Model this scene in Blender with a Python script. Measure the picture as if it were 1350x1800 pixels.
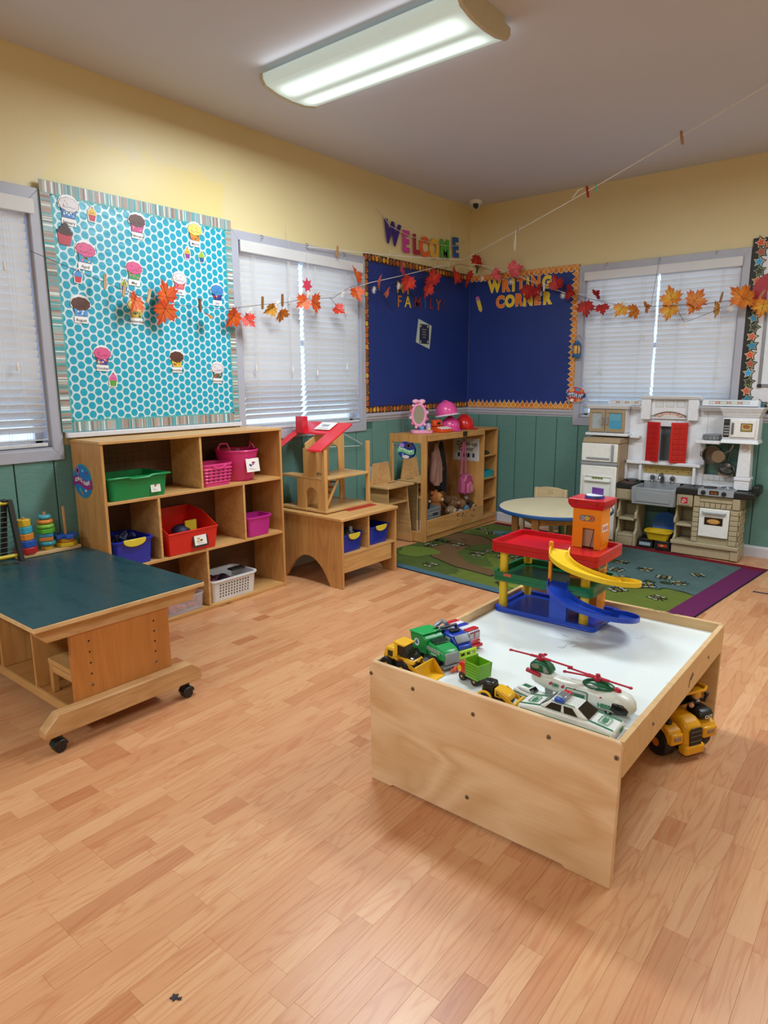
import bpy, bmesh, math, random
from mathutils import Matrix, Vector, Euler
for o in list(bpy.data.objects): bpy.data.objects.remove(o)
SC = bpy.context.scene
COL = SC.collection
PI = math.pi
random.seed(7)

# ---------------------------------------------------------------- camera
cam_d = bpy.data.cameras.new('camera')
cam_d.sensor_fit = 'HORIZONTAL'; cam_d.sensor_width = 36.0
cam_d.lens = 1179.54 / 1350 * 36.0
cam_d.clip_start = .05
cam = bpy.data.objects.new('camera', cam_d); COL.objects.link(cam)
yaw, pitch, roll = map(math.radians, (-38.97527, -11.20575, -0.32440))
fw = Vector((math.sin(yaw)*math.cos(pitch), math.cos(yaw)*math.cos(pitch), math.sin(pitch)))
rt = Vector((math.cos(yaw), -math.sin(yaw), 0)); up = rt.cross(fw)
c_, s_ = math.cos(roll), math.sin(roll)
rt, up = c_*rt + s_*up, -s_*rt + c_*up
cam.matrix_world = Matrix(((rt.x, up.x, -fw.x, 3.64916), (rt.y, up.y, -fw.y, -5.8494),
                           (rt.z, up.z, -fw.z, 1.39326), (0, 0, 0, 1)))
SC.camera = cam

# ---------------------------------------------------------------- world, exposure
W = bpy.data.worlds.new('sky'); SC.world = W; W.use_nodes = True
bg = W.node_tree.nodes['Background']
bg.inputs[0].default_value = (.5, .72, 1.0, 1); bg.inputs[1].default_value = 1.9
SC.view_settings.view_transform = 'Standard'; SC.view_settings.look = 'None'
SC.view_settings.gamma = 1.0; SC.view_settings.use_curve_mapping = False
SC.view_settings.exposure = 0.10
LAMP_POWER = 56.0          # watts of every ceiling fixture's tubes
LENS_GLOW = 1.25            # brightness of the lens over the tubes
FIXTURES = [(1.33, -3.02), (3.8, -2.1), (1.33, -7.4), (3.8, -7.4)]

# ---------------------------------------------------------------- materials
def lin(c):
    if isinstance(c, str):
        c = [int(c[i:i+2], 16)/255 for i in (0, 2, 4)]
    return tuple((x/12.92 if x <= .04045 else ((x+.055)/1.055)**2.4) for x in c) + (1,)
MATS = {}
class NT:
    def __init__(s, m): s.t = m.node_tree; s.n = s.t.nodes; s.b = s.n['Principled BSDF']
    def new(s, typ, **kw):
        k = s.n.new('ShaderNode'+typ)
        for a, v in kw.items(): setattr(k, a, v)
        return k
    def link(s, a, b): s.t.links.new(a, b)
    def math(s, op, a, b=None, c=None):
        k = s.new('Math', operation=op)
        for i, x in enumerate((a, b, c)):
            if x is None: continue
            if hasattr(x, 'links'): s.link(x, k.inputs[i])
            else: k.inputs[i].default_value = x
        return k.outputs[0]
    def vmath(s, op, a, b=None, c=None):
        k = s.new('VectorMath', operation=op)
        for i, x in enumerate((a, b, c)):
            if x is None: continue
            if hasattr(x, 'links'): s.link(x, k.inputs[i])
            else: k.inputs[i].default_value = x
        return k
    def mix(s, f, a, b, blend='MIX'):
        k = s.new('Mix', data_type='RGBA', blend_type=blend)
        for i, x in ((0, f), (6, a), (7, b)):
            if hasattr(x, 'links'): s.link(x, k.inputs[i])
            else: k.inputs[i].default_value = x
        return k.outputs[2]
    def ramp(s, f, stops, interp='LINEAR'):
        k = s.new('ValToRGB'); r = k.color_ramp; r.interpolation = interp
        while len(r.elements) < len(stops): r.elements.new(.5)
        for e, (p, c) in zip(r.elements, stops): e.position = p; e.color = lin(c)
        s.link(f, k.inputs[0]); return k.outputs[0]
    def noise(s, vec, scale, detail=3, rough=.5, dist=0):
        k = s.new('TexNoise'); k.inputs['Scale'].default_value = scale
        k.inputs['Detail'].default_value = detail; k.inputs['Roughness'].default_value = rough
        k.inputs['Distortion'].default_value = dist
        if vec is not None: s.link(vec, k.inputs['Vector'])
        return k.outputs['Fac']
    def obj(s): return s.new('TexCoord').outputs['Object']
    def pos(s): return s.new('NewGeometry').outputs['Position']
    def mapv(s, v, scale=(1, 1, 1), rot=(0, 0, 0), loc=(0, 0, 0)):
        k = s.new('Mapping'); k.inputs['Scale'].default_value = scale
        k.inputs['Rotation'].default_value = rot; k.inputs['Location'].default_value = loc
        s.link(v, k.inputs['Vector']); return k.outputs[0]
    def bump(s, h, strength=.2, dist=.002):
        k = s.new('Bump'); k.inputs['Strength'].default_value = strength; k.inputs['Distance'].default_value = dist
        s.link(h, k.inputs['Height']); s.link(k.outputs[0], s.b.inputs['Normal'])
def newmat(name, col='808080', rough=.5, metal=0., spec=.5):
    m = bpy.data.materials.new(name); m.use_nodes = True
    b = m.node_tree.nodes['Principled BSDF']
    b.inputs['Base Color'].default_value = lin(col); b.inputs['Roughness'].default_value = rough
    b.inputs['Metallic'].default_value = metal; b.inputs['Specular IOR Level'].default_value = spec
    MATS[name] = m; return m, NT(m)
def P(col, rough=.45, metal=0., wear=.06):
    """plain plastic / paint / paper: one colour with a faint procedural mottling"""
    key = f'paint_{col}_{rough}_{metal}'
    if key in MATS: return MATS[key]
    m, t = newmat(key, col, rough, metal)
    f = t.noise(t.obj(), 35, 3)
    c = lin(col)
    d = tuple(x*(1-wear*2) for x in c[:3]) + (1,); l = tuple(min(1, x*(1+wear)) for x in c[:3]) + (1,)
    t.link(t.mix(f, d, l), t.b.inputs['Base Color'])
    return m
def wood(name, light, dark, rough=.42, axis='x', ring=9., fine=1.0, contrast=.55, k=.12, amp=.55):
    if name in MATS: return MATS[name]
    m, t = newmat(name, light, rough)
    o = t.obj()
    sc = {'x': (k, 1, 1), 'y': (1, k, 1), 'z': (1, 1, k)}[axis]
    v = t.mapv(o, sc, (.13, .05, .09), (3.1, 1.7, .4))
    n1 = t.noise(v, ring, 2, .5, .6)
    rings = t.math('FRACT', t.math('MULTIPLY', n1, 6.0))
    rings = t.math('ABSOLUTE', t.math('SUBTRACT', rings, .5))
    v2 = t.mapv(o, tuple(x*(.3*.12/k if x < 1 else 1) for x in sc))
    n2 = t.noise(v2, 160*fine, 2, .6)
    f = t.math('ADD', t.math('MULTIPLY', rings, contrast), t.math('MULTIPLY', t.math('SUBTRACT', n2, .3), amp))
    n3 = t.noise(o, 4, 2)
    f = t.math('ADD', f, t.math('MULTIPLY', t.math('SUBTRACT', n3, .5), .5))
    t.link(t.ramp(f, [(.05, light), (.75, dark)]), t.b.inputs['Base Color'])
    t.bump(n2, .08, .001)
    return m

# ---------------------------------------------------------------- mesh builder
class MB:
    def __init__(s): s.v = []; s.f = []; s.m = []; s.mats = []; s.c = 0
    def mat(s, m):
        if m not in s.mats: s.mats.append(m)
        s.c = s.mats.index(m); return s
    def add(s, vs, fs, M=None):
        b = len(s.v)
        s.v += [tuple(M @ Vector(p)) for p in vs] if M is not None else [tuple(p) for p in vs]
        for f in fs: s.f.append(tuple(b+i for i in f)); s.m.append(s.c)
        return s
    def box(s, x0, x1, y0, y1, z0, z1, M=None):
        return s.add([(x0,y0,z0),(x1,y0,z0),(x1,y1,z0),(x0,y1,z0),(x0,y0,z1),(x1,y0,z1),(x1,y1,z1),(x0,y1,z1)],
                     [(0,3,2,1),(4,5,6,7),(0,1,5,4),(1,2,6,5),(2,3,7,6),(3,0,4,7)], M)
    def taper(s, x0, x1, y0, y1, z0, X0, X1, Y0, Y1, z1, M=None):
        return s.add([(x0,y0,z0),(x1,y0,z0),(x1,y1,z0),(x0,y1,z0),(X0,Y0,z1),(X1,Y0,z1),(X1,Y1,z1),(X0,Y1,z1)],
                     [(0,3,2,1),(4,5,6,7),(0,1,5,4),(1,2,6,5),(2,3,7,6),(3,0,4,7)], M)
    def prism(s, pts, plane, a, b, M=None):
        n = len(pts)
        ar = sum(pts[i][0]*pts[(i+1)%n][1]-pts[(i+1)%n][0]*pts[i][1] for i in range(n))
        if ar < 0: pts = pts[::-1]
        if a > b: a, b = b, a
        if plane == 'xy': q = lambda u, v, w: (u, v, w)
        elif plane == 'yz': q = lambda u, v, w: (w, u, v)
        else: q = lambda u, v, w: (u, w, v)
        vs = [q(u, v, a) for u, v in pts] + [q(u, v, b) for u, v in pts]
        fs = [tuple(range(n-1, -1, -1)), tuple(range(n, 2*n))] + [(i, (i+1)%n, n+(i+1)%n, n+i) for i in range(n)]
        if plane == 'xz': fs = [f[::-1] for f in fs]
        return s.add(vs, fs, M)
    def cyl(s, p0, p1, r0, r1=None, n=16, M=None):
        r1 = r0 if r1 is None else r1
        p0, p1 = Vector(p0), Vector(p1); d = (p1-p0).normalized()
        a = d.orthogonal().normalized(); b = d.cross(a)
        vs = [tuple(p0+r0*(math.cos(2*PI*i/n)*a+math.sin(2*PI*i/n)*b)) for i in range(n)] + \
             [tuple(p1+r1*(math.cos(2*PI*i/n)*a+math.sin(2*PI*i/n)*b)) for i in range(n)]
        fs = [tuple(range(n-1, -1, -1)), tuple(range(n, 2*n))] + [(i, (i+1)%n, n+(i+1)%n, n+i) for i in range(n)]
        return s.add(vs, fs, M)
    def lathe(s, prof, n=24, M=None):
        vs = []; fs = []; k = len(prof)
        for r, z in prof:
            for i in range(n): vs.append((r*math.cos(2*PI*i/n), r*math.sin(2*PI*i/n), z))
        for j in range(k-1):
            for i in range(n):
                fs.append((j*n+i, j*n+(i+1)%n, (j+1)*n+(i+1)%n, (j+1)*n+i))
        if prof[0][0] > 1e-6: fs.append(tuple(range(n-1, -1, -1)))
        if prof[-1][0] > 1e-6: fs.append(tuple((k-1)*n+i for i in range(n)))
        return s.add(vs, fs, M)
    def ball(s, c, r, nu=14, nv=9, M=None):
        if not hasattr(r, '__len__'): r = (r, r, r)
        vs = [(c[0], c[1], c[2]-r[2])]; fs = []
        for j in range(1, nv):
            ph = -PI/2+PI*j/nv
            for i in range(nu):
                th = 2*PI*i/nu
                vs.append((c[0]+r[0]*math.cos(ph)*math.cos(th), c[1]+r[1]*math.cos(ph)*math.sin(th), c[2]+r[2]*math.sin(ph)))
        vs.append((c[0], c[1], c[2]+r[2])); L = len(vs)-1
        for i in range(nu):
            fs.append((0, 1+(i+1)%nu, 1+i)); fs.append((L, L-nu+i, L-nu+(i+1)%nu))
            for j in range(nv-2):
                a = 1+j*nu; fs.append((a+i, a+(i+1)%nu, a+nu+(i+1)%nu, a+nu+i))
        return s.add(vs, fs, M)
    def tube(s, pts, r, n=8, closed=False, M=None):
        pts = [Vector(p) for p in pts]; k = len(pts); vs = []; fs = []
        rr = r if hasattr(r, '__len__') else [r]*k
        tg = [(pts[(i+1)%k if closed else min(i+1, k-1)]-pts[(i-1)%k if closed else max(i-1, 0)]).normalized() for i in range(k)]
        a = tg[0].orthogonal().normalized()
        for i in range(k):
            a = (a-tg[i]*a.dot(tg[i])).normalized(); b = tg[i].cross(a)
            for j in range(n):
                vs.append(tuple(pts[i]+rr[i]*(math.cos(2*PI*j/n)*a+math.sin(2*PI*j/n)*b)))
        for i in range(k if closed else k-1):
            i2 = (i+1) % k
            for j in range(n): fs.append((i*n+j, i*n+(j+1)%n, i2*n+(j+1)%n, i2*n+j))
        if not closed: fs += [tuple(range(n-1, -1, -1)), tuple((k-1)*n+j for j in range(n))]
        return s.add(vs, fs, M)
    def sheet(s, grid, th, M=None):
        """thin curved plate from a grid of points [i][j], thickened along +/- its local normal"""
        ni, nj = len(grid), len(grid[0]); G = [[Vector(p) for p in row] for row in grid]
        nor = []
        for i in range(ni):
            row = []
            for j in range(nj):
                du = G[min(i+1, ni-1)][j]-G[max(i-1, 0)][j]; dv = G[i][min(j+1, nj-1)]-G[i][max(j-1, 0)]
                row.append(du.cross(dv).normalized())
            nor.append(row)
        vs = [tuple(G[i][j]+nor[i][j]*th/2) for i in range(ni) for j in range(nj)] + \
             [tuple(G[i][j]-nor[i][j]*th/2) for i in range(ni) for j in range(nj)]
        o = ni*nj; fs = []
        for i in range(ni-1):
            for j in range(nj-1):
                a, b, c, d = i*nj+j, (i+1)*nj+j, (i+1)*nj+j+1, i*nj+j+1
                fs += [(a, b, c, d), (o+d, o+c, o+b, o+a)]
        ed = [(i, 0) for i in range(ni)] + [(ni-1, j) for j in range(1, nj)] + [(i, nj-1) for i in range(ni-2, -1, -1)] + [(0, j) for j in range(nj-2, 0, -1)]
        for k in range(len(ed)):
            a = ed[k][0]*nj+ed[k][1]; q = ed[(k+1) % len(ed)]; b = q[0]*nj+q[1]
            fs.append((b, a, o+a, o+b))
        return s.add(vs, fs, M)
    def text(s, body, size, depth=.001, off=0., M=None, ax='CENTER', space=1.):
        vs, fs = glyphs(body, size, depth, off, ax, space); return s.add(vs, fs, M)
    def mesh(s, name, smooth=True):
        me = bpy.data.meshes.new(name); me.from_pydata(s.v, [], s.f)
        for m in s.mats: me.materials.append(m)
        if len(s.mats) > 1: me.polygons.foreach_set('material_index', s.m)
        if smooth:
            me.polygons.foreach_set('use_smooth', [True]*len(me.polygons)); me.set_sharp_from_angle(angle=math.radians(38))
        me.update(); return me
GL = {}
def glyphs(body, size, depth, off, ax, space):
    key = (body, round(size, 5), depth, off, ax, space)
    if key in GL: return GL[key]
    cu = bpy.data.curves.new('t', 'FONT'); cu.body = body; cu.size = size; cu.extrude = depth/2; cu.offset = off
    cu.align_x = ax; cu.align_y = 'CENTER'; cu.space_character = space; cu.resolution_u = 3
    ob = bpy.data.objects.new('t', cu)
    me = bpy.data.meshes.new_from_object(ob)
    r = ([tuple(v.co) for v in me.vertices], [tuple(p.vertices) for p in me.polygons])
    bpy.data.objects.remove(ob); bpy.data.curves.remove(cu); bpy.data.meshes.remove(me)
    GL[key] = r; return r

# ---------------------------------------------------------------- scene-graph helpers
def thing(name, label, cat, loc=(0, 0, 0), rz=0., group=None, M=None):
    o = bpy.data.objects.new(name, None); COL.objects.link(o); o.empty_display_size = .05
    if M is not None: o.matrix_world = M
    else: o.location = loc; o.rotation_euler = (0, 0, rz)
    o['label'] = label; o['category'] = cat
    if group: o['group'] = group
    return o
def part(name, mb, mat=None, parent=None, bevel=0., label=None, smooth=True, seg=2):
    if mat is not None and not mb.mats: mb.mats.append(mat)
    ob = bpy.data.objects.new(name, mb.mesh(name, smooth)); COL.objects.link(ob)
    if parent: ob.parent = parent
    if label: ob['label'] = label
    if bevel:
        b = ob.modifiers.new('bevel', 'BEVEL'); b.width = bevel; b.segments = seg
        b.limit_method = 'ANGLE'; b.angle_limit = math.radians(40); b.use_clamp_overlap = True
    return ob
def single(name, mb, mat, label, cat, group=None, loc=None, rz=0., M=None, bevel=0., smooth=True):
    o = part(name, mb, mat, None, bevel, label, smooth); o['category'] = cat
    if group: o['group'] = group
    if M is not None: o.matrix_world = M
    elif loc is not None: o.location = loc; o.rotation_euler = (0, 0, rz)
    return o
def struct(name, mb, mat, parent=None, bevel=0., label=None, smooth=False):
    o = part(name, mb, mat, parent, bevel, label, smooth)
    if parent is None: o['kind'] = 'structure'
    return o
def dup(root, loc=None, rz=None, label=None, M=None):
    r = root.copy(); COL.objects.link(r)
    if label: r['label'] = label
    if M is not None: r.matrix_world = M
    if loc is not None: r.location = loc
    if rz is not None: r.rotation_euler = (0, 0, rz)
    for ch in list(root.children):
        c = ch.copy(); COL.objects.link(c); c.parent = r
        for g in ch.children:
            d = g.copy(); COL.objects.link(d); d.parent = c
    return r
def FL(y, z, x=.02, rot=0.):      # frame on the left wall: u -> +y, v -> +z, w -> +x
    return Matrix(((0,0,1,x),(1,0,0,y),(0,1,0,z),(0,0,0,1))) @ Matrix.Rotation(rot, 4, 'Z')
def FB(x, z, y=-.02, rot=0.):     # frame on the back wall: u -> +x, v -> +z, w -> -y
    return Matrix(((1,0,0,x),(0,0,-1,y),(0,1,0,z),(0,0,0,1))) @ Matrix.Rotation(rot, 4, 'Z')
def T(x, y, z): return Matrix.Translation((x, y, z))
def RX(a): return Matrix.Rotation(a, 4, 'X')
def RY(a): return Matrix.Rotation(a, 4, 'Y')
def RZ(a): return Matrix.Rotation(a, 4, 'Z')
def rrect(x0, x1, y0, y1, r, n=4):
    o = []
    for cx, cy, a in ((x1-r, y0+r, -90), (x1-r, y1-r, 0), (x0+r, y1-r, 90), (x0+r, y0+r, 180)):
        for i in range(n+1):
            t = math.radians(a+90*i/n); o.append((cx+r*math.cos(t), cy+r*math.sin(t)))
    return o
def ell(cx, cy, rx, ry=None, n=20, a0=0.):
    ry = rx if ry is None else ry
    return [(cx+rx*math.cos(2*PI*i/n+a0), cy+ry*math.sin(2*PI*i/n+a0)) for i in range(n)]
def scal(cx, cy, rx, ry, k, amp, n=48, a0=0.):
    return [(cx+rx*(1+amp*abs(math.sin(k*PI*i/n+a0)))*math.cos(2*PI*i/n), cy+ry*(1+amp*abs(math.sin(k*PI*i/n+a0)))*math.sin(2*PI*i/n)) for i in range(n)]
def starp(cx, cy, R, r, k=5, a0=PI/2):
    return [(cx+(R if i % 2 == 0 else r)*math.cos(a0+PI*i/k), cy+(R if i % 2 == 0 else r)*math.sin(a0+PI*i/k)) for i in range(2*k)]
# ================================================================ STRUCTURE
H = 2.99
RX1, RY1 = 5.6, -10.0        # far walls of the room, behind and right of the camera
# --- materials of the shell
cream, t = newmat('cream_wall_paint', 'd8c9a0', .42)
pz = t.pos(); n1 = t.noise(pz, 1.3, 2); n2 = t.noise(pz, 60, 2)
base = t.mix(n1, lin('d6c391'), lin('decfa2'))
sx = t.new('SeparateXYZ'); t.link(pz, sx.inputs[0])
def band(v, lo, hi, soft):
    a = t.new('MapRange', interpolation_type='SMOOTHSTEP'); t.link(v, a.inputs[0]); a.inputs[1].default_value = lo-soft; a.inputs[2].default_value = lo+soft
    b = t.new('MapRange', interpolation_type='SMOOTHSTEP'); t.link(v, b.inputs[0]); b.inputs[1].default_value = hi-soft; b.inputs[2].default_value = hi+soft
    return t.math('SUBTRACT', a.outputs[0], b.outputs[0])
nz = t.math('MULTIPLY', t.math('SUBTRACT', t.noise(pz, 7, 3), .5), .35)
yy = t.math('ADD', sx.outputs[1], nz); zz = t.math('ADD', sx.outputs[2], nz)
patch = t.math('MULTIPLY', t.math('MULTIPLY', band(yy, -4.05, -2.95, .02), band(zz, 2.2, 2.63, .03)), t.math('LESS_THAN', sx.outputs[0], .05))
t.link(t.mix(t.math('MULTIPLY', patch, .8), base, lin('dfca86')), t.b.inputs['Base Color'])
t.bump(n2, .06, .002)
ceilm, t = newmat('ceiling_paint', 'd6d0d0', .75); pz = t.pos()
t.link(t.mix(t.noise(pz, 1.1, 2), lin('c4c6d1'), lin('cfd1dc')), t.b.inputs['Base Color']); t.bump(t.noise(pz, 140, 2), .15, .002)
greenm, t = newmat('green_siding_paint', '5f8f86', .5); pz = t.pos()
v = t.mapv(pz, (1, 1, 7)); g = t.noise(v, 22, 4, .6)
t.link(t.mix(g, lin('547d76'), lin('689189')), t.b.inputs['Base Color']); t.bump(g, .35, .003)
greenrail, t = newmat('green_groove_paint', '41675c', .6)
trimm, t = newmat('grey_trim_paint', 'a9a9b6', .38); pz = t.pos()
t.link(t.mix(t.noise(pz, 9, 3), lin('a2a3b1'), lin('b0b0bc')), t.b.inputs['Base Color'])
whitetrim = P('c9c8d2', .4)
blindm, t = newmat('blind_slat_vinyl', 'eeecec', .35); o = t.obj()
t.link(t.mix(t.noise(o, 6, 2), lin('e6e4e4'), lin('f2f0f0')), t.b.inputs['Base Color'])
tl_ = t.new('BsdfTranslucent'); tl_.inputs[0].default_value = lin('f2f2f2'); mx = t.new('MixShader'); mx.inputs[0].default_value = .38
t.link(t.b.outputs[0], mx.inputs[1]); t.link(tl_.outputs[0], mx.inputs[2]); t.link(mx.outputs[0], t.n['Material Output'].inputs[0])
glassm, t = newmat('window_glass', 'ffffff', .02)
mx = t.new('MixShader'); tr = t.new('BsdfTransparent'); gs = t.new('BsdfGlossy'); gs.inputs['Roughness'].default_value = .02
mx.inputs[0].default_value = .06; t.link(tr.outputs[0], mx.inputs[1]); t.link(gs.outputs[0], mx.inputs[2])
t.link(mx.outputs[0], t.n['Material Output'].inputs[0])
floorm, t = newmat('laminate_strip', 'd9a06f', .33)
at = t.new('Attribute', attribute_name='tone'); tone = at.outputs['Fac']
pz = t.pos(); off = t.new('CombineXYZ'); t.link(t.math('MULTIPLY', tone, 37.), off.inputs[0]); t.link(t.math('MULTIPLY', tone, 91.), off.inputs[1])
v = t.mapv(t.vmath('ADD', pz, off.outputs[0]).outputs[0], (1, .10, 1))
n1 = t.noise(v, 11, 2, .5, .8); rg = t.math('ABSOLUTE', t.math('SUBTRACT', t.math('FRACT', t.math('MULTIPLY', n1, 10)), .5))
v2 = t.mapv(pz, (1, .05, 1)); n2 = t.noise(v2, 220, 2, .6)
c1 = t.ramp(tone, [(0, 'b97b52'), (.25, 'c68c61'), (.55, 'd09a6e'), (.85, 'd6a478'), (1, 'dcad84')])
ln = t.new('MapRange', interpolation_type='SMOOTHSTEP'); t.link(rg, ln.inputs[0]); ln.inputs[1].default_value = .3; ln.inputs[2].default_value = .5
f = t.math('ADD', t.math('MULTIPLY', ln.outputs[0], .30), t.math('ADD', t.math('MULTIPLY', n2, .6), t.math('MULTIPLY', rg, .25)))
c2 = t.mix(t.math('MULTIPLY', t.math('SUBTRACT', f, .2), .75), c1, t.mix(1., c1, lin('d89a78'), 'MULTIPLY'))
t.link(c2, t.b.inputs['Base Color']); t.bump(n2, .05, .001)
t.link(t.math('ADD', t.math('MULTIPLY', n1, .12), .27), t.b.inputs['Roughness'])

# --- floor: laminate strips running away from the camera (along y)
fl = MB(); fl.box(0, RX1, RY1, 0, -.12, -.006)
floor = struct('floor', fl, P('7a5236', .6))
SW = .0653
strips = []
rnd = random.Random(11)
ncol = int(RX1/SW)+1
for i in range(ncol):
    x0 = i*SW; x1 = min(RX1, x0+SW); brd = i//3
    y = RY1 - rnd.uniform(0, .3)
    joff = random.Random(brd*17+3).uniform(0, 1.2)
    while y < 0:
        L = rnd.choice((.14, .2, .3, .38, .45, .52, .58))
        ye = y+L
        k = math.floor((y+20-joff)/1.2)          # board ends cut all three strips of a board
        je = (k+1)*1.2+joff-20
        if je-y > .05 and je < ye+.06: ye = je
        a, b = max(y, RY1), min(ye, 0)
        if b-a > .01: strips.append((x0, x1, a, b, min(1, max(0, rnd.gauss(.56, .17) - (.38 if L < .16 else 0)))))
        y = ye
def vis(s):
    c = Vector(((s[0]+s[1])/2, (s[2]+s[3])/2, 0)); d = c-cam.location
    zc = d.dot(fw); xc = d.dot(rt); yc = d.dot(up)
    if zc < .2: return 1e9
    u, w = 1179.5*xc/zc, 1179.5*yc/zc
    if abs(u) > 720 or abs(w) > 960: return 1e8+d.length
    hid = (2.2 < c.x < 3.1 and -4.2 < c.y < -3.1) or (.55 < c.x < 2.9 and c.y > -1.9) or (c.x < .35 and c.y > -4.1) or (c.x < 1.15 and -4.8 < c.y < -4.1)
    return d.length + (1e6 if hid else 0)
strips.sort(key=vis)
def strip_mesh(name, ss):
    m = MB(); tn = []
    for (x0, x1, a, b, tt) in ss:
        g = .0001; e = .0003
        m.taper(x0+g, x1-g, a+g, b-g, -.006, x0+g, x1-g, a+g, b-g, -.0006)
        k = len(m.v)-4
        vs = [(x0+g+e, a+g+e, 0), (x1-g-e, a+g+e, 0), (x1-g-e, b-g-e, 0), (x0+g+e, b-g-e, 0)]
        bidx = len(m.v); m.v += vs; m.f.pop(-5); m.m.pop(-5)
        for q in range(4): m.f.append((k+q, k+(q+1) % 4, bidx+(q+1) % 4, bidx+q)); m.m.append(0)
        m.f.append((bidx, bidx+1, bidx+2, bidx+3)); m.m.append(0)
        tn += [tt]*10
    m.mats.append(floorm)
    me = m.mesh(name, False); a = me.attributes.new('tone', 'FLOAT', 'FACE'); a.data.foreach_set('value', tn[:len(me.polygons)])
    return me
for s in strips[:300]:
    o = bpy.data.objects.new('floor_strip', strip_mesh('floor_strip', [s])); COL.objects.link(o); o.parent = floor
o = bpy.data.objects.new('floor_strip_field', strip_mesh('floor_strip_field', strips[300:])); COL.objects.link(o); o.parent = floor; o['kind'] = 'stuff'

struct('ceiling', MB().box(-.12, RX1+.12, RY1-.12, .12, H, H+.12), ceilm)

# --- walls with their window openings
WZ0, WZ1 = 1.035, 2.285
def wall_boxes(m, spans, u0, u1, q):
    """spans: window openings (a, b) along the wall"""
    e = u0
    for a, b in spans:
        q(m, e, a, 0, H); q(m, a, b, 0, WZ0); q(m, a, b, WZ1, H); e = b
    q(m, e, u1, 0, H)
ql = lambda m, a, b, z0, z1: m.box(-.12, 0, a, b, z0, z1)
qb = lambda m, a, b, z0, z1: m.box(a, b, 0, .12, z0, z1)
W1 = (-5.41, -4.172); W2 = (-2.855, -1.648); W3 = (1.188, 2.416)
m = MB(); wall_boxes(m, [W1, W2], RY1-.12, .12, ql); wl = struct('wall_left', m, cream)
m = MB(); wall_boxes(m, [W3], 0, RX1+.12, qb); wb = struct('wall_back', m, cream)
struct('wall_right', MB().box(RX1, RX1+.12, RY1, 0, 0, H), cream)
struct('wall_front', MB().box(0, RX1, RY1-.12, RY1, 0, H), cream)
# green grooved siding below the rail: boards 203 mm wide, one object each, set on a dark backing
m = MB(); m.box(0, .004, RY1, 0, 0, 1.05); part('siding_backing', m, greenrail, wl)
m = MB(); m.box(.004, RX1, -.004, 0, 0, 1.05); part('siding_backing', m, greenrail, wb)
y = -.063
for i in range(34):
    y1 = y if i else -.012; y0 = -.063-.2055*(i+1) if i else -.063
    y0 = -.063-.2055*i; y1 = -.012 if i == 0 else -.063-.2055*(i-1)
    hi = .985 if (W1[0]-.07 < (y0+y1)/2 < W1[1]+.07 or W2[0]-.07 < (y0+y1)/2 < W2[1]+.07) else 1.05
    part('siding_board', MB().box(.004, .013, y0+.004, y1-.004, 0, hi), greenm, wl, .002)
for i in range(27):
    x0 = .144+.2085*(i-1) if i else .014; x1 = .144+.2085*i
    hi = .985 if W3[0]-.07 < (x0+x1)/2 < W3[1]+.07 else 1.05
    part('siding_board', MB().box(x0+.004, x1-.004, -.013, -.004, 0, hi), greenm, wb, .002)
# chair rails, baseboards, the batten near the corner
def rail_prof(d): return [(0, 1.045), (.012, 1.045), (.016, 1.06), (.024, 1.066), (.026, 1.085), (.034, 1.09), (.036, 1.108), (.03, 1.113), (0, 1.113)]
railm = P('b9b9c6', .38)
struct('trim_1', MB().prism([(a, b) for a, b in rail_prof(0)], 'xz', -1.592, -.02), railm)
m = MB(); m.prism([(-a, b) for a, b in rail_prof(0)], 'yz', 0, 1.134); struct('trim_2', m, railm)
m = MB(); m.prism([(-a, b) for a, b in rail_prof(0)], 'yz', 2.468, RX1); struct('trim_3', m, railm)
struct('trim_4', MB().box(0, .012, -.376, -.352, 2.36, H), cream)
struct('trim_5', MB().box(0, .02, -.36, -.02, H-.022, H), cream)
bm_ = P('c4c4cc', .4)
struct('baseboard_back', MB().prism([(0, 0), (-.028, 0), (-.028, .07), (-.022, .085), (0, .09)], 'yz', .02, RX1), bm_)
struct('baseboard_left', MB().prism([(0, 0), (.028, 0), (.028, .07), (.022, .085), (0, .09)], 'xz', RY1, -.02), bm_)

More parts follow.
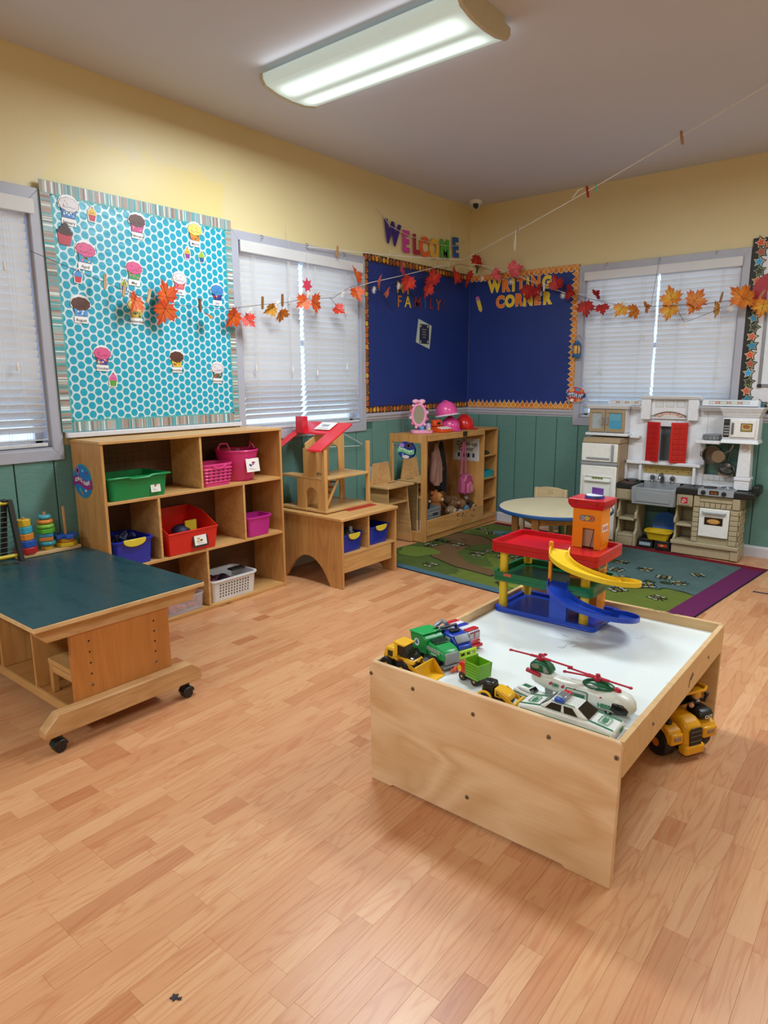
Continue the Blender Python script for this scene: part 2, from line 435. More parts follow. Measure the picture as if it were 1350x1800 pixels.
# --- windows: casing with mitred corners, jambs, sash and glass
def window(n, F, u0, u1, cL, cR, d0=.024):
    """F maps (u, v, w) to the wall; cL..cR outer casing edges; u0..u1 opening"""
    z0, z1, Z0, Z1 = WZ0, WZ1, .976, 2.343
    m = MB()
    for pts in ([(cL, Z0), (u0, z0), (u0, z1), (cL, Z1)], [(cR, Z0), (cR, Z1), (u1, z1), (u1, z0)],
                [(cL, Z1), (u0, z1), (u1, z1), (cR, Z1)], [(cL, Z0), (cR, Z0), (u1, z0), (u0, z0)]):
        m.prism(pts, 'xy', 0, d0, F)
    w = struct(f'window_{n}', m, trimm, None, .002)
    m = MB(); j = .012
    m.box(u0-.001, u0+j, z0, z1, -.12, .004, F); m.box(u1-j, u1+.001, z0, z1, -.12, .004, F)
    m.box(u0, u1, z0-.001, z0+j, -.12, .02, F); m.box(u0, u1, z1-j, z1+.001, -.12, .004, F)
    part('jamb', m, trimm, w)
    m = MB(); uc = (u0+u1)/2
    for a, b in ((u0+j, u1-j), ):
        m.box(a, a+.035, z0+j, z1-j, -.10, -.07, F); m.box(b-.035, b, z0+j, z1-j, -.10, -.07, F)
        m.box(a, b, z0+j, z0+j+.04, -.10, -.07, F); m.box(a, b, z1-j-.04, z1-j, -.10, -.07, F)
        m.box(a, b, (z0+z1)/2-.02, (z0+z1)/2+.02, -.10, -.07, F)
    part('sash', m, P('dcdce4', .4), w)
    for a, b in ((u0+j+.03, u1-j-.03), ):
        for c, d in ((z0+.05, (z0+z1)/2-.015), ((z0+z1)/2+.015, z1-.05)):
            part('pane', MB().box(a, b, c, d, -.088, -.084, F), glassm, w)
    return w
LF = Matrix(((0,0,1,0),(1,0,0,0),(0,1,0,0),(0,0,0,1))); BF = Matrix(((1,0,0,0),(0,0,-1,0),(0,1,0,0),(0,0,0,1)))
window(1, LF, W1[0], W1[1], -5.47, -4.116)
window(2, LF, W2[0], W2[1], -2.911, -1.592)
window(3, BF, W3[0], W3[1], 1.132, 2.469)

# --- blinds
slat_cache = {}
def blind(F, u0, u1, label, cords, tass, v0=1.075, lo=None, open_low=8):
    L = u1-u0; top = 2.205; pitch = .0385; n = 29
    r = thing('window_blind', label, 'blind', group='white blinds over the windows', M=F @ T(u0, 0, 0))
    m = MB(); m.box(.0, L, top, top+.04, -.028, .012); part('headrail', m, blindm, r)
    for i in range(n):
        z = top-.025-pitch*i
        low = i - (n-1-open_low)
        ang = math.radians(20 + max(0, low)*4.6 + random.uniform(-2.5, 2.5))
        if z < v0+.05: z = v0+.012+(n-1-i)*.006; ang = math.radians(80)
        key = round(L, 3)
        if key not in slat_cache:
            s = MB(); g = []
            for a in range(5):
                q = (a/4-.5)*.05; g.append([(0, q, .0025*(1-(2*a/4-1)**2)), (L, q, .0025*(1-(2*a/4-1)**2))])
            s.sheet(g, .0026); s.mats.append(blindm); slat_cache[key] = s.mesh('slat')
        o = bpy.data.objects.new('slat', slat_cache[key]); COL.objects.link(o); o.parent = r
        o.matrix_basis = T(random.uniform(-.002, .002), z, -.004) @ RX(ang) @ RY(random.uniform(-.0012, .0012))
    part('bottom_rail', MB().box(.002, L-.002, v0-.022, v0-.004, -.024, .018), blindm, r, .003)
    cm = P('d6d2cc', .7)
    for c in cords:
        m = MB()
        for d in (-.006, .008): m.tube([(c+d, top, .028), (c+d+.002, 1.6, .026), (c+d-.003, v0-.01, .027)], .0009, 5)
        part('ladder_cord', m, cm, r)
    for c, z in tass:
        m = MB(); m.tube([(c, top, .031), (c+.002, z+.5, .031), (c, z+.02, .032)], .0009, 5); part('pull_cord', m, cm, r)
        m = MB(); m.lathe([(.002, .022), (.005, .016), (.0085, -.016), (.007, -.022), (0, -.022)], 10, T(c, z, .033) @ RX(-PI/2)); part('tassel', m, P('dcd8d2', .5), r)
    return r
def valance(F, a, b, label):
    r = thing('blind_valance', label, 'valance', M=F)
    part('valance_board', MB().box(a, b, 2.212, 2.283, .036, .048), blindm, r, .003)
blind(LF, -5.40, -4.192, 'white slatted blind left of the polka dot board, cut by the photo edge', (1.02, 1.11), ((1.075, 1.948), (1.085, 1.466)), 1.075)
blind(LF, -2.838, -2.300, 'left white slatted blind of the window between the two left wall boards', (.107, .415), ((.085, 1.472), (.412, 1.94), (.425, 1.462)), 1.072)
blind(LF, -2.260, -1.668, 'right white slatted blind of the window between the two left wall boards', (.119, .406), ((.1, 1.443), (.09, 1.869), (.43, 1.488), (.425, 1.909)), 1.072)
blind(BF, 1.206, 1.793, 'left white slatted blind of the window behind the toy kitchen', (.168, .476), ((.15, 1.449), (.146, 1.886), (.503, 1.727)), 1.072)
blind(BF, 1.815, 2.402, 'right white slatted blind of the window behind the toy kitchen', (.169, .471), ((.485, 1.403), ), 1.072)
valance(LF, -5.405, -4.158, 'white blind valance cut by the left edge of the photo')
valance(LF, -2.856, -1.64, 'white blind valance across the window between the two left wall boards')
valance(BF, 1.186, 2.42, 'white blind valance across the window behind the toy kitchen')

# --- ceiling fixtures
lensm, t = newmat('fixture_lens', 'eef4ee', .3)
o = t.obj(); sp = t.new('SeparateXYZ'); t.link(o, sp.inputs[0])
ay = t.math('ABSOLUTE', sp.outputs[1]); dist = t.math('ABSOLUTE', t.math('SUBTRACT', ay, .085))
tube_ = t.new('MapRange', interpolation_type='SMOOTHSTEP'); t.link(dist, tube_.inputs[0])
tube_.inputs[1].default_value = .085; tube_.inputs[2].default_value = .012; tube_.inputs[3].default_value = 0; tube_.inputs[4].default_value = 1
ex = t.new('MapRange', interpolation_type='SMOOTHSTEP'); t.link(t.math('ABSOLUTE', sp.outputs[0]), ex.inputs[0])
ex.inputs[1].default_value = .61; ex.inputs[2].default_value = .5; ex.inputs[3].default_value = 0; ex.inputs[4].default_value = 1
gl = t.math('MULTIPLY', tube_.outputs[0], ex.outputs[0])
t.b.inputs['Emission Color'].default_value = lin('e2fbf4')
t.link(t.math('ADD', t.math('MULTIPLY', gl, LENS_GLOW*.75), LENS_GLOW*.25), t.b.inputs['Emission Strength'])
t.link(t.mix(gl, lin('b9c0b4'), lin('e2ebe8')), t.b.inputs['Base Color'])
FIXN = ('ceiling light with a glowing wraparound lens above the polka dot board side of the room',
        'ceiling light out of view to the right of the lit one', 'ceiling light out of view behind the camera, left',
        'ceiling light out of view behind the camera, right')
for (fx, fy), lb in zip(FIXTURES, FIXN):
    r = thing('ceiling_light', lb, 'light', (fx, fy, H))
    hw, hl = .205, .62
    pr = [(-hw, -.03), (-hw, -.055), (-hw*.9, -.08), (-hw*.5, -.098), (0, -.104), (hw*.5, -.098), (hw*.9, -.08), (hw, -.055), (hw, -.03)]
    part('lens', MB().prism(pr, 'yz', -hl+.02, hl-.02), lensm, r)
    m = MB(); m.box(-hl+.02, hl-.02, -hw*.72, hw*.72, -.03, 0); part('housing', m, P('b9b7ad', .5), r)
    ep = [(-hw-.006, -.028), (-hw-.006, -.058), (-hw*.92, -.085), (-hw*.5, -.103), (0, -.109), (hw*.5, -.103), (hw*.92, -.085), (hw+.006, -.058), (hw+.006, -.028), (hw*.75, -.02), (hw*.75, 0), (-hw*.75, 0), (-hw*.75, -.02)]
    for a, b in ((-hl, -hl+.02), (hl-.02, hl)): part('end_plate', MB().prism(ep, 'yz', a, b), P('c6bda4', .5), r, .002)
    ld = bpy.data.lights.new('tubes', 'AREA'); ld.shape = 'RECTANGLE'; ld.size = 1.18; ld.size_y = .36
    ld.energy = LAMP_POWER; ld.color = (.86, .96, 1.0)
    lo = bpy.data.objects.new('tubes', ld); COL.objects.link(lo); lo.parent = r; lo.location = (0, 0, -.118)
    for sg in (-1, 1):      # light leaving through the two sloping sides of the lens
        ls = bpy.data.lights.new('tube_side', 'AREA'); ls.shape = 'RECTANGLE'; ls.size = 1.16; ls.size_y = .045
        ls.energy = LAMP_POWER*.007; ls.color = ld.color
        so = bpy.data.objects.new('tube_side', ls); COL.objects.link(so); so.parent = r
        so.location = (0, sg*(hw+.012), -.045); so.rotation_euler = (sg*math.radians(100), 0, 0)
# security camera in the corner
r = thing('security_camera', 'small white dome security camera on the ceiling in the room corner', 'camera', (.17, -.19, H))
part('base', MB().lathe([(0, 0), (.062, 0), (.062, -.012), (.055, -.03), (.045, -.034), (0, -.034)], 24), P('e4e2e2', .4), r)
D = RZ(-PI/4) @ RX(math.radians(55))
part('eyeball', MB().ball((0, 0, -.035), (.043, .043, .036), 20, 12), P('dedcdc', .35), r)
part('lens', MB().cyl((.018, -.024, -.044), (.03, -.04, -.056), .027, .024, 20), P('101014', .1), r)
# ================================================================ FURNITURE
maple = wood('maple_plywood', 'd3a368', 'ac7840', .38, 'y')
mapleX = wood('maple_plywood_x', 'd0a066', 'ac7840', .38, 'x')
mapleZ = wood('maple_plywood_z', 'cd995c', 'a66e38', .4, 'z')
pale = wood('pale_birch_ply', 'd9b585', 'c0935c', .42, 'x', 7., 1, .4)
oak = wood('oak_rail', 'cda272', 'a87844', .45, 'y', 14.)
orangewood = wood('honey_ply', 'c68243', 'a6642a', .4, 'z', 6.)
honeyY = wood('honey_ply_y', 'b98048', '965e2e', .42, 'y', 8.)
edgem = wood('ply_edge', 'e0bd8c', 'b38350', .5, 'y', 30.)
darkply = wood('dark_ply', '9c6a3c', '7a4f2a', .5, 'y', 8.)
screwm = P('8d8378', .3, .9)
blackhole = P('1c120c', .8)
def screw(parent, p, axis, r=.006, name='bolt'):
    m = MB(); d = Vector(axis)*.003; p = Vector(p)
    m.mat(screwm).cyl(p, p+d, r, r*.75, 12).mat(blackhole).cyl(p+d, p+d*1.15, r*.35, r*.35, 6)
    return part(name, m, None, parent)

# --- train table in the foreground
r = train = thing('play_table', 'low wooden play table with a white top and raised rim, toy vehicles on it', 'table', (2.682, -3.635, 0))
hx, hy = .436, .565; zt = .445; zs = .405
m = MB()
def endpanel(y0, y1):
    pts = rrect(-hx, hx, 0, zt, .018, 3)
    # feet: the lower edge is cut up 8 mm between the two ends
    lo = [(-hx+.006, 0), (-hx+.09, 0), (-hx+.10, .008), (hx-.15, .008), (hx-.14, 0), (hx-.006, 0)]
    return MB().prism(lo + [p for p in pts if p[1] > .02], 'xz', y0, y1)
part('end_panel', endpanel(-hy, -hy+.018), wood('birch_front', 'e6c49e', 'c59563', .36, 'x', 3.4, 1, .8, .42, .35), r, .003)
part('end_panel', endpanel(hy-.018, hy), pale, r, .003)
for sx, nm in ((-1, 'side_rail'), (1, 'side_rail')):
    a, b = sorted((sx*hx, sx*(hx-.018)))
    part(nm, MB().box(a, b, -hy+.0185, hy-.0185, .335, zt-.003), pale, r, .002)
boardm, t = newmat('white_table_top', 'e4ecec', .22); o = t.obj()
st = t.noise(o, 7, 5, .7); sm = t.math('MULTIPLY', t.math('GREATER_THAN', st, .66), .35)
t.link(t.mix(sm, lin('e2eaea'), lin('b9bfc0')), t.b.inputs['Base Color'])
part('top_board', MB().box(-hx+.0185, hx-.0185, -hy+.0185, hy-.0185, zs-.015, zs), boardm, r)
for x, z in ((-.428, .40), (-.25, .395), (-.02, .38), (.23, .392), (.424, .40), (-.035, .09)): screw(r, (x, -hy, z), (0, -1, 0), .0075)
for y, z in ((-.30, .39), (.33, .385)): screw(r, (hx, y, z), (1, 0, 0), .007)
def scribble(parent, M, w, h, n, seed, mat, name='pencil_scribble'):
    rr = random.Random(seed); m = MB()
    for k in range(n):
        x = rr.uniform(-w, w); z = rr.uniform(-h, h); pts = [(x, z, .0004)]
        for q in range(5): x += rr.uniform(.2, .5)*w*.35; z += rr.uniform(-.5, .5)*h; pts.append((x, z, .0004))
        m.tube(pts, .0006, 4, False, M)
    return part(name, m, mat, parent)
scribble(r, T(.0, .05, zs) @ RZ(.9), .05, .012, 6, 3, P('9aa0a2', .8))
scribble(r, T(-.03, .16, zs), .04, .008, 5, 4, P('a8acad', .8))
scribble(r, T(.2, .551, zt) @ RZ(0), .06, .006, 7, 5, P('4a3a2c', .8))
m = MB(); m.tube([(hx+.0006, .08, .36), (hx+.0006, .09, .385), (hx+.0006, .12, .40), (hx+.0006, .13, .39), (hx+.0006, .10, .38)], .0012, 4)
part('ink_doodle', m, P('3a2618', .8), r)

# --- mobile table at the left
r = mob = thing('activity_table', 'wheeled wooden activity table with a dark teal top and cubbies below', 'table', (.625, -4.487, 0))
tealtop, t = newmat('teal_laminate_top', '18383f', .45, 0, .35); o = t.obj()
sc = t.noise(t.mapv(o, (1, 3.2, 1), (0, 0, .5)), 5, 4, .6)
t.link(t.ramp(sc, [(.3, '1b3f47'), (.55, '1e444d'), (.72, '1a3d45')]), t.b.inputs['Base Color'])
t.link(t.ramp(sc, [(.35, '8a8a8a'), (.7, 'a8a8a8')]), t.b.inputs['Roughness'])
X0, X1, Y0, Y1 = -.575, .585, -.373, .372
part('top', MB().box(X0, X1, Y0, Y1, .490, .5085), edgem, r, .002)
part('top_laminate', MB().box(X0+.003, X1-.003, Y0+.003, Y1-.003, .5085, .5105), tealtop, r)
ap = [(-.36, .490), (.36, .490), (.352, .465), (.325, .428), (-.315, .428), (-.352, .465)]
part('apron', MB().prism(ap, 'yz', .525, .548), oak, r, .002)
part('apron', MB().prism(ap, 'yz', -.53, -.507), oak, r, .002)
pn = MB().box(.518, .540, -.225, .208, .125, .430)
part('leg_panel', pn, orangewood, r, .002)
part('leg_panel', MB().box(-.540, -.518, -.225, .208, .125, .430), orangewood, r, .002)
for y in (-.152, .135):
    for k in range(4): part('peg_hole', MB().cyl((.5395, y, .385-.046*k), (.5408, y, .385-.046*k), .004, .004, 8), blackhole, r)
    screw(r, (.540, y, .20), (1, 0, 0), .0065)
foot = [(-.377, .073), (-.377, .10), (-.32, .155), (.275, .155), (.322, .118), (.322, .075), (.30, .070), (-.36, .070)]
part('foot_rail', MB().prism(foot, 'yz', .541, .595), oak, r, .004)
part('foot_rail', MB().prism(foot, 'yz', -.575, -.541), oak, r, .004)
# cubbies under the top
part('cubby_floor', MB().box(-.517, .517, -.213, .205, .088, .104), honeyY, r, .0015)
part('cubby_face', MB().box(-.517, .517, -.226, -.2135, .070, .108), mapleX, r, .0015)
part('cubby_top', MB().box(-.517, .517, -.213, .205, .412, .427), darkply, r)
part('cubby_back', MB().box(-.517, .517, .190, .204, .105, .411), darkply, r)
for x in (.183, -.157): part('divider', MB().box(x-.007, x+.007, -.222, .189, .105, .411), mapleZ, r, .0015)
blk = P('16171a', .35)
for x, y in ((.575, -.323), (.575, .25), (-.56, -.323), (-.56, .25)):
    c = part('caster', MB().cyl((x-.019, y, .024), (x+.019, y, .024), .024, .024, 20), blk, r, .004)
    m = MB(); m.cyl((x, y+.008, .045), (x, y+.008, .070), .009, .009, 10); part('stem', m, P('3a3a3c', .4, .6), c)
    hood = [(-.024, .022), (-.028, .034), (-.018, .049), (.01, .053), (.026, .044), (.03, .028), (.02, .03), (0, .04), (-.016, .034)]
    m = MB(); m.prism([(y+a, b) for a, b in hood], 'yz', x-.0225, x+.0225); part('hood', m, blk, c, .003)
# stool in the right cubby
r = thing('toy_stool', 'small wooden stool standing in the cubby under the teal table', 'stool', (1.0, -4.585, .106))
m = MB(); m.prism(rrect(-.12, .12, -.10, .10, .012), 'xy', .125, .147); part('seat', m, mapleX, r, .003)
part('hole', MB().cyl((.06, 0, .1465), (.06, 0, .1478), .03, .03, 16), blackhole, r)
for x in (-.10, .10):
    for y in (-.085, .085): part('leg', MB().box(x-.013, x+.013, y-.012, y+.012, 0, .125), mapleZ, r, .002)
part('rail', MB().box(-.087, .087, -.094, -.078, .09, .118), mapleX, r); part('rail', MB().box(-.087, .087, .078, .094, .09, .118), mapleX, r)

# --- cubby shelf against the left wall
r = cub = thing('cubby_shelf', 'tall wooden cubby shelf holding plastic bins below the polka dot board', 'shelf', (.18, -3.45, 0))
D0, D1 = -.155, .155; A, B_ = -.63, .625; th = .016; HT = 1.083
part('side_panel', MB().box(D0, D1, A, A+th, 0, HT-th), mapleZ, r, .002)
part('side_panel', MB().box(D0, D1, B_-th, B_, 0, HT-th), mapleZ, r, .002)
part('top_panel', MB().box(D0, D1+.004, A-.004, B_+.004, HT-th, HT), maple, r, .002)
pegm = wood('pegboard_back', '5d3d26', '432a18', .65, 'y')
part('back_panel', MB().box(D0, D0+.008, A+th, B_-th, .02, HT-th), pegm, r)
for z, nm in ((.759, 'shelf'), (.392, 'shelf'), (.028, 'bottom_shelf')):
    part(nm, MB().box(D0+.009, D1-.002, A+th, B_-th, z-th, z), maple, r, .0015)
part('kick_board', MB().box(D1-.02, D1-.004, A+th, B_-th, 0, .012), maple, r)
for y, z0, z1 in ((-.010, .759, HT-th), (-.309, .392, .743), (.297, .392, .743), (-.003, .028, .376)):
    part('divider', MB().box(D0+.009, D1-.003, y-.0075, y+.0075, z0, z1), maple, r, .0015)
m = MB()
for i in range(24):
    for k in range(10): m.cyl((D0+.0075, A+.06+i*.05, .80+k*.026), (D0+.0085, A+.06+i*.05, .80+k*.026), .0035, .0035, 6)
m.mats.append(blackhole); o = part('peg_holes', m, None, r); o['kind'] = 'stuff'
scribble(r, T(D1, .1, .01) @ Matrix(((0,0,1,0),(1,0,0,0),(0,1,0,0),(0,0,0,1))), .05, .006, 8, 9, P('3a2a1c', .8), 'ink_doodle')

# --- bins
def tub(x0, x1, y0, y1, z0, z1, fl=.014, th=.003, rim=.008, r_=.02, seg=4):
    """open moulded bin: inner+outer walls, flared, with a rolled rim"""
    m = MB()
    loops = [(0, z0, 0), (fl, z1-.012, 0), (fl+rim, z1-.010, 0), (fl+rim, z1, 0), (fl-th, z1, 0), (fl-th, z1-.012, 0), (-th, z0+th*1.5, 0)]
    rings = []
    for e, z, _ in loops: rings.append([(a, b, z) for a, b in rrect(x0-e, x1+e, y0-e, y1+e, max(.003, r_+e), seg)])
    n = len(rings[0]); vs = [p for g in rings for p in g]; fs = [tuple(range(n-1, -1, -1))]
    for j in range(len(rings)-1):
        for i in range(n): fs.append((j*n+i, j*n+(i+1) % n, (j+1)*n+(i+1) % n, (j+1)*n+i))
    fs.append(tuple((len(rings)-1)*n+i for i in range(n)))
    return m.add(vs, fs)
def card(parent, M, w, h, seed, border=None, name='label_card', cols=('8a4a30', '3a3a3a', 'b98a4a')):
    """printed picture card: paper with a few toy shapes"""
    m = MB(); rr = random.Random(seed)
    if border: m.mat(P(border, .6)).box(-w/2-.012, w/2+.012, -h/2-.012, h/2+.012, 0, .0012, M)
    m.mat(P('ece8e4', .5)).box(-w/2, w/2, -h/2, h/2, .0004, .0018, M)
    for k in range(4):
        m.mat(P(rr.choice(cols), .6)).prism(ell(rr.uniform(-.25, .25)*w, rr.uniform(-.1, .25)*h, w*rr.uniform(.06, .15), h*rr.uniform(.05, .1), 10), 'xy', .0018, .0024, M)
    m.mat(P('555555', .7))
    for k in range(2): m.box(-w*.3, w*rr.uniform(0, .3), -h*(.25+.1*k), -h*(.23+.1*k), .0018, .0023, M)
    return part(name, m, None, parent)
def fx(x, y, z): return Matrix(((0,0,1,x),(1,0,0,y),(0,1,0,z),(0,0,0,1)))     # facing +x
SX = .18; SY = -3.45
green = P('0d8a4c', .3); red = P('d8231c', .28); blue = P('1b2fa8', .28); pink = P('d2337a', .3); mag = P('c22a92', .3); hot = P('e2458f', .32)
r = thing('green_bin', 'green plastic bin with a picture card on the top shelf of the cubby', 'bin', (.2, -3.868, .7602))
t_ = tub(-.12, .12, -.165, .165, 0, .125, .016); part('tub', t_, green, r)
m = MB(); m.prism([(-.186, .118), (-.075, .118), (-.05, .108), (.05, .108), (.075, .118), (.186, .118), (.186, .128), (.07, .128), (.045, .118), (-.045, .118), (-.07, .128), (-.186, .128)], 'yz', .13, .152); part('front_rim', m, green, r, .003)
card(r, fx(.1285, .095, .055) @ RX(-.13), .06, .065, 1)
r = thing('pink_basket', 'pink ribbed plastic basket on the top shelf beside the pink tub', 'basket', (.235, -3.332, .7602))
part('basket', tub(-.075, .075, -.095, .095, 0, .135, .014, .003, .006), hot, r)
for z in (.025, .045, .065, .085, .105):
    e = .014*z/.123+.002; pts = [(a, b, z) for a, b in rrect(-.075-e, .075+e, -.095-e, .095+e, .022, 3)]
    part('rib', MB().tube(pts, .0045, 6, True), hot, r)
for z in (.035, .055, .075, .095):
    m = MB()
    for k in range(5): m.cyl((.0775+.014*z/.123, -.07+k*.035, z), (.0805+.014*z/.123, -.07+k*.035, z), .005, .005, 8)
    m.mats.append(P('5a1834', .8)); part('hole_row', m, None, r)['kind'] = 'stuff'
m = MB(); m.tube([(.092, -.05, .133), (.10, -.04, .12), (.104, 0, .112), (.10, .04, .12), (.092, .05, .133)], .004, 6); part('handle', m, hot, r)
r = thing('pink_tub', 'large round pink rope-handled tub with a picture card on the top shelf', 'tub', (.19, -3.085, .7602))
m = MB(); m.lathe([(0, 0), (.098, 0), (.104, .006), (.134, .185), (.14, .19), (.137, .198), (.129, .195), (.126, .185), (.098, .008), (0, .006)], 36)
part('tub', m, pink, r)
m = MB(); m.tube([(-.01, -.13, .19), (.0, -.145, .215), (.015, -.135, .24), (.035, -.10, .24), (.045, -.09, .205), (.07, -.115, .19)], .005, 8); part('handle', m, hot, r)
m = MB(); m.tube([(-.04, .13, .19), (-.03, .14, .215), (-.01, .12, .235), (.02, .115, .22), (.03, .125, .195)], .005, 8); part('handle', m, hot, r)
card(r, fx(.131, .02, .10) @ RX(-.16), .105, .085, 2, None, 'label_card', ('3c3f8a', '8a3a6a', '30304a'))
r = thing('red_bin', 'red sloped plastic bin with a framed picture card on the middle shelf', 'bin', (.195, -3.553, .3942))
m = MB()   # book-bin shape: high back, low front
w = .158; prof = [(-.13, 0), (.135, 0), (.15, .125), (.158, .127), (.158, .135), (.0, .215), (-.155, .235), (-.16, .228)]
t_ = [[(-.13, -w, 0), (.135, -w, 0), (.152, -w-.012, .13), (.0, -w-.014, .205), (-.145, -w-.016, .225)], [(-.13, w, 0), (.135, w, 0), (.152, w+.012, .13), (.0, w+.014, .205), (-.145, w+.016, .225)]]
def plate(m, pts, th):
    n = Vector(pts[1])-Vector(pts[0]); n = n.cross(Vector(pts[2])-Vector(pts[0])).normalized()*th
    k = len(pts); vs = [tuple(Vector(p)) for p in pts]+[tuple(Vector(p)+n) for p in pts]
    m.add(vs, [tuple(range(k-1, -1, -1)), tuple(range(k, 2*k))]+[(i, (i+1) % k, k+(i+1) % k, k+i) for i in range(k)])
L_, R_ = t_
plate(m, L_, -.003); plate(m, R_[::-1], -.003)
plate(m, [L_[0], L_[1], R_[1], R_[0]], .003)
plate(m, [L_[1], R_[1], R_[2], L_[2]], -.003); plate(m, [L_[4], R_[4], R_[0], L_[0]], -.003)
part('tub', m, red, r)
m = MB(); rim = L_[2:]+R_[2:][::-1]; m.tube(rim, .006, 8, True); part('rim', m, red, r)
card(r, fx(.149, .045, .065) @ RX(-.13), .085, .06, 3, '33211a', 'label_card', ('b98a30', '7a4a20', 'd0a040'))
m = MB(); m.box(.02, .026, .03, .11, .06, .165); part('yellow_sheet', m, P('d8c02c', .5), r)
m = MB(); m.ball((.05, -.02, .11), (.05, .05, .04)); m.ball((-.02, .03, .10), (.06, .06, .04)); m.mats.append(P('1c1c3c', .6)); part('dark_toys', m, None, r)
r = thing('magenta_bin', 'small magenta plastic bin at the right end of the middle shelf', 'bin', (.26, -3.03, .3942))
part('tub', tub(-.06, .06, -.085, .085, 0, .13, .016, .003, .008), mag, r)
def bluebin(name, label, loc, hw, hd, h, group=None):
    r = thing(name, label, 'bin', loc, 0, group)
    part('tub', tub(-hd, hd, -hw, hw, 0, h, .012, .003, .010), blue, r)
    m = MB(); a = [(hw*.62*math.cos(PI+PI*i/12), h-.006+.032*math.sin(PI+PI*i/12)) for i in range(13)]
    m.prism(a+[(hw*.62, h+.004), (-hw*.62, h+.004)], 'yz', hd+.016, hd+.026); part('handle', m, P('dcc63a', .35), r, .003)
    return r
r = bluebin('blue_bin', 'dark blue bin with a yellow handle on the left of the middle shelf', (.2, -3.93, .3942), .108, .12, .145)
m = MB(); rr = random.Random(4)
for k in range(7): m.cyl((rr.uniform(-.08, .08), rr.uniform(-.07, .07), .09), (rr.uniform(-.08, .08), rr.uniform(-.07, .07), .155), .012, .012, 8)
m.mats.append(P('22264a', .5)); part('pegs', m, None, r)['kind'] = 'stuff'
r = thing('white_basket', 'white perforated plastic basket of toys on the bottom shelf', 'basket', (.2, -3.25, .0292))
whp = P('dcdde0', .35)
part('basket', tub(-.11, .11, -.163, .165, 0, .14, .014, .003, .012), whp, r)
m = MB()
for k in range(11):
    for j in range(5): m.cyl((.111+.014*(.03+j*.019)/.12, -.115+k*.022, .03+j*.019), (.1135+.014*(.03+j*.019)/.12, -.115+k*.022, .03+j*.019), .0042, .0042, 8)
m.mats.append(blackhole); part('perforations', m, None, r)['kind'] = 'stuff'
m = MB(); m.box(-.02, .03, .05, .16, .143, .155); part('dark_clip', m, P('2a2a2c', .4), r, .003)
m = MB(); rr = random.Random(8)
for k in range(9):
    m.mat(P(rr.choice(('1c2030', '5a1c3a', '2a2a6a', '14141c')), .5)).ball((rr.uniform(-.07, .07), rr.uniform(-.12, .1), .10), (.035, .04, .03), 10, 6)
part('toys', m, None, r)['kind'] = 'stuff'
r = thing('clear_box', 'clear plastic box of orange pieces on the bottom shelf behind the teal table', 'box', (.22, -3.62, .0292))
clear, t = newmat('clear_plastic', 'd9d0d4', .15); t.b.inputs['Alpha'].default_value = .35
part('box', tub(-.1, .1, -.13, .125, 0, .10, .006, .002, .004), clear, r)
m = MB(); rr = random.Random(5)
for k in range(26): m.mat(P(rr.choice(('d8502c', 'c83a2a', 'd07090', 'e07a4a')), .5)).box(*(lambda x, y, z: (x, x+.035, y, y+.03, z, z+.012))(rr.uniform(-.09, .05), rr.uniform(-.12, .09), rr.uniform(.006, .05)))
part('pieces', m, None, r)['kind'] = 'stuff'
# science center sticker on the shelf's end panel
r = thing('science_sign', 'round blue and purple SCIENCE CENTER sign on the end of the cubby shelf', 'sign', M=Matrix(((1,0,0,.128),(0,0,-1,-4.0805),(0,1,0,.862),(0,0,0,1))))
def disc_sign(r, rx, ry, base, rim, band, l1, l2, deco, size=.036):
    part('disc', MB().prism(ell(0, 0, rx, ry, 40), 'xy', 0, .0025), P(rim, .45), r)
    part('field', MB().prism(ell(0, 0, rx*.94, ry*.94, 40), 'xy', .0025, .0031), P(base, .45), r)
    m = MB()
    top = [(-rx*1.0+2*rx*i/16, ry*.16+ry*.13*math.sin(i/16*2*PI)) for i in range(17)]; bot = [(a, b-ry*.52) for a, b in top]
    m.prism(top+bot[::-1], 'xy', .0031, .0037); part('ribbon', m, P(band, .45), r)
    m = MB()
    for txt, zc, kx in ((l1, -.02, 1), (l2, -.28, .8)):
        if not txt: continue
        w = rx*1.55*kx
        for i, ch in enumerate(txt):
            if ch == ' ': continue
            u = (i+.5)/len(txt)
            m.text(ch, size*kx, .0006, .0006, T(-w/2+w*u, ry*zc+ry*.13*math.sin(u*2*PI)*.9, .0041))
    m.mats.append(P('f2f2f4', .5)); part('lettering', m, None, r)
    for (x, y, a, b, c) in deco: part('picture', MB().prism(ell(x*rx, y*ry, a*rx, b*ry, 14), 'xy', .0031, .0036), P(c, .45), r)
disc_sign(r, .098, .092, '2d7fc4', '2a9ab0', '9a2f86', 'SCIENCE CENTER', '', ((-.45, .6, .16, .24, 'c86ab0'), (-.45, .6, .08, .14, '2d7fc4'), (.1, .62, .1, .1, '7fc4e8'), (.5, .5, .2, .09, '7a4ab0'), (-.3, -.55, .14, .14, '3ab0a0'), (-.1, -.72, .1, .1, 'e0703a'), (.3, -.55, .1, .08, 'c8e4f4')), .026)

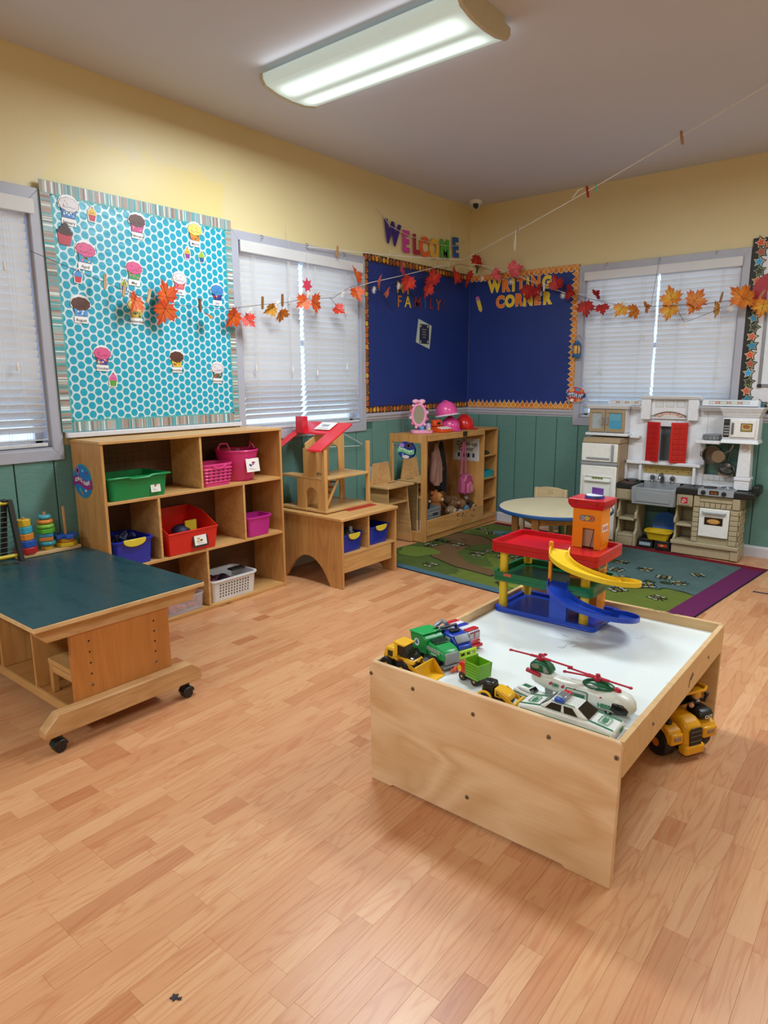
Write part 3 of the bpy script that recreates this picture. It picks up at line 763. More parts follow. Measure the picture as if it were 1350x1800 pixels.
# --- play table with arched ends, the dollhouse stands on it
r = thing('arched_table', 'low maple table with arched end panels and two cubbies under the dollhouse', 'table', (.385, -2.36, 0))
hd, hw = .32, .295; HT = .488
arch = [(-hd, 0), (-hd+.09, 0)] + [(-hd+.09+.02+(.40-.0)*(i/14), .0+.19*math.sin(PI*i/14)**.62) for i in range(1, 14)] + [(hd-.115, 0), (hd, 0), (hd, HT-.02), (-hd, HT-.02)]
for a, b in ((-hw, -hw+.018), (hw-.018, hw)): part('end_panel', MB().prism(arch, 'xz', a, b), mapleZ, r, .002)
part('top', MB().prism(rrect(-hd-.005, hd+.012, -hw-.012, hw+.012, .015), 'xy', HT-.0195, HT), maple, r, .003)
part('shelf', MB().box(-hd+.02, hd-.004, -hw+.019, hw-.019, .222, .238), maple, r, .0015)
part('apron', MB().box(hd-.022, hd-.006, -hw+.019, hw-.055, .108, .221), maple, r, .002)
part('divider', MB().box(-hd+.02, hd-.006, -.02, -.003, .239, HT-.02), maple, r, .0015)
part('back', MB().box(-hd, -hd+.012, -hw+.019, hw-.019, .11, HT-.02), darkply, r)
screw(r, (.24, -hw, .144), (0, -1, 0), .005)
bluebin('blue_bin', 'blue bin with a yellow handle, left of the two under the dollhouse', (.55, -2.515, .2392), .092, .12, .122)
b2 = bluebin('blue_bin', 'blue bin with a yellow handle, right of the two under the dollhouse', (.55, -2.225, .2392), .095, .12, .13)
r = thing('block_pile', 'loose wooden pieces piled in the left blue bin under the dollhouse', 'blocks', (.55, -2.515, .33))
m = MB(); rr = random.Random(2)
for k in range(12):
    M_ = T(rr.uniform(-.08, .08), rr.uniform(-.06, .06), rr.uniform(0, .045)) @ Euler((rr.random()*3, rr.random()*3, rr.random()*3)).to_matrix().to_4x4()
    m.mat(P(rr.choice(('6a3020', '2c2c34', 'a07040', '8a8a90', '50503a')), .5)).box(-.03, .03, -.012, .012, -.008, .008, M_)
o = part('pieces', m, None, r); o['kind'] = 'stuff'
r = thing('red_board', 'thin red board lying flat under the dollhouse base', 'board', (0, 0, 0))
part('sheet', MB().box(.30, .565, -2.42, -2.125, .489, .4925), P('b0271e', .5), r)

# --- dollhouse
r = doll = thing('dollhouse', 'wooden dollhouse with a red sloping roof on the arched table', 'dollhouse', (0, 0, .493))
dw = wood('dollhouse_ply', 'd2a264', 'b57c3f', .42, 'z', 7., 1, .4); dwf = wood('dollhouse_floor', 'd2a86e', 'ae7e48', .35, 'y', 9.)
def q(z): return z-.493
part('base', MB().box(.07, .522, -2.61, -2.115, q(.494), q(.510)), dwf, r, .002)
def archwall(a0, a1, z0, z1, ax0, ax1, az, n=12):
    c = (ax0+ax1)/2; rr_ = (ax1-ax0)/2
    return [(a0, z0), (ax0, z0)] + [(c-rr_*math.cos(PI*i/n), az-rr_+rr_*math.sin(PI*i/n)) for i in range(n+1)] + [(ax1, z0), (a1, z0), (a1, z1), (a0, z1)]
part('left_wall', MB().prism(archwall(.238, .485, q(.511), q(.719), .325, .438, q(.662)), 'xz', -2.604, -2.594), dw, r, .001)
part('corner_post', MB().box(.486, .512, -2.606, -2.578, q(.511), q(.925)), dw, r, .002)
part('right_post', MB().box(.488, .512, -2.155, -2.130, q(.511), q(.957)), dw, r, .002)
fm = MB(); fm.prism([(.075, -2.605), (.484, -2.605), (.484, -2.575), (.487, -2.157), (.487, -2.135), (.27, -2.135), (.27, -2.42), (.40, -2.42), (.40, -2.50), (.27, -2.50), (.075, -2.50)], 'xy', q(.7195), q(.7345))
fm.box(.4845, .516, -2.5775, -2.1555, q(.7195), q(.7345))
part('upper_floor', fm, dwf, r, .0015)
# inner wall with an arch on each storey, its top follows the roof
part('inner_wall', MB().prism(archwall(-2.54, -2.138, q(.511), q(.719), -2.285, -2.19, q(.685)), 'yz', .257, .267), dw, r, .001)
iw = [(-2.54, q(.735)), (-2.305, q(.735))] + [(-2.255-.05*math.cos(PI*i/12), q(.875)+.05*math.sin(PI*i/12)) for i in range(13)] + [(-2.205, q(.735)), (-2.138, q(.735)), (-2.138, q(.99)), (-2.20, q(1.02)), (-2.32, q(1.055)), (-2.54, q(.955))]
part('upper_inner_wall', MB().prism(iw, 'yz', .257, .267), dw, r, .001)
part('upper_side_wall', MB().prism([(.30, q(.735)), (.425, q(.735)), (.425, q(.93)), (.30, q(.93))], 'xz', -2.60, -2.592), dw, r, .001)
for k in range(5): part('stair_tread', MB().box(.42, .478, -2.565+k*.024, -2.535+k*.024, q(.55+k*.034), q(.556+k*.034)), wood('stair_wood', 'b06a35', '8a4a20', .5, 'x'), r)
part('stair_stringer', MB().prism([(-2.588, q(.512)), (-2.565, q(.512)), (-2.425, q(.719)), (-2.45, q(.719))], 'yz', .479, .486), dw, r, .001)
sl = (1.078-.905)/(2.32-2.665)
def rz_(y): return q(1.078+(-2.32-y)*-(.173/.345))
RD = P('d0202e', .25)
rm = MB()
out = [(.045, -2.32), (.512, -2.32), (.512, -2.645), (.385, -2.645), (.385, -2.455), (.115, -2.455), (.115, -2.66), (.045, -2.66)]
n = len(out); vs = [(x, y, rz_(y)) for x, y in out]+[(x, y+.006, rz_(y)+.014) for x, y in out]
rm.add(vs, [tuple(range(n)), tuple(range(2*n-1, n-1, -1))]+[((i+1) % n, i, n+i, n+(i+1) % n) for i in range(n)])
part('roof', rm, RD, r, .002)
part('chimney', MB().box(.10, .17, -2.47, -2.415, rz_(-2.47)+.012, q(1.135)), RD, r, .003)
Mr = Matrix.Translation((.31, -2.375, rz_(-2.375)+.0175)) @ RX(math.atan2(.173, .345))
m = MB(); m.mat(P('e8e4e2', .5)).box(-.075, .075, -.05, .05, 0, .001, Mr).mat(P('9aa0a6', .6)).box(-.04, .03, -.01, .02, .001, .0016, Mr).mat(P('777b80', .6)).box(-.05, .05, -.035, -.03, .001, .0016, Mr)
part('roof_sticker', m, None, r)
m = MB(); m.prism([(-2.14, .489+.15), (-2.14, .66), (-2.139, .66)], 'yz', .05, .051)
r = thing('wire_hanger', 'thin white wire hanger leaning on the green wall behind the dollhouse', 'hanger', (0, 0, 0))
part('wire', MB().tube([(.035, -2.02, 1.02), (.035, -1.92, .985), (.035, -1.66, .868), (.035, -1.70, .858), (.035, -2.2, .885), (.035, -2.2, .895)], .0025, 6, True), P('e6e6e4', .4), r)

# --- toy vanity stand between the dollhouse and the dress-up unit
r = thing('toy_vanity', 'small wooden toy vanity with a low back in front of the mirror', 'vanity', (0, 0, .0085))
vw = wood('vanity_ply', 'd0a46c', 'a87442', .45, 'x')
tp = rrect(.055, .29, -1.645, -1.275, .018)
part('top', MB().prism(tp, 'xy', .50, .516), vw, r, .002)
part('back_panel', MB().prism([(-1.60, .5165), (-1.325, .5165), (-1.365, .69), (-1.565, .69)], 'yz', .06, .072), vw, r, .002)
part('slot', MB().box(.115, .135, -1.44, -1.33, .5162, .5172), P('4a2c16', .7), r)
part('side_panel', MB().prism([(.06, 0), (.075, 0), (.075, .36), (.265, .36), (.265, .4995), (.06, .4995)], 'xz', -1.615, -1.602), vw, r, .001)
m = MB(); m.add([(.06,-1.345,.4995),(.25,-1.345,.4995),(.27,-1.295,0),(.04,-1.295,0),(.06,-1.332,.4995),(.25,-1.332,.4995),(.27,-1.282,0),(.04,-1.282,0)], [(0,1,2,3),(7,6,5,4),(0,4,5,1),(1,5,6,2),(2,6,7,3),(3,7,4,0)])
part('side_panel', m, vw, r, .001)
part('cubby_floor', MB().box(.065, .258, -1.60, -1.336, .36, .372), vw, r, .001)
part('cubby_back', MB().box(.06, .07, -1.60, -1.347, .373, .4995), darkply, r)

# --- dress-up unit in the corner
r = dress = thing('dressup_unit', 'wooden dress-up unit with a mirror end, hanging space and narrow shelves', 'cabinet', (0, 0, .0085))
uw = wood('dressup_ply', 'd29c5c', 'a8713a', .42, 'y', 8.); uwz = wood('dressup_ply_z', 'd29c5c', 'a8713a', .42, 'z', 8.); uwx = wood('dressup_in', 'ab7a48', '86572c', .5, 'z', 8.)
xb, xf = .02, .4
fr_ = MB()
part('mirror_frame', MB().prism([(xb-.01, 0), (xf-.005, 0), (xf-.005, .925), (xb-.01, .925), (xb-.01, .853), (.345, .853), (.345, .085), (.04, .085), (.04, .853), (xb-.01, .8529)], 'xz', -1.268, -1.25), uwz, r, .001)
mir, t = newmat('mirror_silver', 'e8ecec', .03, 1.0)
part('mirror', MB().box(.038, .347, -1.2565, -1.2535, .083, .855), mir, r)
for x, z in ((.062, .82), (.32, .82), (.062, .48), (.32, .48), (.062, .12), (.32, .12)): part('mirror_screw', MB().cyl((x, -1.2585, z), (x, -1.2565, z), .006, .006, 10), screwm, r)
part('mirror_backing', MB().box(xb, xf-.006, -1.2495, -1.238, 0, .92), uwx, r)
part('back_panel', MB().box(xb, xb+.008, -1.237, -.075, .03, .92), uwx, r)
part('top_panel', MB().box(xb, xf, -1.237, -.065, .905, .922), uw, r, .002)
part('top_fascia', MB().box(xf-.016, xf, -1.237, -.318, .868, .9045), uw, r, .0015)
part('right_panel', MB().box(xb, xf, -.078, -.065, 0, .9045), uwz, r, .0015)
part('divider', MB().box(xb+.009, xf-.002, -.322, -.308, .03, .9045), uwz, r, .0015)
part('bin_front', MB().box(xf-.018, xf-.002, -1.237, -.323, .074, .19), uw, r, .002)
part('floor_panel', MB().box(xb+.009, xf, -1.237, -.079, .052, .0735), uw, r, .002)
part('kick_board', MB().box(xf-.03, xf-.014, -1.237, -.079, 0, .0515), uw, r)
for z in (.668, .447, .253, .0875): part('shelf', MB().box(xb+.009, xf-.003, -.3075, -.0785, z-.0135, z), uw, r, .001)
m = MB(); rr = random.Random(6)
for k in range(16): y = -.78+rr.uniform(0, .12) if k < 9 else -.6+rr.uniform(-.05, .2); z = .10+rr.uniform(0, .085); m.box(xf-.0022, xf-.0015, y, y+rr.uniform(.006, .02), z, z+rr.uniform(.004, .018))
m.mats.append(P('2e1c10', .7)); part('worn_patch', m, None, r)['kind'] = 'stuff'
part('latch', MB().box(xf, xf+.004, -.70, -.63, .875, .92), P('3a2412', .5), r, .001)
r = thing('dressup_sign', 'white paper sign reading Dress-up Center inside the dress-up unit', 'sign', M=Matrix(((1,0,0,.20),(0,0,-1,-.3225),(0,1,0,.725),(0,0,0,1))))
part('paper', MB().box(-.145, .145, -.108, .108, 0, .001), P('dcdad8', .6), r)
m = MB(); m.text('Dress-up', .062, .0006, .0006, T(.01, .055, .0014)); m.text('Center', .058, .0006, .0006, T(.0, .005, .0014))
for a, b, c, d in ((-.12, .12, -.0955, -.0945), (-.12, .12, .0945, .0955), (-.1205, -.1195, -.095, .095), (.1195, .1205, -.095, .095)): m.box(a, b, c, d, .001, .0015)
m.mats.append(P('222226', .6)); part('lettering', m, None, r)
m = MB(); 
for x, c in ((-.08, '20202a'), (-.03, '1a1a1c'), (0, '1a1a1c'), (.03, '1a1a1c'), (.085, '2a3a70')): m.mat(P(c, .6)).box(x-.012, x+.012, -.075, -.035, .001, .0016)
part('pictures', m, None, r)
# ================================================================ THINGS ON THE WALLS
def FLm(y, z, x=.02, rot=0.): return FL(y, z, x, rot)
# --- polka dot board
dots, t = newmat('polka_paper', '3ab8d0', .35)
pz = t.pos(); sp = t.new('SeparateXYZ'); t.link(pz, sp.inputs[0])
cb = t.new('CombineXYZ'); t.link(sp.outputs[1], cb.inputs[0]); t.link(sp.outputs[2], cb.inputs[1])
def lat(ox, oy):
    a = t.vmath('ADD', cb.outputs[0], (ox, oy, 0)).outputs[0]
    a = t.vmath('DIVIDE', a, (.0838, .0484, 1)).outputs[0]
    a = t.vmath('SUBTRACT', t.vmath('FRACTION', a).outputs[0], (.5, .5, 0)).outputs[0]
    a = t.vmath('MULTIPLY', a, (.0838, .0484, 0)).outputs[0]
    return t.vmath('LENGTH', a).outputs['Value']
d = t.math('MINIMUM', lat(0, 0), lat(.0419, .0242))
inn = t.math('LESS_THAN', d, .0193); ring = t.math('LESS_THAN', d, .0207)
c = t.mix(ring, lin('c8dae1'), lin('5c9a9f')); c = t.mix(inn, c, lin('1b9cb8'))
t.link(c, t.b.inputs['Base Color'])
wr = t.noise(t.mapv(pz, (1, 1, 2)), 9, 3, .5, .4); t.bump(wr, .35, .01)
r = thing('polka_dot_board', 'large pinboard in white paper with turquoise polka dots and cupcake cutouts', 'bulletin board')
part('backing', MB().box(.025, .03, -4.105, -2.922, 1.118, 2.385), P('d8d8dc', .6), r)
part('paper_sheet', MB().box(.03, .0312, -4.06, -2.96, 1.39+.11, 2.34), dots, r)
part('paper_sheet', MB().box(.03, .0307, -4.06, -2.96, 1.17, 1.51), dots, r)
bookm = {}
def border_strip(u0, u1, v, depth, inward, horiz, seed, M, mats, edge, parent, step=.037, amp=.008, name='border'):
    """scalloped paper trim; mats = list of (material, weight) for the printed stripes"""
    m = MB(); rr = random.Random(seed); n = max(2, int(round((u1-u0)/step))); st = (u1-u0)/n
    pts = [(u0, 0)]
    for i in range(n):
        for k in range(5): pts.append((u0+st*(i+k/4), depth+amp*math.sin(PI*k/4)))
    pts.append((u1, 0))
    def q(a, b): return (a, v+inward*b) if horiz else (v+inward*b, a)
    m.mat(edge).prism([q(a, b) for a, b in pts], 'xy', 0, .0016, M)
    u = u0+.002
    while u < u1-.006:
        w = rr.choice((.004, .006, .006, .010)); mm = rr.choice(mats)
        p = [q(a, b) for a, b in ((u, .002), (min(u+w, u1), .002), (min(u+w, u1), depth-.004), (u, depth-.004))]
        m.mat(mm).prism(p, 'xy', .0016, .0020, M); u += w+.0015
    return part(name, m, None, parent)
bk = [P(c, .45) for c in ('b08a80', 'a88a7e', 'b59a90', '8c6a60', '4fa0a8', '9fb4b8', 'dfe6e6', 'c2a79c', '7c9aa0')]
eg = P('5aa8a6', .45); M0 = FL(0, 0, .0315)
border_strip(-4.118, -2.918, 2.388, .062, -1, True, 1, M0, bk, eg, r)
border_strip(-4.06, -2.962, 1.120, .058, 1, True, 2, M0, bk, eg, r)
border_strip(1.122, 2.326, -4.118, .056, 1, False, 3, M0, bk, eg, r)
border_strip(1.122, 2.326, -2.918, .048, -1, False, 4, M0, bk, eg, r)
part('tray', MB().box(.026, .055, -4.105, -2.918, 1.090, 1.117), P('d2d2da', .35), r, .004)
# cupcakes
def cupcake(y, z, h, frost, cup, deco, text, label, rot=0., mini=False, big=True, name='cupcake_cutout'):
    r = thing(name, label, 'cutout', None, 0, 'cupcake cutouts on the polka dot board', FL(y, z, .0335, rot))
    w = h*.74
    wht = P('ece9ea', .45); ol = P('3a2a2c', .5)
    m = MB()
    bp = [(-.34, -.5), (.34, -.5), (.36, -.30), (.30, -.26), (.36, .02), (.5, .06), (.53, .2), (.45, .36), (.25, .48), (0, .52), (-.25, .48), (-.45, .36), (-.53, .2), (-.5, .06), (-.36, .02), (-.30, -.26), (-.36, -.30)]
    if mini: bp = [(-.33, -.5), (.33, -.5), (.42, 0), (.40, .16), (.2, .32), (.12, .5), (-.12, .5), (-.2, .32), (-.40, .16), (-.42, 0)]
    m.prism([(a*w*1.0, b*h) for a, b in bp], 'xy', 0, .0012); part('backing', m, wht, r)
    if mini:
        m = MB(); m.prism([(-.24*w, -.44*h), (.24*w, -.44*h), (.34*w, -.06*h), (-.34*w, -.06*h)], 'xy', .0012, .0018); part('wrapper', m, P(cup, .45), r)
        m = MB(); m.prism([(-.36*w, -.08*h), (.36*w, -.08*h), (.36*w, .08*h), (.2*w, .26*h), (.08*w, .34*h), (-.08*w, .34*h), (-.2*w, .26*h), (-.36*w, .08*h)], 'xy', .0018, .0026); part('frosting', m, P(frost, .45), r)
        part('cherry', MB().prism(ell(0, .37*h, .07*w, .05*h, 10), 'xy', .0026, .0032), P('8a2030', .4), r)
        if text:
            m = MB(); 
            for k in range(5): m.box((-.2+.08*k)*w, (-.16+.08*k)*w, .02*h, (.05+.03*(k % 2))*h, .0026, .003)
            m.mats.append(P(deco, .5)); part('scribbled_name', m, None, r)
        return r
    m = MB(); cz = -.26
    m.mat(ol).prism([(-.285*w, cz*h), (.285*w, cz*h), (.385*w, .06*h), (-.385*w, .06*h)], 'xy', .0012, .0016)
    m.mat(P(cup, .45)).prism([(-.27*w, (cz+.015)*h), (.27*w, (cz+.015)*h), (.37*w, .05*h), (-.37*w, .05*h)], 'xy', .0016, .0020)
    rr = random.Random(int(abs(y*1000)))
    for k in range(9):
        a, b = rr.uniform(-.24, .24)*w, rr.uniform(-.2, -.0)*h; dc = rr.choice(deco)
        if rr.random() < .5: m.mat(P(dc, .45)).prism(ell(a, b, .055*w, .04*h, 8), 'xy', .0020, .0024)
        else: m.mat(P(dc, .45)).prism(starp(a, b, .07*w, .03*w), 'xy', .0020, .0024)
    part('wrapper', m, None, r)
    def cloud(s): return [(math.cos(2*PI*i/48)*w*s*(.47+.035*abs(math.sin(4.5*2*PI*i/48))), .19*h+math.sin(2*PI*i/48)*h*s*(.225+.02*abs(math.sin(4.5*2*PI*i/48)))) for i in range(48)]
    m = MB(); m.mat(ol).prism(cloud(1.0), 'xy', .0022, .0027).mat(P(frost, .45)).prism(cloud(.955), 'xy', .0027, .0032)
    for k in range(6):
        a = rr.uniform(-.3, .3)*w; b = rr.uniform(.08, .3)*h; an = rr.uniform(0, PI)
        m.mat(ol).box(-.035*w, .035*w, -.004*w-.0005, .004*w+.0005, .0032, .0036, T(a, b, 0) @ RZ(an))
    m.mat(ol).tube([(-.28*w, .12*h, .0034), (-.1*w, .07*h, .0034), (.05*w, .13*h, .0034), (.2*w, .08*h, .0034), (.33*w, .14*h, .0034)], .0009, 4)
    part('frosting', m, None, r)
    if text:
        m = MB(); m.text(text, h*.15, .0005, .0002, T(0, -.40*h, .0016)); m.mats.append(ol); part('caption', m, None, r)
    return r
wf, ch, yl, pk = 'd9d3d8', '5a3226', 'e8cf6a', 'd8568a'
cupcake(-3.975, 2.262, .15, wf, '2f6fb8', ('dfeaf4', '8ab8e0'), 'January', 'white January cupcake with a blue snowflake cup on the polka dot board', -.06)
cupcake(-3.848, 2.268, .084, 'e4b83e', 'b8283c', '5a2a20', 'x', 'mini yellow cupcake with a dark red cup beside the January cupcake', -.08, True)
cupcake(-3.585, 2.250, .14, ch, 'c8387c', ('e88ab4', 'f0d0e0'), 'February', 'chocolate February cupcake with a pink cup at the top of the board', -.04)
cupcake(-3.196, 2.263, .142, yl, 'd88a2a', ('3a8a4a', 'c84a2a'), 'March', 'yellow March cupcake with an orange and green cup', -.02)
cupcake(-3.259, 2.149, .075, 'd8b23e', '8a3a90', '4a2a50', 'x', 'mini yellow cupcake with a purple cup under the March cupcake', 0, True)
cupcake(-3.157, 2.140, .075, '9cb83a', '2a5a90', '2a3a50', '', 'mini lime cupcake with a blue cup under the March cupcake', 0, True)
cupcake(-3.905, 2.050, .15, pk, '3a94c8', ('e0c040', '5ab060', 'e06a9a'), 'April', 'pink April cupcake with a light blue cup', -.1)
cupcake(-3.956, 1.942, .08, '4a90d0', 'c83040', '20304a', '', 'mini blue cupcake with a red cup under the April cupcake', -.1, True)
cupcake(-3.625, 1.992, .14, pk, '3f9a50', ('e8d040', 'e880b0'), 'May', 'pink May cupcake with a green flower cup at the centre of the board', -.06)
cupcake(-3.692, 1.919, .078, 'a8b840', '3a6ab0', '40502a', 'x', 'mini lime cupcake under the May cupcake, behind a clothespin', -.1, True)
cupcake(-3.327, 1.966, .135, wf, 'd84a80', ('f0c030', 'f09040'), 'June', 'white June cupcake with a pink and orange cup', -.04)
cupcake(-3.053, 1.925, .135, '3f86c8', '203a80', ('d03040', 'f0f0f0'), 'July', 'blue July cupcake with a navy starred cup at the right of the board', -.02)
cupcake(-3.957, 1.770, .145, ch, '5a9ad8', ('f0f4f8', '2a70b8'), 'August', 'chocolate August cupcake with a blue sky cup', -.04)
cupcake(-3.629, 1.785, .15, 'ead07a', 'd8b040', ('c83040', '3a80b0', '3a9050'), 'September', 'yellow September cupcake with a many-coloured cup behind a leaf', -.04)
cupcake(-3.859, 1.515, .138, pk, '5a3a8a', ('f0a030', 'f0f0f0', 'e86a2a'), 'October', 'pink October cupcake with a purple candy corn cup', -.06)
cupcake(-3.805, 1.401, .088, 'dc6a9c', '5a9a3a', '6a2a48', 'x', 'mini pink cupcake with a green cup under the October cupcake', -.08, True)
cupcake(-3.381, 1.507, .135, ch, 'e0c03a', ('c85a2a', '7a9a3a', 'b83a2a'), 'November', 'chocolate November cupcake with a yellow leaf cup low on the board', -.02)
cupcake(-3.082, 1.440, .135, wf, '2a6a4a', ('dfe8e4', 'c83040'), 'December', 'white December cupcake with a dark green cup at the lower right', -.04)
r = thing('ice_cream_cutout', 'chocolate soft-serve cutout in a red cup below the January cupcake', 'cutout', None, 0, 'cupcake cutouts on the polka dot board', FL(-4.007, 2.143, .0335, -.12))
part('cup', MB().prism([(-.028, -.055), (.028, -.055), (.04, .005), (-.04, .005)], 'xy', 0, .0015), P('b83448', .45), r)
m = MB(); m.prism(scal(0, .01, .038, .014, 8, .12), 'xy', .0015, .003); m.prism(scal(0, .027, .027, .013, 8, .12), 'xy', .003, .0036); m.prism(scal(0, .043, .014, .012, 8, .12), 'xy', .0036, .0042); part('swirl', m, P('4a2c26', .5), r)

# --- blue boards by the corner
bluep, t = newmat('navy_paper', '16307c', .55); pz = t.pos()
t.link(t.mix(t.noise(pz, 2.2, 3), lin('10286e'), lin('193480')), t.b.inputs['Base Color']); t.bump(t.noise(pz, 5, 3, .5, .3), .3, .012)
r = thing('blue_board', 'dark blue bulletin board reading FAMILY, left of the room corner', 'bulletin board')
part('paper_sheet', MB().box(.006, .012, -1.588, -.014, 1.116, 2.372), bluep, r)
def leaf_border(u0, u1, v, depth, inward, horiz, seed, M, parent):
    m = MB(); rr = random.Random(seed); n = int((u1-u0)/.045); st = (u1-u0)/n
    def q(a, b): return (a, v+inward*b) if horiz else (v+inward*b, a)
    pts = [(u0, 0)]
    for i in range(n): pts += [(u0+st*i, depth-.004), (u0+st*(i+.3), depth-.001), (u0+st*(i+.5), depth+.012), (u0+st*(i+.7), depth-.001)]
    pts += [(u1, depth-.004), (u1, 0)]
    m.mat(P('3a1810', .5)).prism([q(*p) for p in pts], 'xy', 0, .0016, M)
    for i in range(n):
        a = u0+st*(i+.5)
        for k in range(3):
            aa = a+(.0 if k == 0 else rr.uniform(-.018, .018)); bb = depth*(.5 if k == 0 else rr.choice((.15, .85))); s_ = .0155 if k == 0 else .006
            cc = rr.choice(('d8902c', 'b8481e', '8a3a1c', 'd8b03a', 'c46a28', '7a4a2a'))
            x, yv = q(aa, bb); zz = .0016+.0002*(k == 0)
            if k == 0:
                m.mat(P('e0b860', .5)).prism(ell(x, yv, s_*1.12, s_*1.3, 14), 'xy', .0016, zz, M); m.mat(P(cc, .5)).prism(ell(x, yv, s_, s_*1.2, 14), 'xy', zz, zz+.0003, M)
            else: m.mat(P(cc, .5)).prism(ell(x, yv, s_, s_, 10), 'xy', .0016, .0019, M)
    return part('border', m, None, parent)
M1 = FL(0, 0, .0125)
leaf_border(-1.59, -.03, 2.376, .058, -1, True, 1, M1, r); leaf_border(-1.59, -.03, 1.114, .055, 1, True, 2, M1, r)
leaf_border(1.17, 2.315, -1.59, .05, 1, False, 3, M1, r)
r = thing('writing_board', 'dark blue WRITING CORNER bulletin board right of the room corner', 'bulletin board')
part('paper_sheet', MB().box(.014, 1.13, -.012, -.006, 1.116, 2.36), bluep, r)
def pump_border(u0, u1, v, depth, inward, horiz, seed, M, parent):
    m = MB(); rr = random.Random(seed); n = int((u1-u0)/.047); st = (u1-u0)/n
    def q(a, b): return (a, v+inward*b) if horiz else (v+inward*b, a)
    m.mat(P('d8842a', .5)).prism([q(u0, 0), q(u1, 0), q(u1, depth*.55), q(u0, depth*.55)], 'xy', 0, .0012, M)
    for i in range(n):
        x, yv = q(u0+st*(i+.5), depth*.55); s_ = rr.uniform(.85, 1.1)
        z0 = .0012 + .0007*(i % 2)
        if horiz: tear = lambda k: [(x+k*.024*s_*math.cos(a), yv+(.0 if inward < 0 else 0)+k*(.026*s_*math.sin(a)+(.02*s_ if abs(a-PI/2) < .2 else 0))) for a in [2*PI*j/16 for j in range(16)]]
        else: tear = lambda k: [(x+k*.026*s_*math.cos(a)-(k*.016*s_ if abs(a-PI) < .2 else 0), yv+k*.024*s_*math.sin(a)) for a in [2*PI*j/16 for j in range(16)]]
        m.mat(P('f0d8b0', .5)).prism(tear(1.0), 'xy', z0, z0+.0004, M)
        m.mat(P(rr.choice(('e08a20', 'd87a1e', 'e49a34')), .5)).prism(tear(.86), 'xy', z0+.0004, z0+.0007, M)
        for d_ in (-.008, .008): m.mat(P('b05a14', .5)).prism(ell(x+d_*s_, yv, .0012, .016, 6), 'xy', z0+.0007, z0+.0009, M)
    return part('border', m, None, parent)
M2 = FB(0, 0, -.0125)
pump_border(.02, 1.128, 2.362, .06, -1, True, 1, M2, r); pump_border(.02, 1.128, 1.116, .055, 1, True, 2, M2, r)
pump_border(1.165, 2.31, 1.13, .056, -1, False, 3, M2, r)
# letters
def letter(ch, M, h, col, label, group, edge=None, off=.004, th=.003, name='cutout_letter', sx=1.):
    m = MB(); S = Matrix.Diagonal((sx, 1, 1, 1))
    if edge: m.mat(P(edge, .5)).text(ch, h*1.38, th*.6, off+.0032, S @ T(0, 0, th*.3))
    m.mat(P(col, .45)).text(ch, h*1.38, th, off, S @ T(0, 0, th*.5+ (th*.45 if edge else 0)))
    return single(name, m, None, label, 'letter', group, M=M)
ordn = ('first', 'second', 'third', 'fourth', 'fifth', 'sixth', 'seventh')
CN = {'d8a83a': 'tan', 'b8703a': 'brown', 'd8c04a': 'yellow', '7a2a34': 'dark red', '3a5a9a': 'blue', '8a2a40': 'maroon', 'a85a3a': 'rust', '6a2a2a': 'dark red'}
for i, (ch, y, z, c) in enumerate((('F', -1.132, 2.037, 'b8703a'), ('A', -1.013, 2.042, 'd8c04a'), ('M', -.870, 2.049, '7a2a34'), ('I', -.755, 2.054, '3a5a9a'), ('L', -.658, 2.056, '8a2a40'), ('Y', -.548, 2.053, 'a85a3a'), ('!', -.467, 2.056, '6a2a2a'))):
    letter(ch, FL(y, z, .0125), .098, c, f'{CN[c]} {"exclamation mark" if ch == "!" else "letter "+ch}, {ordn[i]} cutout of the word FAMILY! on the blue board', 'letters of MY FAMILY!', '2a1a1a', .001, name='cutout_letter')
letter('M', FL(-1.12, 2.152, .0125), .098, 'c8a040', 'tan letter M above FAMILY on the blue board, mostly hidden by leaves', 'letters of MY FAMILY!', '2a1a1a', .001)
letter('Y', FL(-1.013, 2.150, .0125), .098, 'd8b84a', 'yellow letter Y above FAMILY on the blue board, under the red leaves', 'letters of MY FAMILY!', '2a1a1a', .001)
yw, ow = 'f0cc2a', 'ee7a24'; cn = {yw: 'yellow', ow: 'orange'}
for wd, row in (('WRITING', ((.291, 2.243, yw), (.408, 2.24, ow), (.490, 2.238, yw), (.566, 2.241, ow), (.636, 2.238, yw), (.715, 2.242, ow), (.825, 2.235, yw))),
                ('CORNER', ((.355, 2.097, ow), (.457, 2.098, yw), (.55, 2.101, ow), (.644, 2.096, yw), (.737, 2.099, ow), (.831, 2.096, yw)))):
    for i, (x, z, c) in enumerate(row):
        letter(wd[i], FB(x, z, -.0125, .02), .102, c, f'{cn[c]} bubble letter {wd[i]}, {ordn[i]} letter of {wd} on the writing board', 'letters of WRITING CORNER', 'f4dc9a', .007, sx=.86)
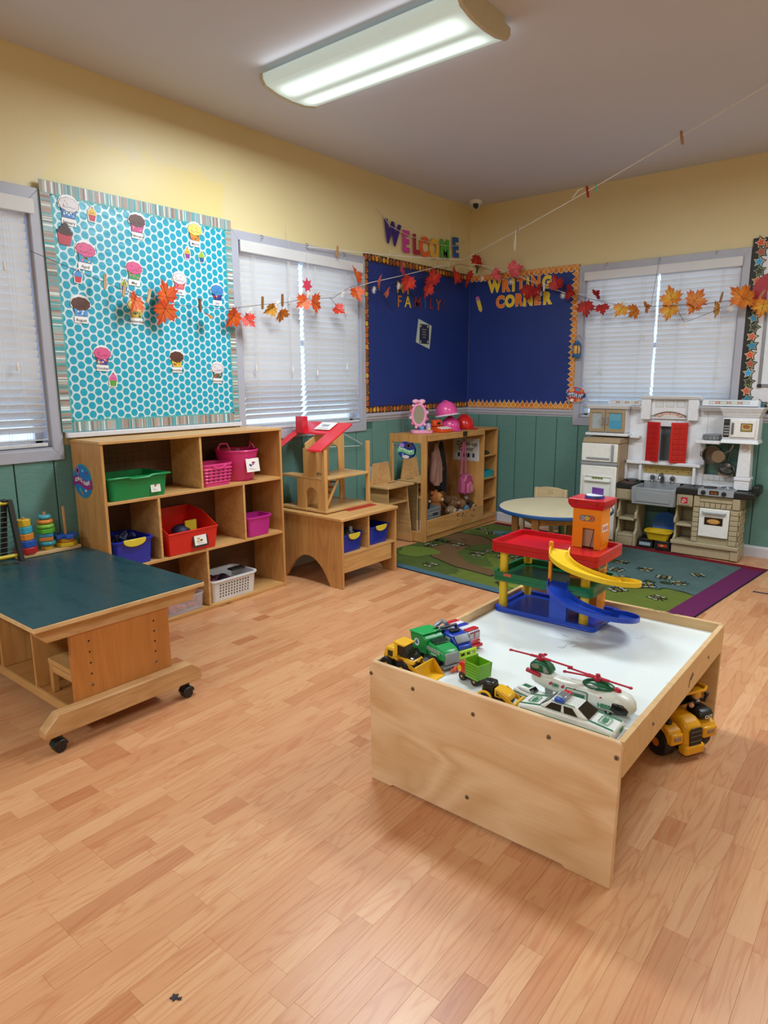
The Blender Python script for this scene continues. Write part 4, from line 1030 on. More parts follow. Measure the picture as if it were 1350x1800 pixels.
# welcome banner
r = thing('welcome_banner', 'string of coloured felt letters spelling WELCOME high by the corner', 'banner')
for ch, y, z, c, h, ro in (('W', -1.24, 2.562, '3a2078', .17, -.12), ('E', -1.05, 2.525, 'c43a94', .165, .03), ('L', -.905, 2.522, 'a02040', .155, .03), ('C', -.785, 2.518, 'e0602a', .16, .02), ('O', -.63, 2.524, 'e4b034', .16, -.1), ('M', -.458, 2.542, '4aa83a', .16, .08), ('E', -.282, 2.583, '245aa8', .165, .08)):
    m = MB(); m.mat(P(c, .7)).text(ch, h*1.36, .008, .011, FL(y, z, .022, ro) @ Matrix.Diagonal((.82, 1, 1, 1)))
    part('letter', m, None, r, 0, f'{ {"3a2078":"purple","c43a94":"pink","a02040":"crimson","e0602a":"orange","e4b034":"yellow","4aa83a":"green","245aa8":"blue"}[c]} letter {ch}')
part('string', MB().tube([(.02, -1.44, 2.735), (.03, -1.36, 2.68), (.03, -1.28, 2.62), (.033, -1.05, 2.585), (.033, -.80, 2.572), (.033, -.6, 2.572), (.033, -.4, 2.585), (.033, -.26, 2.61), (.02, -.12, 2.66)], .0028, 6), P('cfc6b4', .8), r)
# poem, pencil, oval sign, lantern
r = thing('poem_sheet', 'tilted white sheet with a small printed verse in a dark frame on the blue board', 'paper', None, 0, None, FL(-.768, 1.788, .0135))
part('sheet', MB().prism([(-.125, -.075), (.085, -.128), (.118, .078), (-.087, .128)], 'xy', 0, .001), P('b8c4b8', .5), r)
m = MB(); m.mat(P('1c2440', .5)).box(-.07, .075, -.085, .085, .001, .0015, RZ(-.03)).mat(P('c4bfae', .5))
for a, b in ((1, 1), (1, -1), (-1, 1), (-1, -1)): m.prism(starp(a*.055, b*.068, .018, .006, 4), 'xy', .0015, .0019)
part('dark_card', m, None, r)
m = MB()
for k, w in enumerate((.075, .055, .065, .045)): m.box(-w/2, w/2, .036-.022*k, .042-.022*k, .0015, .0019)
m.mats.append(P('a09a8c', .6)); part('verse_lines', m, None, r)['kind'] = 'stuff'
r = thing('pencil_cutout', 'yellow paper pencil with a pink eraser on the writing board', 'cutout', None, 0, None, FB(.128, 2.09, -.013, .34))
part('barrel', MB().prism([(-.02, -.045), (.02, -.045), (.02, .04), (-.02, .04)], 'xy', 0, .0015), P('e8c43a', .45), r)
part('ferrule', MB().box(-.0205, .0205, .04, .053, 0, .002), P('a0a0a8', .4), r)
part('eraser', MB().prism([(-.0195, .053), (.0195, .053), (.018, .078), (.006, .084), (-.006, .084), (-.018, .078)], 'xy', 0, .0022), P('c868a0', .5), r)
m = MB(); m.mat(P('e0b878', .5)).prism([(-.02, -.045), (0, -.078), (.02, -.045)], 'xy', 0, .0015).mat(P('2a2420', .5)).prism([(-.006, -.068), (0, -.078), (.006, -.068)], 'xy', .0015, .002); part('tip', m, None, r)
r = thing('creative_sign', 'oval CREATIVE PLAY CENTER sign on the window casing beside the writing board', 'sign', None, 0, None, FB(1.157, 1.249, -.034))
disc_sign(r, .093, .072, 'c8402e', 'c8d4dc', '1c3a78', 'CREATIVE PLAY', 'CENTER', ((-.4, .55, .28, .25, 'e0a060'), (.2, .6, .25, .22, '6a90c8'), (.55, .45, .2, .2, 'e07a3a'), (-.35, -.7, .2, .18, 'e8e4e0'), (.3, -.72, .25, .16, 'e0904a')), .025)
r = thing('dramatic_sign', 'oval blue and green DRAMATIC PLAY sign stuck on the mirror', 'sign', None, 0, None, Matrix(((1,0,0,.188),(0,0,-1,-1.269),(0,1,0,.795),(0,0,0,1))))
disc_sign(r, .09, .075, '27388c', '3a4aa0', '7cc48a', 'DRAMATIC PLAY', '', ((-.45, .55, .3, .25, 'b48ad8'), (.35, .55, .3, .28, '5a3a2a'), (.35, .55, .12, .14, 'e0a84a'), (-.72, .3, .12, .12, 'e8e4c8'), (.0, -.75, .42, .2, 'e8dcd8'), (-.35, -.5, .14, .14, '7aa0d8')), .022)
r = thing('toy_lantern', 'small blue toy lantern hanging on the casing beside the writing board', 'lantern', (1.158, -.062, 1.57))
lb = P('1f5f98', .35)
part('base', MB().lathe([(0, 0), (.034, 0), (.038, .006), (.038, .02), (.03, .03), (0, .03)], 20), lb, r)
glow, t = newmat('lantern_chimney', 'e0a850', .3); part('chimney', MB().lathe([(0, .031), (.024, .031), (.03, .055), (.03, .08), (.022, .105), (0, .105)], 20), glow, r)
part('cap', MB().lathe([(.024, .106), (.036, .108), (.03, .122), (.018, .13), (.016, .145), (0, .147)], 20), lb, r)
for a in range(4): part('guard', MB().tube([(.034*math.cos(a*PI/2+.6), .034*math.sin(a*PI/2+.6), .028), (.037*math.cos(a*PI/2+.6), .037*math.sin(a*PI/2+.6), .07), (.033*math.cos(a*PI/2+.6), .033*math.sin(a*PI/2+.6), .11)], .004, 6), lb, r)
part('bail', MB().tube([(-.036, 0, .11), (-.04, 0, .15), (-.015, .02, .185), (0, .03, .192), (.015, .02, .185), (.04, 0, .15), (.036, 0, .11)], .002, 6), P('c89a50', .4, .6), r)
# star board at the right edge
r = thing('star_board', 'white bulletin board with a black star border at the right edge', 'bulletin board')
part('paper_sheet', MB().box(2.474, 3.9, -.02, -.006, 1.118, 2.40), P('d9d7dc', .5), r)
def star_border(u0, u1, v, depth, inward, horiz, seed, M, parent):
    m = MB(); rr = random.Random(seed); n = int((u1-u0)/.066); st = (u1-u0)/n
    def q(a, b): return (a, v+inward*b) if horiz else (v+inward*b, a)
    m.mat(P('121214', .5)).prism([q(u0, 0), q(u1, 0), q(u1, depth*.72), q(u0, depth*.72)], 'xy', 0, .0015, M)
    cy = ('d8502a', '2a80b0', 'c85a40', '3a3020', '3a9ad0', 'b04a40')
    for i in range(n):
        x, yv = q(u0+st*(i+.5), depth*.6+.008*(i % 2)); ao = PI/2+rr.uniform(-.3, .3); z0 = .0015+.0008*(i % 2)
        m.mat(P('121214', .5)).prism(starp(x, yv, .052, .029, 5, ao), 'xy', z0, z0+.0003, M)
        m.mat(P(('d8c89a', '8aa070')[i % 2], .5)).prism(starp(x, yv, .042, .021, 5, ao), 'xy', z0+.0003, z0+.0005, M)
        m.mat(P(cy[i % 6], .5)).prism(starp(x, yv, .034, .016, 5, ao), 'xy', z0+.0005, z0+.0007, M)
    return part('border', m, None, parent)
M3 = FB(0, 0, -.0205)
star_border(1.12, 2.40, 2.474, .085, 1, False, 1, M3, r); star_border(2.53, 3.9, 1.12, .085, 1, True, 2, M3, r); star_border(2.55, 3.9, 2.40, .085, -1, True, 3, M3, r)
r = thing('apple_cutout', 'large red paper apple on the star bordered board, cut by the photo edge', 'cutout', None, 0, None, FB(2.665, 1.995, -.024))
ap = [(.168*math.cos(a)*(1+.05*math.sin(2*a)**2), .165*math.sin(a)-(.03 if abs(a-PI/2) < .15 else 0)+(.02 if abs(a-3*PI/2) < .12 else 0)) for a in [2*PI*i/40 for i in range(40)]]
part('apple', MB().prism(ap, 'xy', 0, .002), P('a81e2c', .45), r)
part('stem', MB().box(-.008, .008, .13, .21, .002, .004, RZ(-.15)), P('5a3a20', .6), r)
part('leaf', MB().prism(ell(.06, .18, .05, .02, 14), 'xy', 0, .002), P('3a8a3a', .5), r)
r = thing('wall_whiteboard', 'small framed whiteboard low on the star board, cut by the photo edge', 'whiteboard', None, 0, None, FB(2.95, 1.62, -.022))
part('panel', MB().box(-.33, .33, -.28, .38, 0, .006), P('dde2ea', .2), r)
for a in ((-.35, -.33, -.3, .4), (.33, .35, -.3, .4), (-.33, .33, -.3, -.28), (-.33, .33, .38, .4)): part('frame', MB().box(*a, 0, .012), P('8e9096', .35, .7), r, .002)
part('corner', MB().box(-.355, -.325, -.305, -.28, 0, .014), P('18181a', .4), r, .002)
# cup hooks on the window casings
hk = P('6a665e', .35, .8)
for i, (F, u, z, lb) in enumerate(((FL, -2.664, 2.330, 'small metal cup hook, left of three above the middle window'), (FL, -2.245, 2.339, 'small metal cup hook at the centre above the middle window'), (FL, -1.847, 2.325, 'small metal cup hook, right of three above the middle window'),
                                   (FB, 1.375, 2.335, 'small metal cup hook, left of three above the kitchen window'), (FB, 1.808, 2.33, 'small metal cup hook at the centre above the kitchen window'), (FB, 2.229, 2.332, 'small metal cup hook, right of three above the kitchen window'))):
    M = F(u, z, .024) if F is FL else F(u, z, -.024)
    m = MB(); m.tube([(0, .008, 0), (0, .008, .012), (.004, .0, .022), (.002, -.012, .024), (-.004, -.016, .016), (-.004, -.012, .010)], .0018, 6)
    single('cup_hook', m, hk, lb, 'hook', 'cup hooks above the windows', M=M)
# ================================================================ RUG, KITCHEN, ROUND TABLE
# --- rug (slightly turned)
rugm, t = newmat('rug_pile', '5f6a34', .95, spec=.1); o = t.obj()
sp = t.new('SeparateXYZ'); t.link(o, sp.inputs[0])
nz = t.noise(o, 2.3, 3, .5, .5); fine = t.noise(o, 180, 2)
w1 = t.math('ADD', sp.outputs[0], t.math('MULTIPLY', t.math('SUBTRACT', nz, .5), 1.3))
w2 = t.math('ADD', sp.outputs[1], t.math('MULTIPLY', t.math('SUBTRACT', t.noise(o, 3.1, 2), .5), .9))
green1, teal1, lime1 = lin('586733'), lin('5b7474'), lin('6f7d38')
c = t.mix(t.math('GREATER_THAN', w1, 1.35), green1, teal1)
c = t.mix(t.math('MULTIPLY', t.math('LESS_THAN', w2, -1.02), t.math('GREATER_THAN', w1, .8)), c, lime1)
c = t.mix(t.math('MULTIPLY', t.math('GREATER_THAN', w2, -.55), t.math('LESS_THAN', w1, 1.1)), c, lin('66743a'))
# dark outlines where the colour fields meet
for w_, v in ((w1, 1.35), (w2, -1.02)):
    e = t.math('LESS_THAN', t.math('ABSOLUTE', t.math('SUBTRACT', w_, v)), .022); c = t.mix(t.math('MULTIPLY', e, .85), c, lin('25301f'))
c = t.mix(t.math('MULTIPLY', t.noise(o, 9, 4), .45), c, t.mix(1., c, lin('70706a'), 'MULTIPLY'))
c = t.mix(t.math('MULTIPLY', t.math('SUBTRACT', fine, .35), .9), c, t.mix(1., c, lin('6a6a60'), 'MULTIPLY'))
t.link(c, t.b.inputs['Base Color']); t.bump(fine, .6, .004)
def pile(col): 
    k = 'pile_'+col
    if k in MATS: return MATS[k]
    m, t = newmat(k, col, .95, spec=.1); f = t.noise(t.obj(), 180, 2)
    t.link(t.mix(f, tuple(x*.7 for x in lin(col)[:3])+(1,), lin(col)), t.b.inputs['Base Color']); t.bump(f, .6, .004); return m
rz = math.radians(-6)
r = rug = thing('rug', 'large green garden rug with bees and a purple border under the round table', 'rug', (.45, -.13, 0), rz)
RWd, RLn = 2.42, 1.83
part('field', MB().prism(rrect(.0, RWd-.16, -RLn+.09, -.08, .01), 'xy', 0, .0055), rugm, r)
part('front_border', MB().prism(rrect(0, RWd-.16, -RLn+.012, -RLn+.0895, .006), 'xy', 0, .0055), pile('4d6b76'), r)
part('side_border', MB().prism(rrect(RWd-.1595, RWd-.012, -RLn+.012, -.08, .006), 'xy', 0, .0055), pile('6b2a58'), r)
part('back_border', MB().prism(rrect(0, RWd-.012, -.0795, 0, .006), 'xy', 0, .0055), pile('7a1c2c'), r)
bd = MB(); bd.tube([(0, -RLn+.006, .0035), (RWd-.006, -RLn+.006, .0035), (RWd-.006, 0, .0035)], .004, 6); part('binding', bd, pile('1d2a48'), r)
def blob(cx, cy, rx, ry, amp, k, seed, n=40):
    rr = random.Random(seed); ph = [rr.uniform(0, 6.28) for _ in range(3)]
    return [(cx+rx*math.cos(a)*(1+amp*math.sin(k*a+ph[0])+amp*.6*math.sin((k+2)*a+ph[1])), cy+ry*math.sin(a)*(1+amp*math.sin(k*a+ph[0])+amp*.6*math.sin((k+2)*a+ph[1]))) for a in [2*PI*i/n for i in range(n)]]
def printed(name, pts, col, z, edge='232a1c', ew=1.04):
    cx = sum(p[0] for p in pts)/len(pts); cy = sum(p[1] for p in pts)/len(pts)
    m = MB(); m.mat(pile(edge)).prism([(cx+(a-cx)*ew, cy+(b-cy)*ew) for a, b in pts], 'xy', z-.0004, z); m.mat(pile(col)).prism(pts, 'xy', z, z+.0006)
    return part(name, m, None, r)
path = [(.02, -1.05), (.25, -1.02), (.42, -1.12), (.55, -1.3), (.75, -1.38), (1.0, -1.36), (1.1, -1.48), (.85, -1.6), (.6, -1.56), (.4, -1.52), (.22, -1.38), (.02, -1.3)]
printed('brown_path', [(.02, -.62), (.3, -.60), (.48, -.72), (.40, -.95), (.46, -1.2), (.72, -1.38), (1.05, -1.42), (1.04, -1.54), (.7, -1.52), (.38, -1.42), (.2, -1.2), (.2, -.95), (.02, -.85)], '70553a', .006)
printed('pond', blob(.42, -.36, .22, .1, .1, 3, 1), '5f8082', .006)
printed('lawn', blob(.20, -1.38, .17, .16, .1, 3, 2), '6a7a34', .0062)
printed('lawn', blob(1.75, -1.62, .45, .14, .1, 4, 4), '7c8a3a', .0062, '3a4a24', 1.02)
printed('bush', [(1.05+.36*math.cos(a)*(1 if i % 2 else .72), -.62+.2*math.sin(a)*(1 if i % 2 else .72)) for i, a in enumerate([2*PI*k/26 for k in range(26)])], '5a6a30', .0062)
def bee(x, y, a, s=1., name='bee'):
    m = MB(); M = T(x, y, .0068) @ RZ(a) @ Matrix.Diagonal((s, s, 1, 1)); dk = pile('1e1c16')
    for cx, cy, rx, ry in ((.0, 0, .05, .026), (-.02, .04, .03, .022), (.025, .042, .028, .02), (-.02, -.04, .03, .022), (.025, -.042, .028, .02)):
        m.mat(dk).prism(ell(cx, cy, rx, ry, 12), 'xy', 0, .0005, M); m.mat(pile('8a7a4a' if rx > .04 else '9aa08a')).prism(ell(cx, cy, rx*.72, ry*.66, 12), 'xy', .0005, .0009, M)
    for k in (-.018, .004, .026): m.mat(dk).box(k-.004, k+.004, -.018, .018, .0009, .0012, M)
    m.mat(dk).tube([(.05, .008, .0006), (.07, .025, .0006), (.08, .022, .0006)], .003, 4, False, M).tube([(.05, -.008, .0006), (.07, -.025, .0006), (.08, -.022, .0006)], .003, 4, False, M)
    return part(name, m, None, r)
for i, (x, y, s) in enumerate(((.30, -.98, .9), (.13, -1.14, .9), (.62, -1.12, 1.), (.80, -1.04, .8), (.62, -.98, .7), (.25, -.45, .8), (.1, -.35, .8), (.48, -.3, .7), (.9, -1.0, .9), (1.35, -.75, 1.), (1.28, -.9, .9), (1.55, -.55, .8), (1.62, -.78, .9), (1.78, -.62, .9), (1.95, -.72, .9), (1.72, -.95, 1.), (1.5, -1.08, 1.1), (1.95, -.98, 1.), (2.1, -.5, .8), (2.08, -.8, .9), (1.85, -1.22, 1.), (1.45, -1.32, 1.1), (2.1, -1.2, .9), (1.2, -1.5, 1.), (.55, -1.62, .9))):
    bee(x, y, i*1.7, s*1.0)
m = MB(); rr = random.Random(3)
for k in range(70):
    cx, cy = (.18+rr.gauss(0, .1), -.95+rr.gauss(0, .05)) if k < 40 else (.45+rr.gauss(0, .1), -.38+rr.gauss(0, .04)); a = rr.uniform(-.5, .6)
    m.box(cx-.035, cx+.035, cy-.004, cy+.004, .0064, .0068, T(cx, cy, 0) @ RZ(a) @ T(-cx, -cy, 0))
m.mats.append(pile('22281c')); part('grass_marks', m, None, r)['kind'] = 'stuff'
single('floor_tape', MB().box(2.87, 3.7, -1.02, -.995, .0002, .0008), P('1b2140', .5), 'dark blue tape line on the floor running right from the rug', 'tape')

# --- toy kitchen
r = kit = thing('toy_kitchen', 'white and beige plastic toy kitchen under the right window', 'toy kitchen', (0, 0, .0085))
KW = P('e3e5ec', .35); KB = P('b0a183', .45); KB2 = P('a5977a', .45); KG = P('93979d', .4); KK = P('17181a', .4); KC = P('ebebe8', .32); KT = P('a68f70', .45)
def kp(name, m, mat=None, bev=.004, label=None): return part(name, m, mat, r, bev, label)
YB = -.055
kp('fridge_body', MB().box(1.36, 1.672, -.290, YB-.03, 0, .845), KT, .006)
kp('fridge_top', MB().taper(1.352, 1.68, -.305, YB-.03, .8455, 1.362, 1.672, -.30, YB-.03, .888), KT, .006)
d = kp('freezer_door', MB().box(1.353, 1.664, -.312, -.2905, .688, .843), KC, .008)
part('handle', MB().box(1.615, 1.633, -.328, -.3125, .70, .838), KG, d, .005)
part('slot_bar', MB().box(1.40, 1.60, -.319, -.3125, .708, .724), KG, d, .003)
kp('fridge_band', MB().box(1.35, 1.668, -.313, -.2905, .658, .684), KG, .004)
d = kp('fridge_door', MB().box(1.353, 1.664, -.312, -.2905, .03, .655), KC, .008)
m = MB(); m.prism([(1.40, .52), (1.62, .52), (1.62, .535), (1.40, .535)], 'xz', -.335, -.3125); part('dispenser_shelf', m, KC, d, .004)
m = MB(); m.box(1.385, 1.395, -.322, -.3125, .38, .57); m.box(1.625, 1.635, -.322, -.3125, .38, .57); m.box(1.3955, 1.6245, -.322, -.3125, .56, .57); part('dispenser_frame', m, KC, d, .003)
m = MB(); m.mat(P('b4c07a', .5)).box(1.455, 1.555, -.3145, -.3125, .541, .556)
for k in range(4): m.mat(P('2a3020', .5)).box(1.465+k*.023, 1.48+k*.023, -.3155, -.3146, .544, .553)
part('sticker', m, None, d)
# wall cabinet over the fridge
kp('cabinet_body', MB().box(1.352, 1.672, -.185, YB, .925, 1.125), KW, .006)
kp('cabinet_cornice', MB().taper(1.345, 1.69, -.205, YB, 1.1255, 1.335, 1.70, -.225, YB, 1.158), KW, .005)
kp('cabinet_ledge', MB().box(1.335, 1.70, -.21, YB, .900, .9245), KW, .006)
for a, b, nm, pane in ((1.36, 1.498, 'cabinet_door', 'a9b3b6'), (1.506, 1.668, 'cabinet_door', '6aa6bc')):
    fr = [(a, .932), (b, .932), (b, 1.12), (a, 1.12), (a, 1.0925), (b-.026, 1.0925), (b-.026, .960), (a+.026, .960), (a+.026, 1.0925), (a, 1.0924)]
    d = kp(nm, MB().prism(fr, 'xz', -.202, -.1855), KT, .003)
    part('pane', MB().box(a+.026, b-.026, -.193, -.190, .96, 1.0925), P(pane, .15), d)
    hx_ = b-.018 if a < 1.4 else a+.018
    part('handle', MB().tube([(hx_, -.203, .995), (hx_, -.218, 1.0), (hx_, -.218, 1.055), (hx_, -.203, 1.06)], .006, 8), KG, d)
part('blue_cup_print', MB().box(1.545, 1.63, -.1945, -.1932, .962, 1.03), P('4a9cc4', .3), d)
# back wall panels
bw = [(1.672, .53), (1.672, 1.195), (1.783, 1.195), (1.783, 1.236), (2.228, 1.236), (2.228, 1.21), (2.64, 1.21), (2.64, .53), (2.525, .53), (2.525, .618), (2.285, .618), (2.285, .888), (2.5249, .888), (2.5249, .619), (2.64, .5301)]
def bx(x0, x1, y0, y1, z0, z1): return MB().box(x0, x1, y0, y1, z0, z1)
kp('back_panel', bx(1.672, 1.926, -.095, YB, .53, 1.195), KW)
kp('back_panel', bx(2.052, 2.285, -.095, YB, .53, 1.20), KW)
kp('back_panel', bx(1.9265, 2.0515, -.095, YB, .53, .708), KW)
kp('back_panel', bx(1.9265, 2.0515, -.095, YB, .99, 1.20), KW)
kp('back_panel', bx(2.2855, 2.64, -.095, YB, .888, 1.205), KW)
kp('back_panel', bx(2.2855, 2.5345, -.095, YB, .53, .622), KW)
kp('header_strip', bx(1.49, 1.775, -.125, YB, 1.1585, 1.196), KW); kp('header_strip', bx(2.24, 2.635, -.125, YB, 1.165, 1.212), KW)
for x0, n, zz in ((1.51, 7, 1.171), (2.29, 7, 1.181)):
    for k in range(n):
        w = .026 if k % 2 else .05; 
        x1 = x0+w
        m = MB(); m.mat(P('7a6a62', .5)).box(x0, x1, -.1262, -.1255, zz, zz+.021).mat(P('d8a08c' if k % 2 else ('cfd8c4' if k in (2, 4) else 'd8dada'), .4)).box(x0+.002, x1-.002, -.1268, -.1263, zz+.002, zz+.019)
        kp('tile_sticker', m, None, 0); x0 = x1+.001
kp('gable_top', MB().taper(1.765, 2.245, -.15, YB, 1.212, 1.775, 2.235, -.165, YB, 1.24), KW, .006)
kp('gable_post', bx(1.775, 1.852, -.145, YB-.041, 1.045, 1.2115), KW, .005); kp('gable_post', bx(2.142, 2.222, -.145, YB-.041, 1.045, 1.2115), KW, .005)
gp = [(1.8525, 1.2115), (1.8525, 1.075)] + [(1.8525+.289*i/12, 1.075+.038*math.sin(PI*i/12)) for i in range(1, 12)] + [(2.1415, 1.075), (2.1415, 1.2115)]
kp('gable_panel', MB().prism(gp, 'xz', -.115, -.096), KW, .003)
for k in range(3):
    x = 1.885+k*.082; m = MB(); m.mat(P('8a8684', .5)).box(x-.002, x+.062, -.1162, -.1155, 1.148, 1.202).mat(P('d8dadd', .3)).box(x, x+.06, -.1168, -.1163, 1.150, 1.2)
    kp('window_sticker', m, None, 0)
ar = lambda k: [(1.997-.125*k, 1.066)]+[(1.997-.125*k*math.cos(PI*i/14), 1.066+.042*k*math.sin(PI*i/14)) for i in range(15)]+[(1.997+.125*k, 1.066)]
m = MB(); m.mat(P('5a3a34', .5)).prism(ar(1.0), 'xz', -.0985, -.0972).mat(P('d8b4a4', .4)).prism(ar(.95), 'xz', -.0991, -.0986).mat(P('d8d0c8', .4)).prism(ar(.5), 'xz', -.0996, -.0992).mat(P('5a3a34', .5))
for a in (.35, .8, 1.57, 2.34, 2.8): m.box(-.0015, .0015, -.0999, -.0993, .008, .04, T(1.997+.07*math.cos(a), 0, 1.062+.012*math.sin(a)) @ RY(PI/2-a))
kp('fanlight_sticker', m, None, 0)
kp('fanlight_sill', bx(1.865, 2.13, -.112, -.0955, 1.052, 1.064), KW, .003)
# red shutters, each ajar on its outer edge
def shutter(xh, sgn, label):
    m = MB(); L = .128
    s = thing if False else None
    mm = MB().box(0, sgn*L if sgn > 0 else 0, -.012, 0, 0, .325) if sgn > 0 else MB().box(-L, 0, -.012, 0, 0, .325)
    o_ = part('shutter', mm, P('c81d1c', .35), r, .003, label)
    o_.matrix_basis = T(xh, -.118, .703) @ RZ(-sgn*.42)
    for c in range(2):
        for k in range(7):
            a = .016+c*.05; b = a+.044; x0, x1 = sorted((sgn*a, sgn*b))
            part('shutter_panel', MB().box(x0, x1, -.0165, -.0125, .022+k*.042, .058+k*.042), P('b81a1a', .35), o_, .002)
shutter(1.835, 1, 'left red shutter'); shutter(2.150, -1, 'right red shutter')
kp('window_void', bx(1.927, 2.051, -.06, -.057, .709, .989), P('5c6468', .2), 0)
# shelves
kp('counter_shelf', MB().prism([(1.672, -.13), (1.69, -.165), (1.78, -.17), (1.82, -.15), (2.22, -.15), (2.27, -.165), (2.285, -.13), (2.285, YB-.041), (1.672, YB-.041)], 'xy', .676, .703), KW, .005)
for a, b, in ((1.672, 1.69), (1.79, 1.812), (2.215, 2.237)): kp('shelf_bracket', bx(a, b, -.145, -.0955, .535, .6755), KW, .004)
m = MB(); m.mat(P('b09a5c', .4)).box(1.82, 2.205, -.099, -.0957, .60, .665)
for k in range(4): m.mat(P('8f7440', .5)).box(1.82, 2.205, -.1, -.0991, .612+k*.014, .6135+k*.014)
for k in range(9): m.mat(P('3a2a22', .5)).box(1.835+k*.042, 1.843+k*.042, -.1004, -.1, .618+.02*(k % 2), .626+.02*(k % 2))
kp('tile_backsplash', m, None, 0)
for a in (1.70, 1.715, 1.80, 2.19, 2.245, 2.26): kp('bead_groove', bx(a, a+.003, -.097, -.0955, .71, .89), KW, 0)
kp('right_shelf', bx(2.235, 2.418, -.235, -.0955, .878, .905), KW, .005); kp('left_shelf', bx(1.702, 1.782, -.16, -.0955, .888, .91), KW, .005)
kp('upper_cornice', MB().taper(2.24, 2.425, -.15, -.0955, 1.125, 2.235, 2.42, -.185, -.0955, 1.16), KW, .005)
kp('upper_cornice', MB().taper(1.703, 1.783, -.15, -.0955, 1.125, 1.703, 1.783, -.185, -.0955, 1.155), KW, .005)
# microwave cabinet
kp('microwave_body', bx(2.43, 2.672, -.245, YB-.041, .925, 1.085), KW, .004)
kp('microwave_plinth', MB().taper(2.42, 2.685, -.265, YB-.041, .893, 2.43, 2.675, -.25, YB-.041, .9245), KW, .005)
kp('microwave_cornice', MB().taper(2.43, 2.672, -.245, YB-.041, 1.0855, 2.42, 2.685, -.262, YB-.041, 1.12), KW, .004)
kp('microwave_cornice', MB().taper(2.42, 2.685, -.262, YB-.041, 1.1205, 2.405, 2.70, -.285, YB-.041, 1.16), KW, .004)
d = kp('microwave_door', bx(2.486, 2.655, -.258, -.2455, .94, 1.072), KC, .005)
m = MB(); m.mat(P('54301e', .5)).box(2.556, 2.634, -.2595, -.2585, .985, 1.046).mat(P('a89a50', .4)).box(2.561, 2.629, -.2602, -.2596, .990, 1.041)
m.mat(P('c8b08a', .4)).prism(ell(2.595, 1.018, .03, .018, 18), 'xz', -.2608, -.2603).mat(P('8a2a14', .4)).prism(ell(2.595, 1.021, .025, .013, 18), 'xz', -.2613, -.2609)
for k in range(6): m.mat(P(('c8501e', '4a7a2a', 'd8a040')[k % 3], .4)).prism(ell(2.58+k*.006, 1.018+.006*(k % 2), .005, .004, 8), 'xz', -.2617, -.2614)
part('food_picture', m, None, d)
part('handle', MB().box(2.496, 2.510, -.272, -.2585, .962, 1.05), P('5e6266', .4), d, .005)
kp('keypad', bx(2.436, 2.478, -.2485, -.2455, .938, 1.074), P('1e1f22', .3), .002)
for k in range(4):
    for j in range(3): kp('key', bx(2.4415+j*.012, 2.4505+j*.012, -.2505, -.2487, .955+k*.02, .966+k*.02), P('a8a8a4', .4), 0)
kp('display', bx(2.442, 2.472, -.2505, -.2487, 1.046, 1.064), P('3a4a40', .2), 0)
# pillar and pot opening
kp('pillar', MB().taper(2.54, 2.635, -.2, YB-.041, .635, 2.548, 2.627, -.19, YB-.041, .8925), KW, .005)
kp('pillar_collar', MB().box(2.53, 2.645, -.21, YB-.041, .606, .6345), KW, .006)
kp('pillar_base', bx(2.535, 2.64, -.205, YB-.041, .5355, .6055), KW, .004)
kp('dial', MB().cyl((2.588, -.2, .855), (2.588, -.185, .855), .022, .024, 20), P('cfc7c4', .4), .002)
for k in range(6): kp('sill_tile', bx(2.288+k*.041, 2.326+k*.041, -.10, -.0955, .58, .615), KW, .002)
# base units
kp('counter', bx(1.672, 1.812, -.315, -.0955, .482, .53), KK, .006)
kp('hot_plate', MB().cyl((1.75, -.16, .5302), (1.75, -.16, .545), .06, .055, 24), KK, .003)
kp('counter_print', bx(1.70, 1.80, -.285, -.20, .5302, .5312), P('6a2c1c', .4), 0)
kp('counter', bx(2.15, 2.70, -.315, -.0955, .482, .53), KK, .006)
kp('counter_arm', MB().box(2.66, 2.715, -.21, -.06, .50, .575), KK, .012)
sk = MB(); kp('sink_apron', MB().taper(1.815, 2.145, -.345, -.325, .37, 1.808, 2.15, -.35, -.325, .508), KG, .006)
kp('sink_panel', bx(1.845, 2.115, -.3525, -.3475, .395, .478), KG, .003)
sr = [(1.81, -.345), (2.148, -.345), (2.148, -.10), (1.81, -.10)]
m = MB(); m.box(1.81, 1.835, -.3245, -.10, .37, .512); m.box(2.123, 2.148, -.3245, -.10, .37, .512); m.box(1.8355, 2.1225, -.125, -.10, .37, .53); m.box(1.8355, 2.1225, -.3245, -.1255, .37, .40); kp('sink_basin', m, KG, .004)
ch_ = P('8d9096', .25, .8)
kp('tap', MB().tube([(1.98, -.115, .53), (1.98, -.118, .575), (1.98, -.14, .60), (1.98, -.175, .60), (1.98, -.195, .575), (1.98, -.197, .56)], [.018, .016, .015, .014, .013, .012], 10), ch_, 0)
for x in (1.90, 2.06): kp('tap_handle', MB().lathe([(.018, 0), (.014, .02), (.02, .03), (.02, .05), (.008, .058), (0, .058)], 14, T(x, -.115, .53)), ch_, 0)
# left base cabinet
kp('drawer_block', bx(1.676, 1.807, -.305, -.0955, .385, .4815), KB, .005); kp('drawer_front', bx(1.69, 1.795, -.312, -.3055, .395, .472), KB2, .004)
side = [(-.305, 0), (-.0955, 0), (-.0955, .3845), (-.26, .3845), (-.27, .30), (-.30, .28), (-.302, .235), (-.265, .22), (-.268, .14), (-.305, .11)]
for a, b in ((1.682, 1.700), (1.83, 1.852)): kp('side_panel', MB().prism(side, 'yz', a, b), KB, .004)
kp('back_board', bx(1.7005, 1.8295, -.11, -.0955, .0, .384), KB2, 0)
for z in (.215, .075): kp('shelf', bx(1.7005, 1.8295, -.298, -.1105, z, z+.02), KB, .004)
kp('plinth', bx(1.7005, 1.8295, -.296, -.1105, 0, .0745), KB, .003)
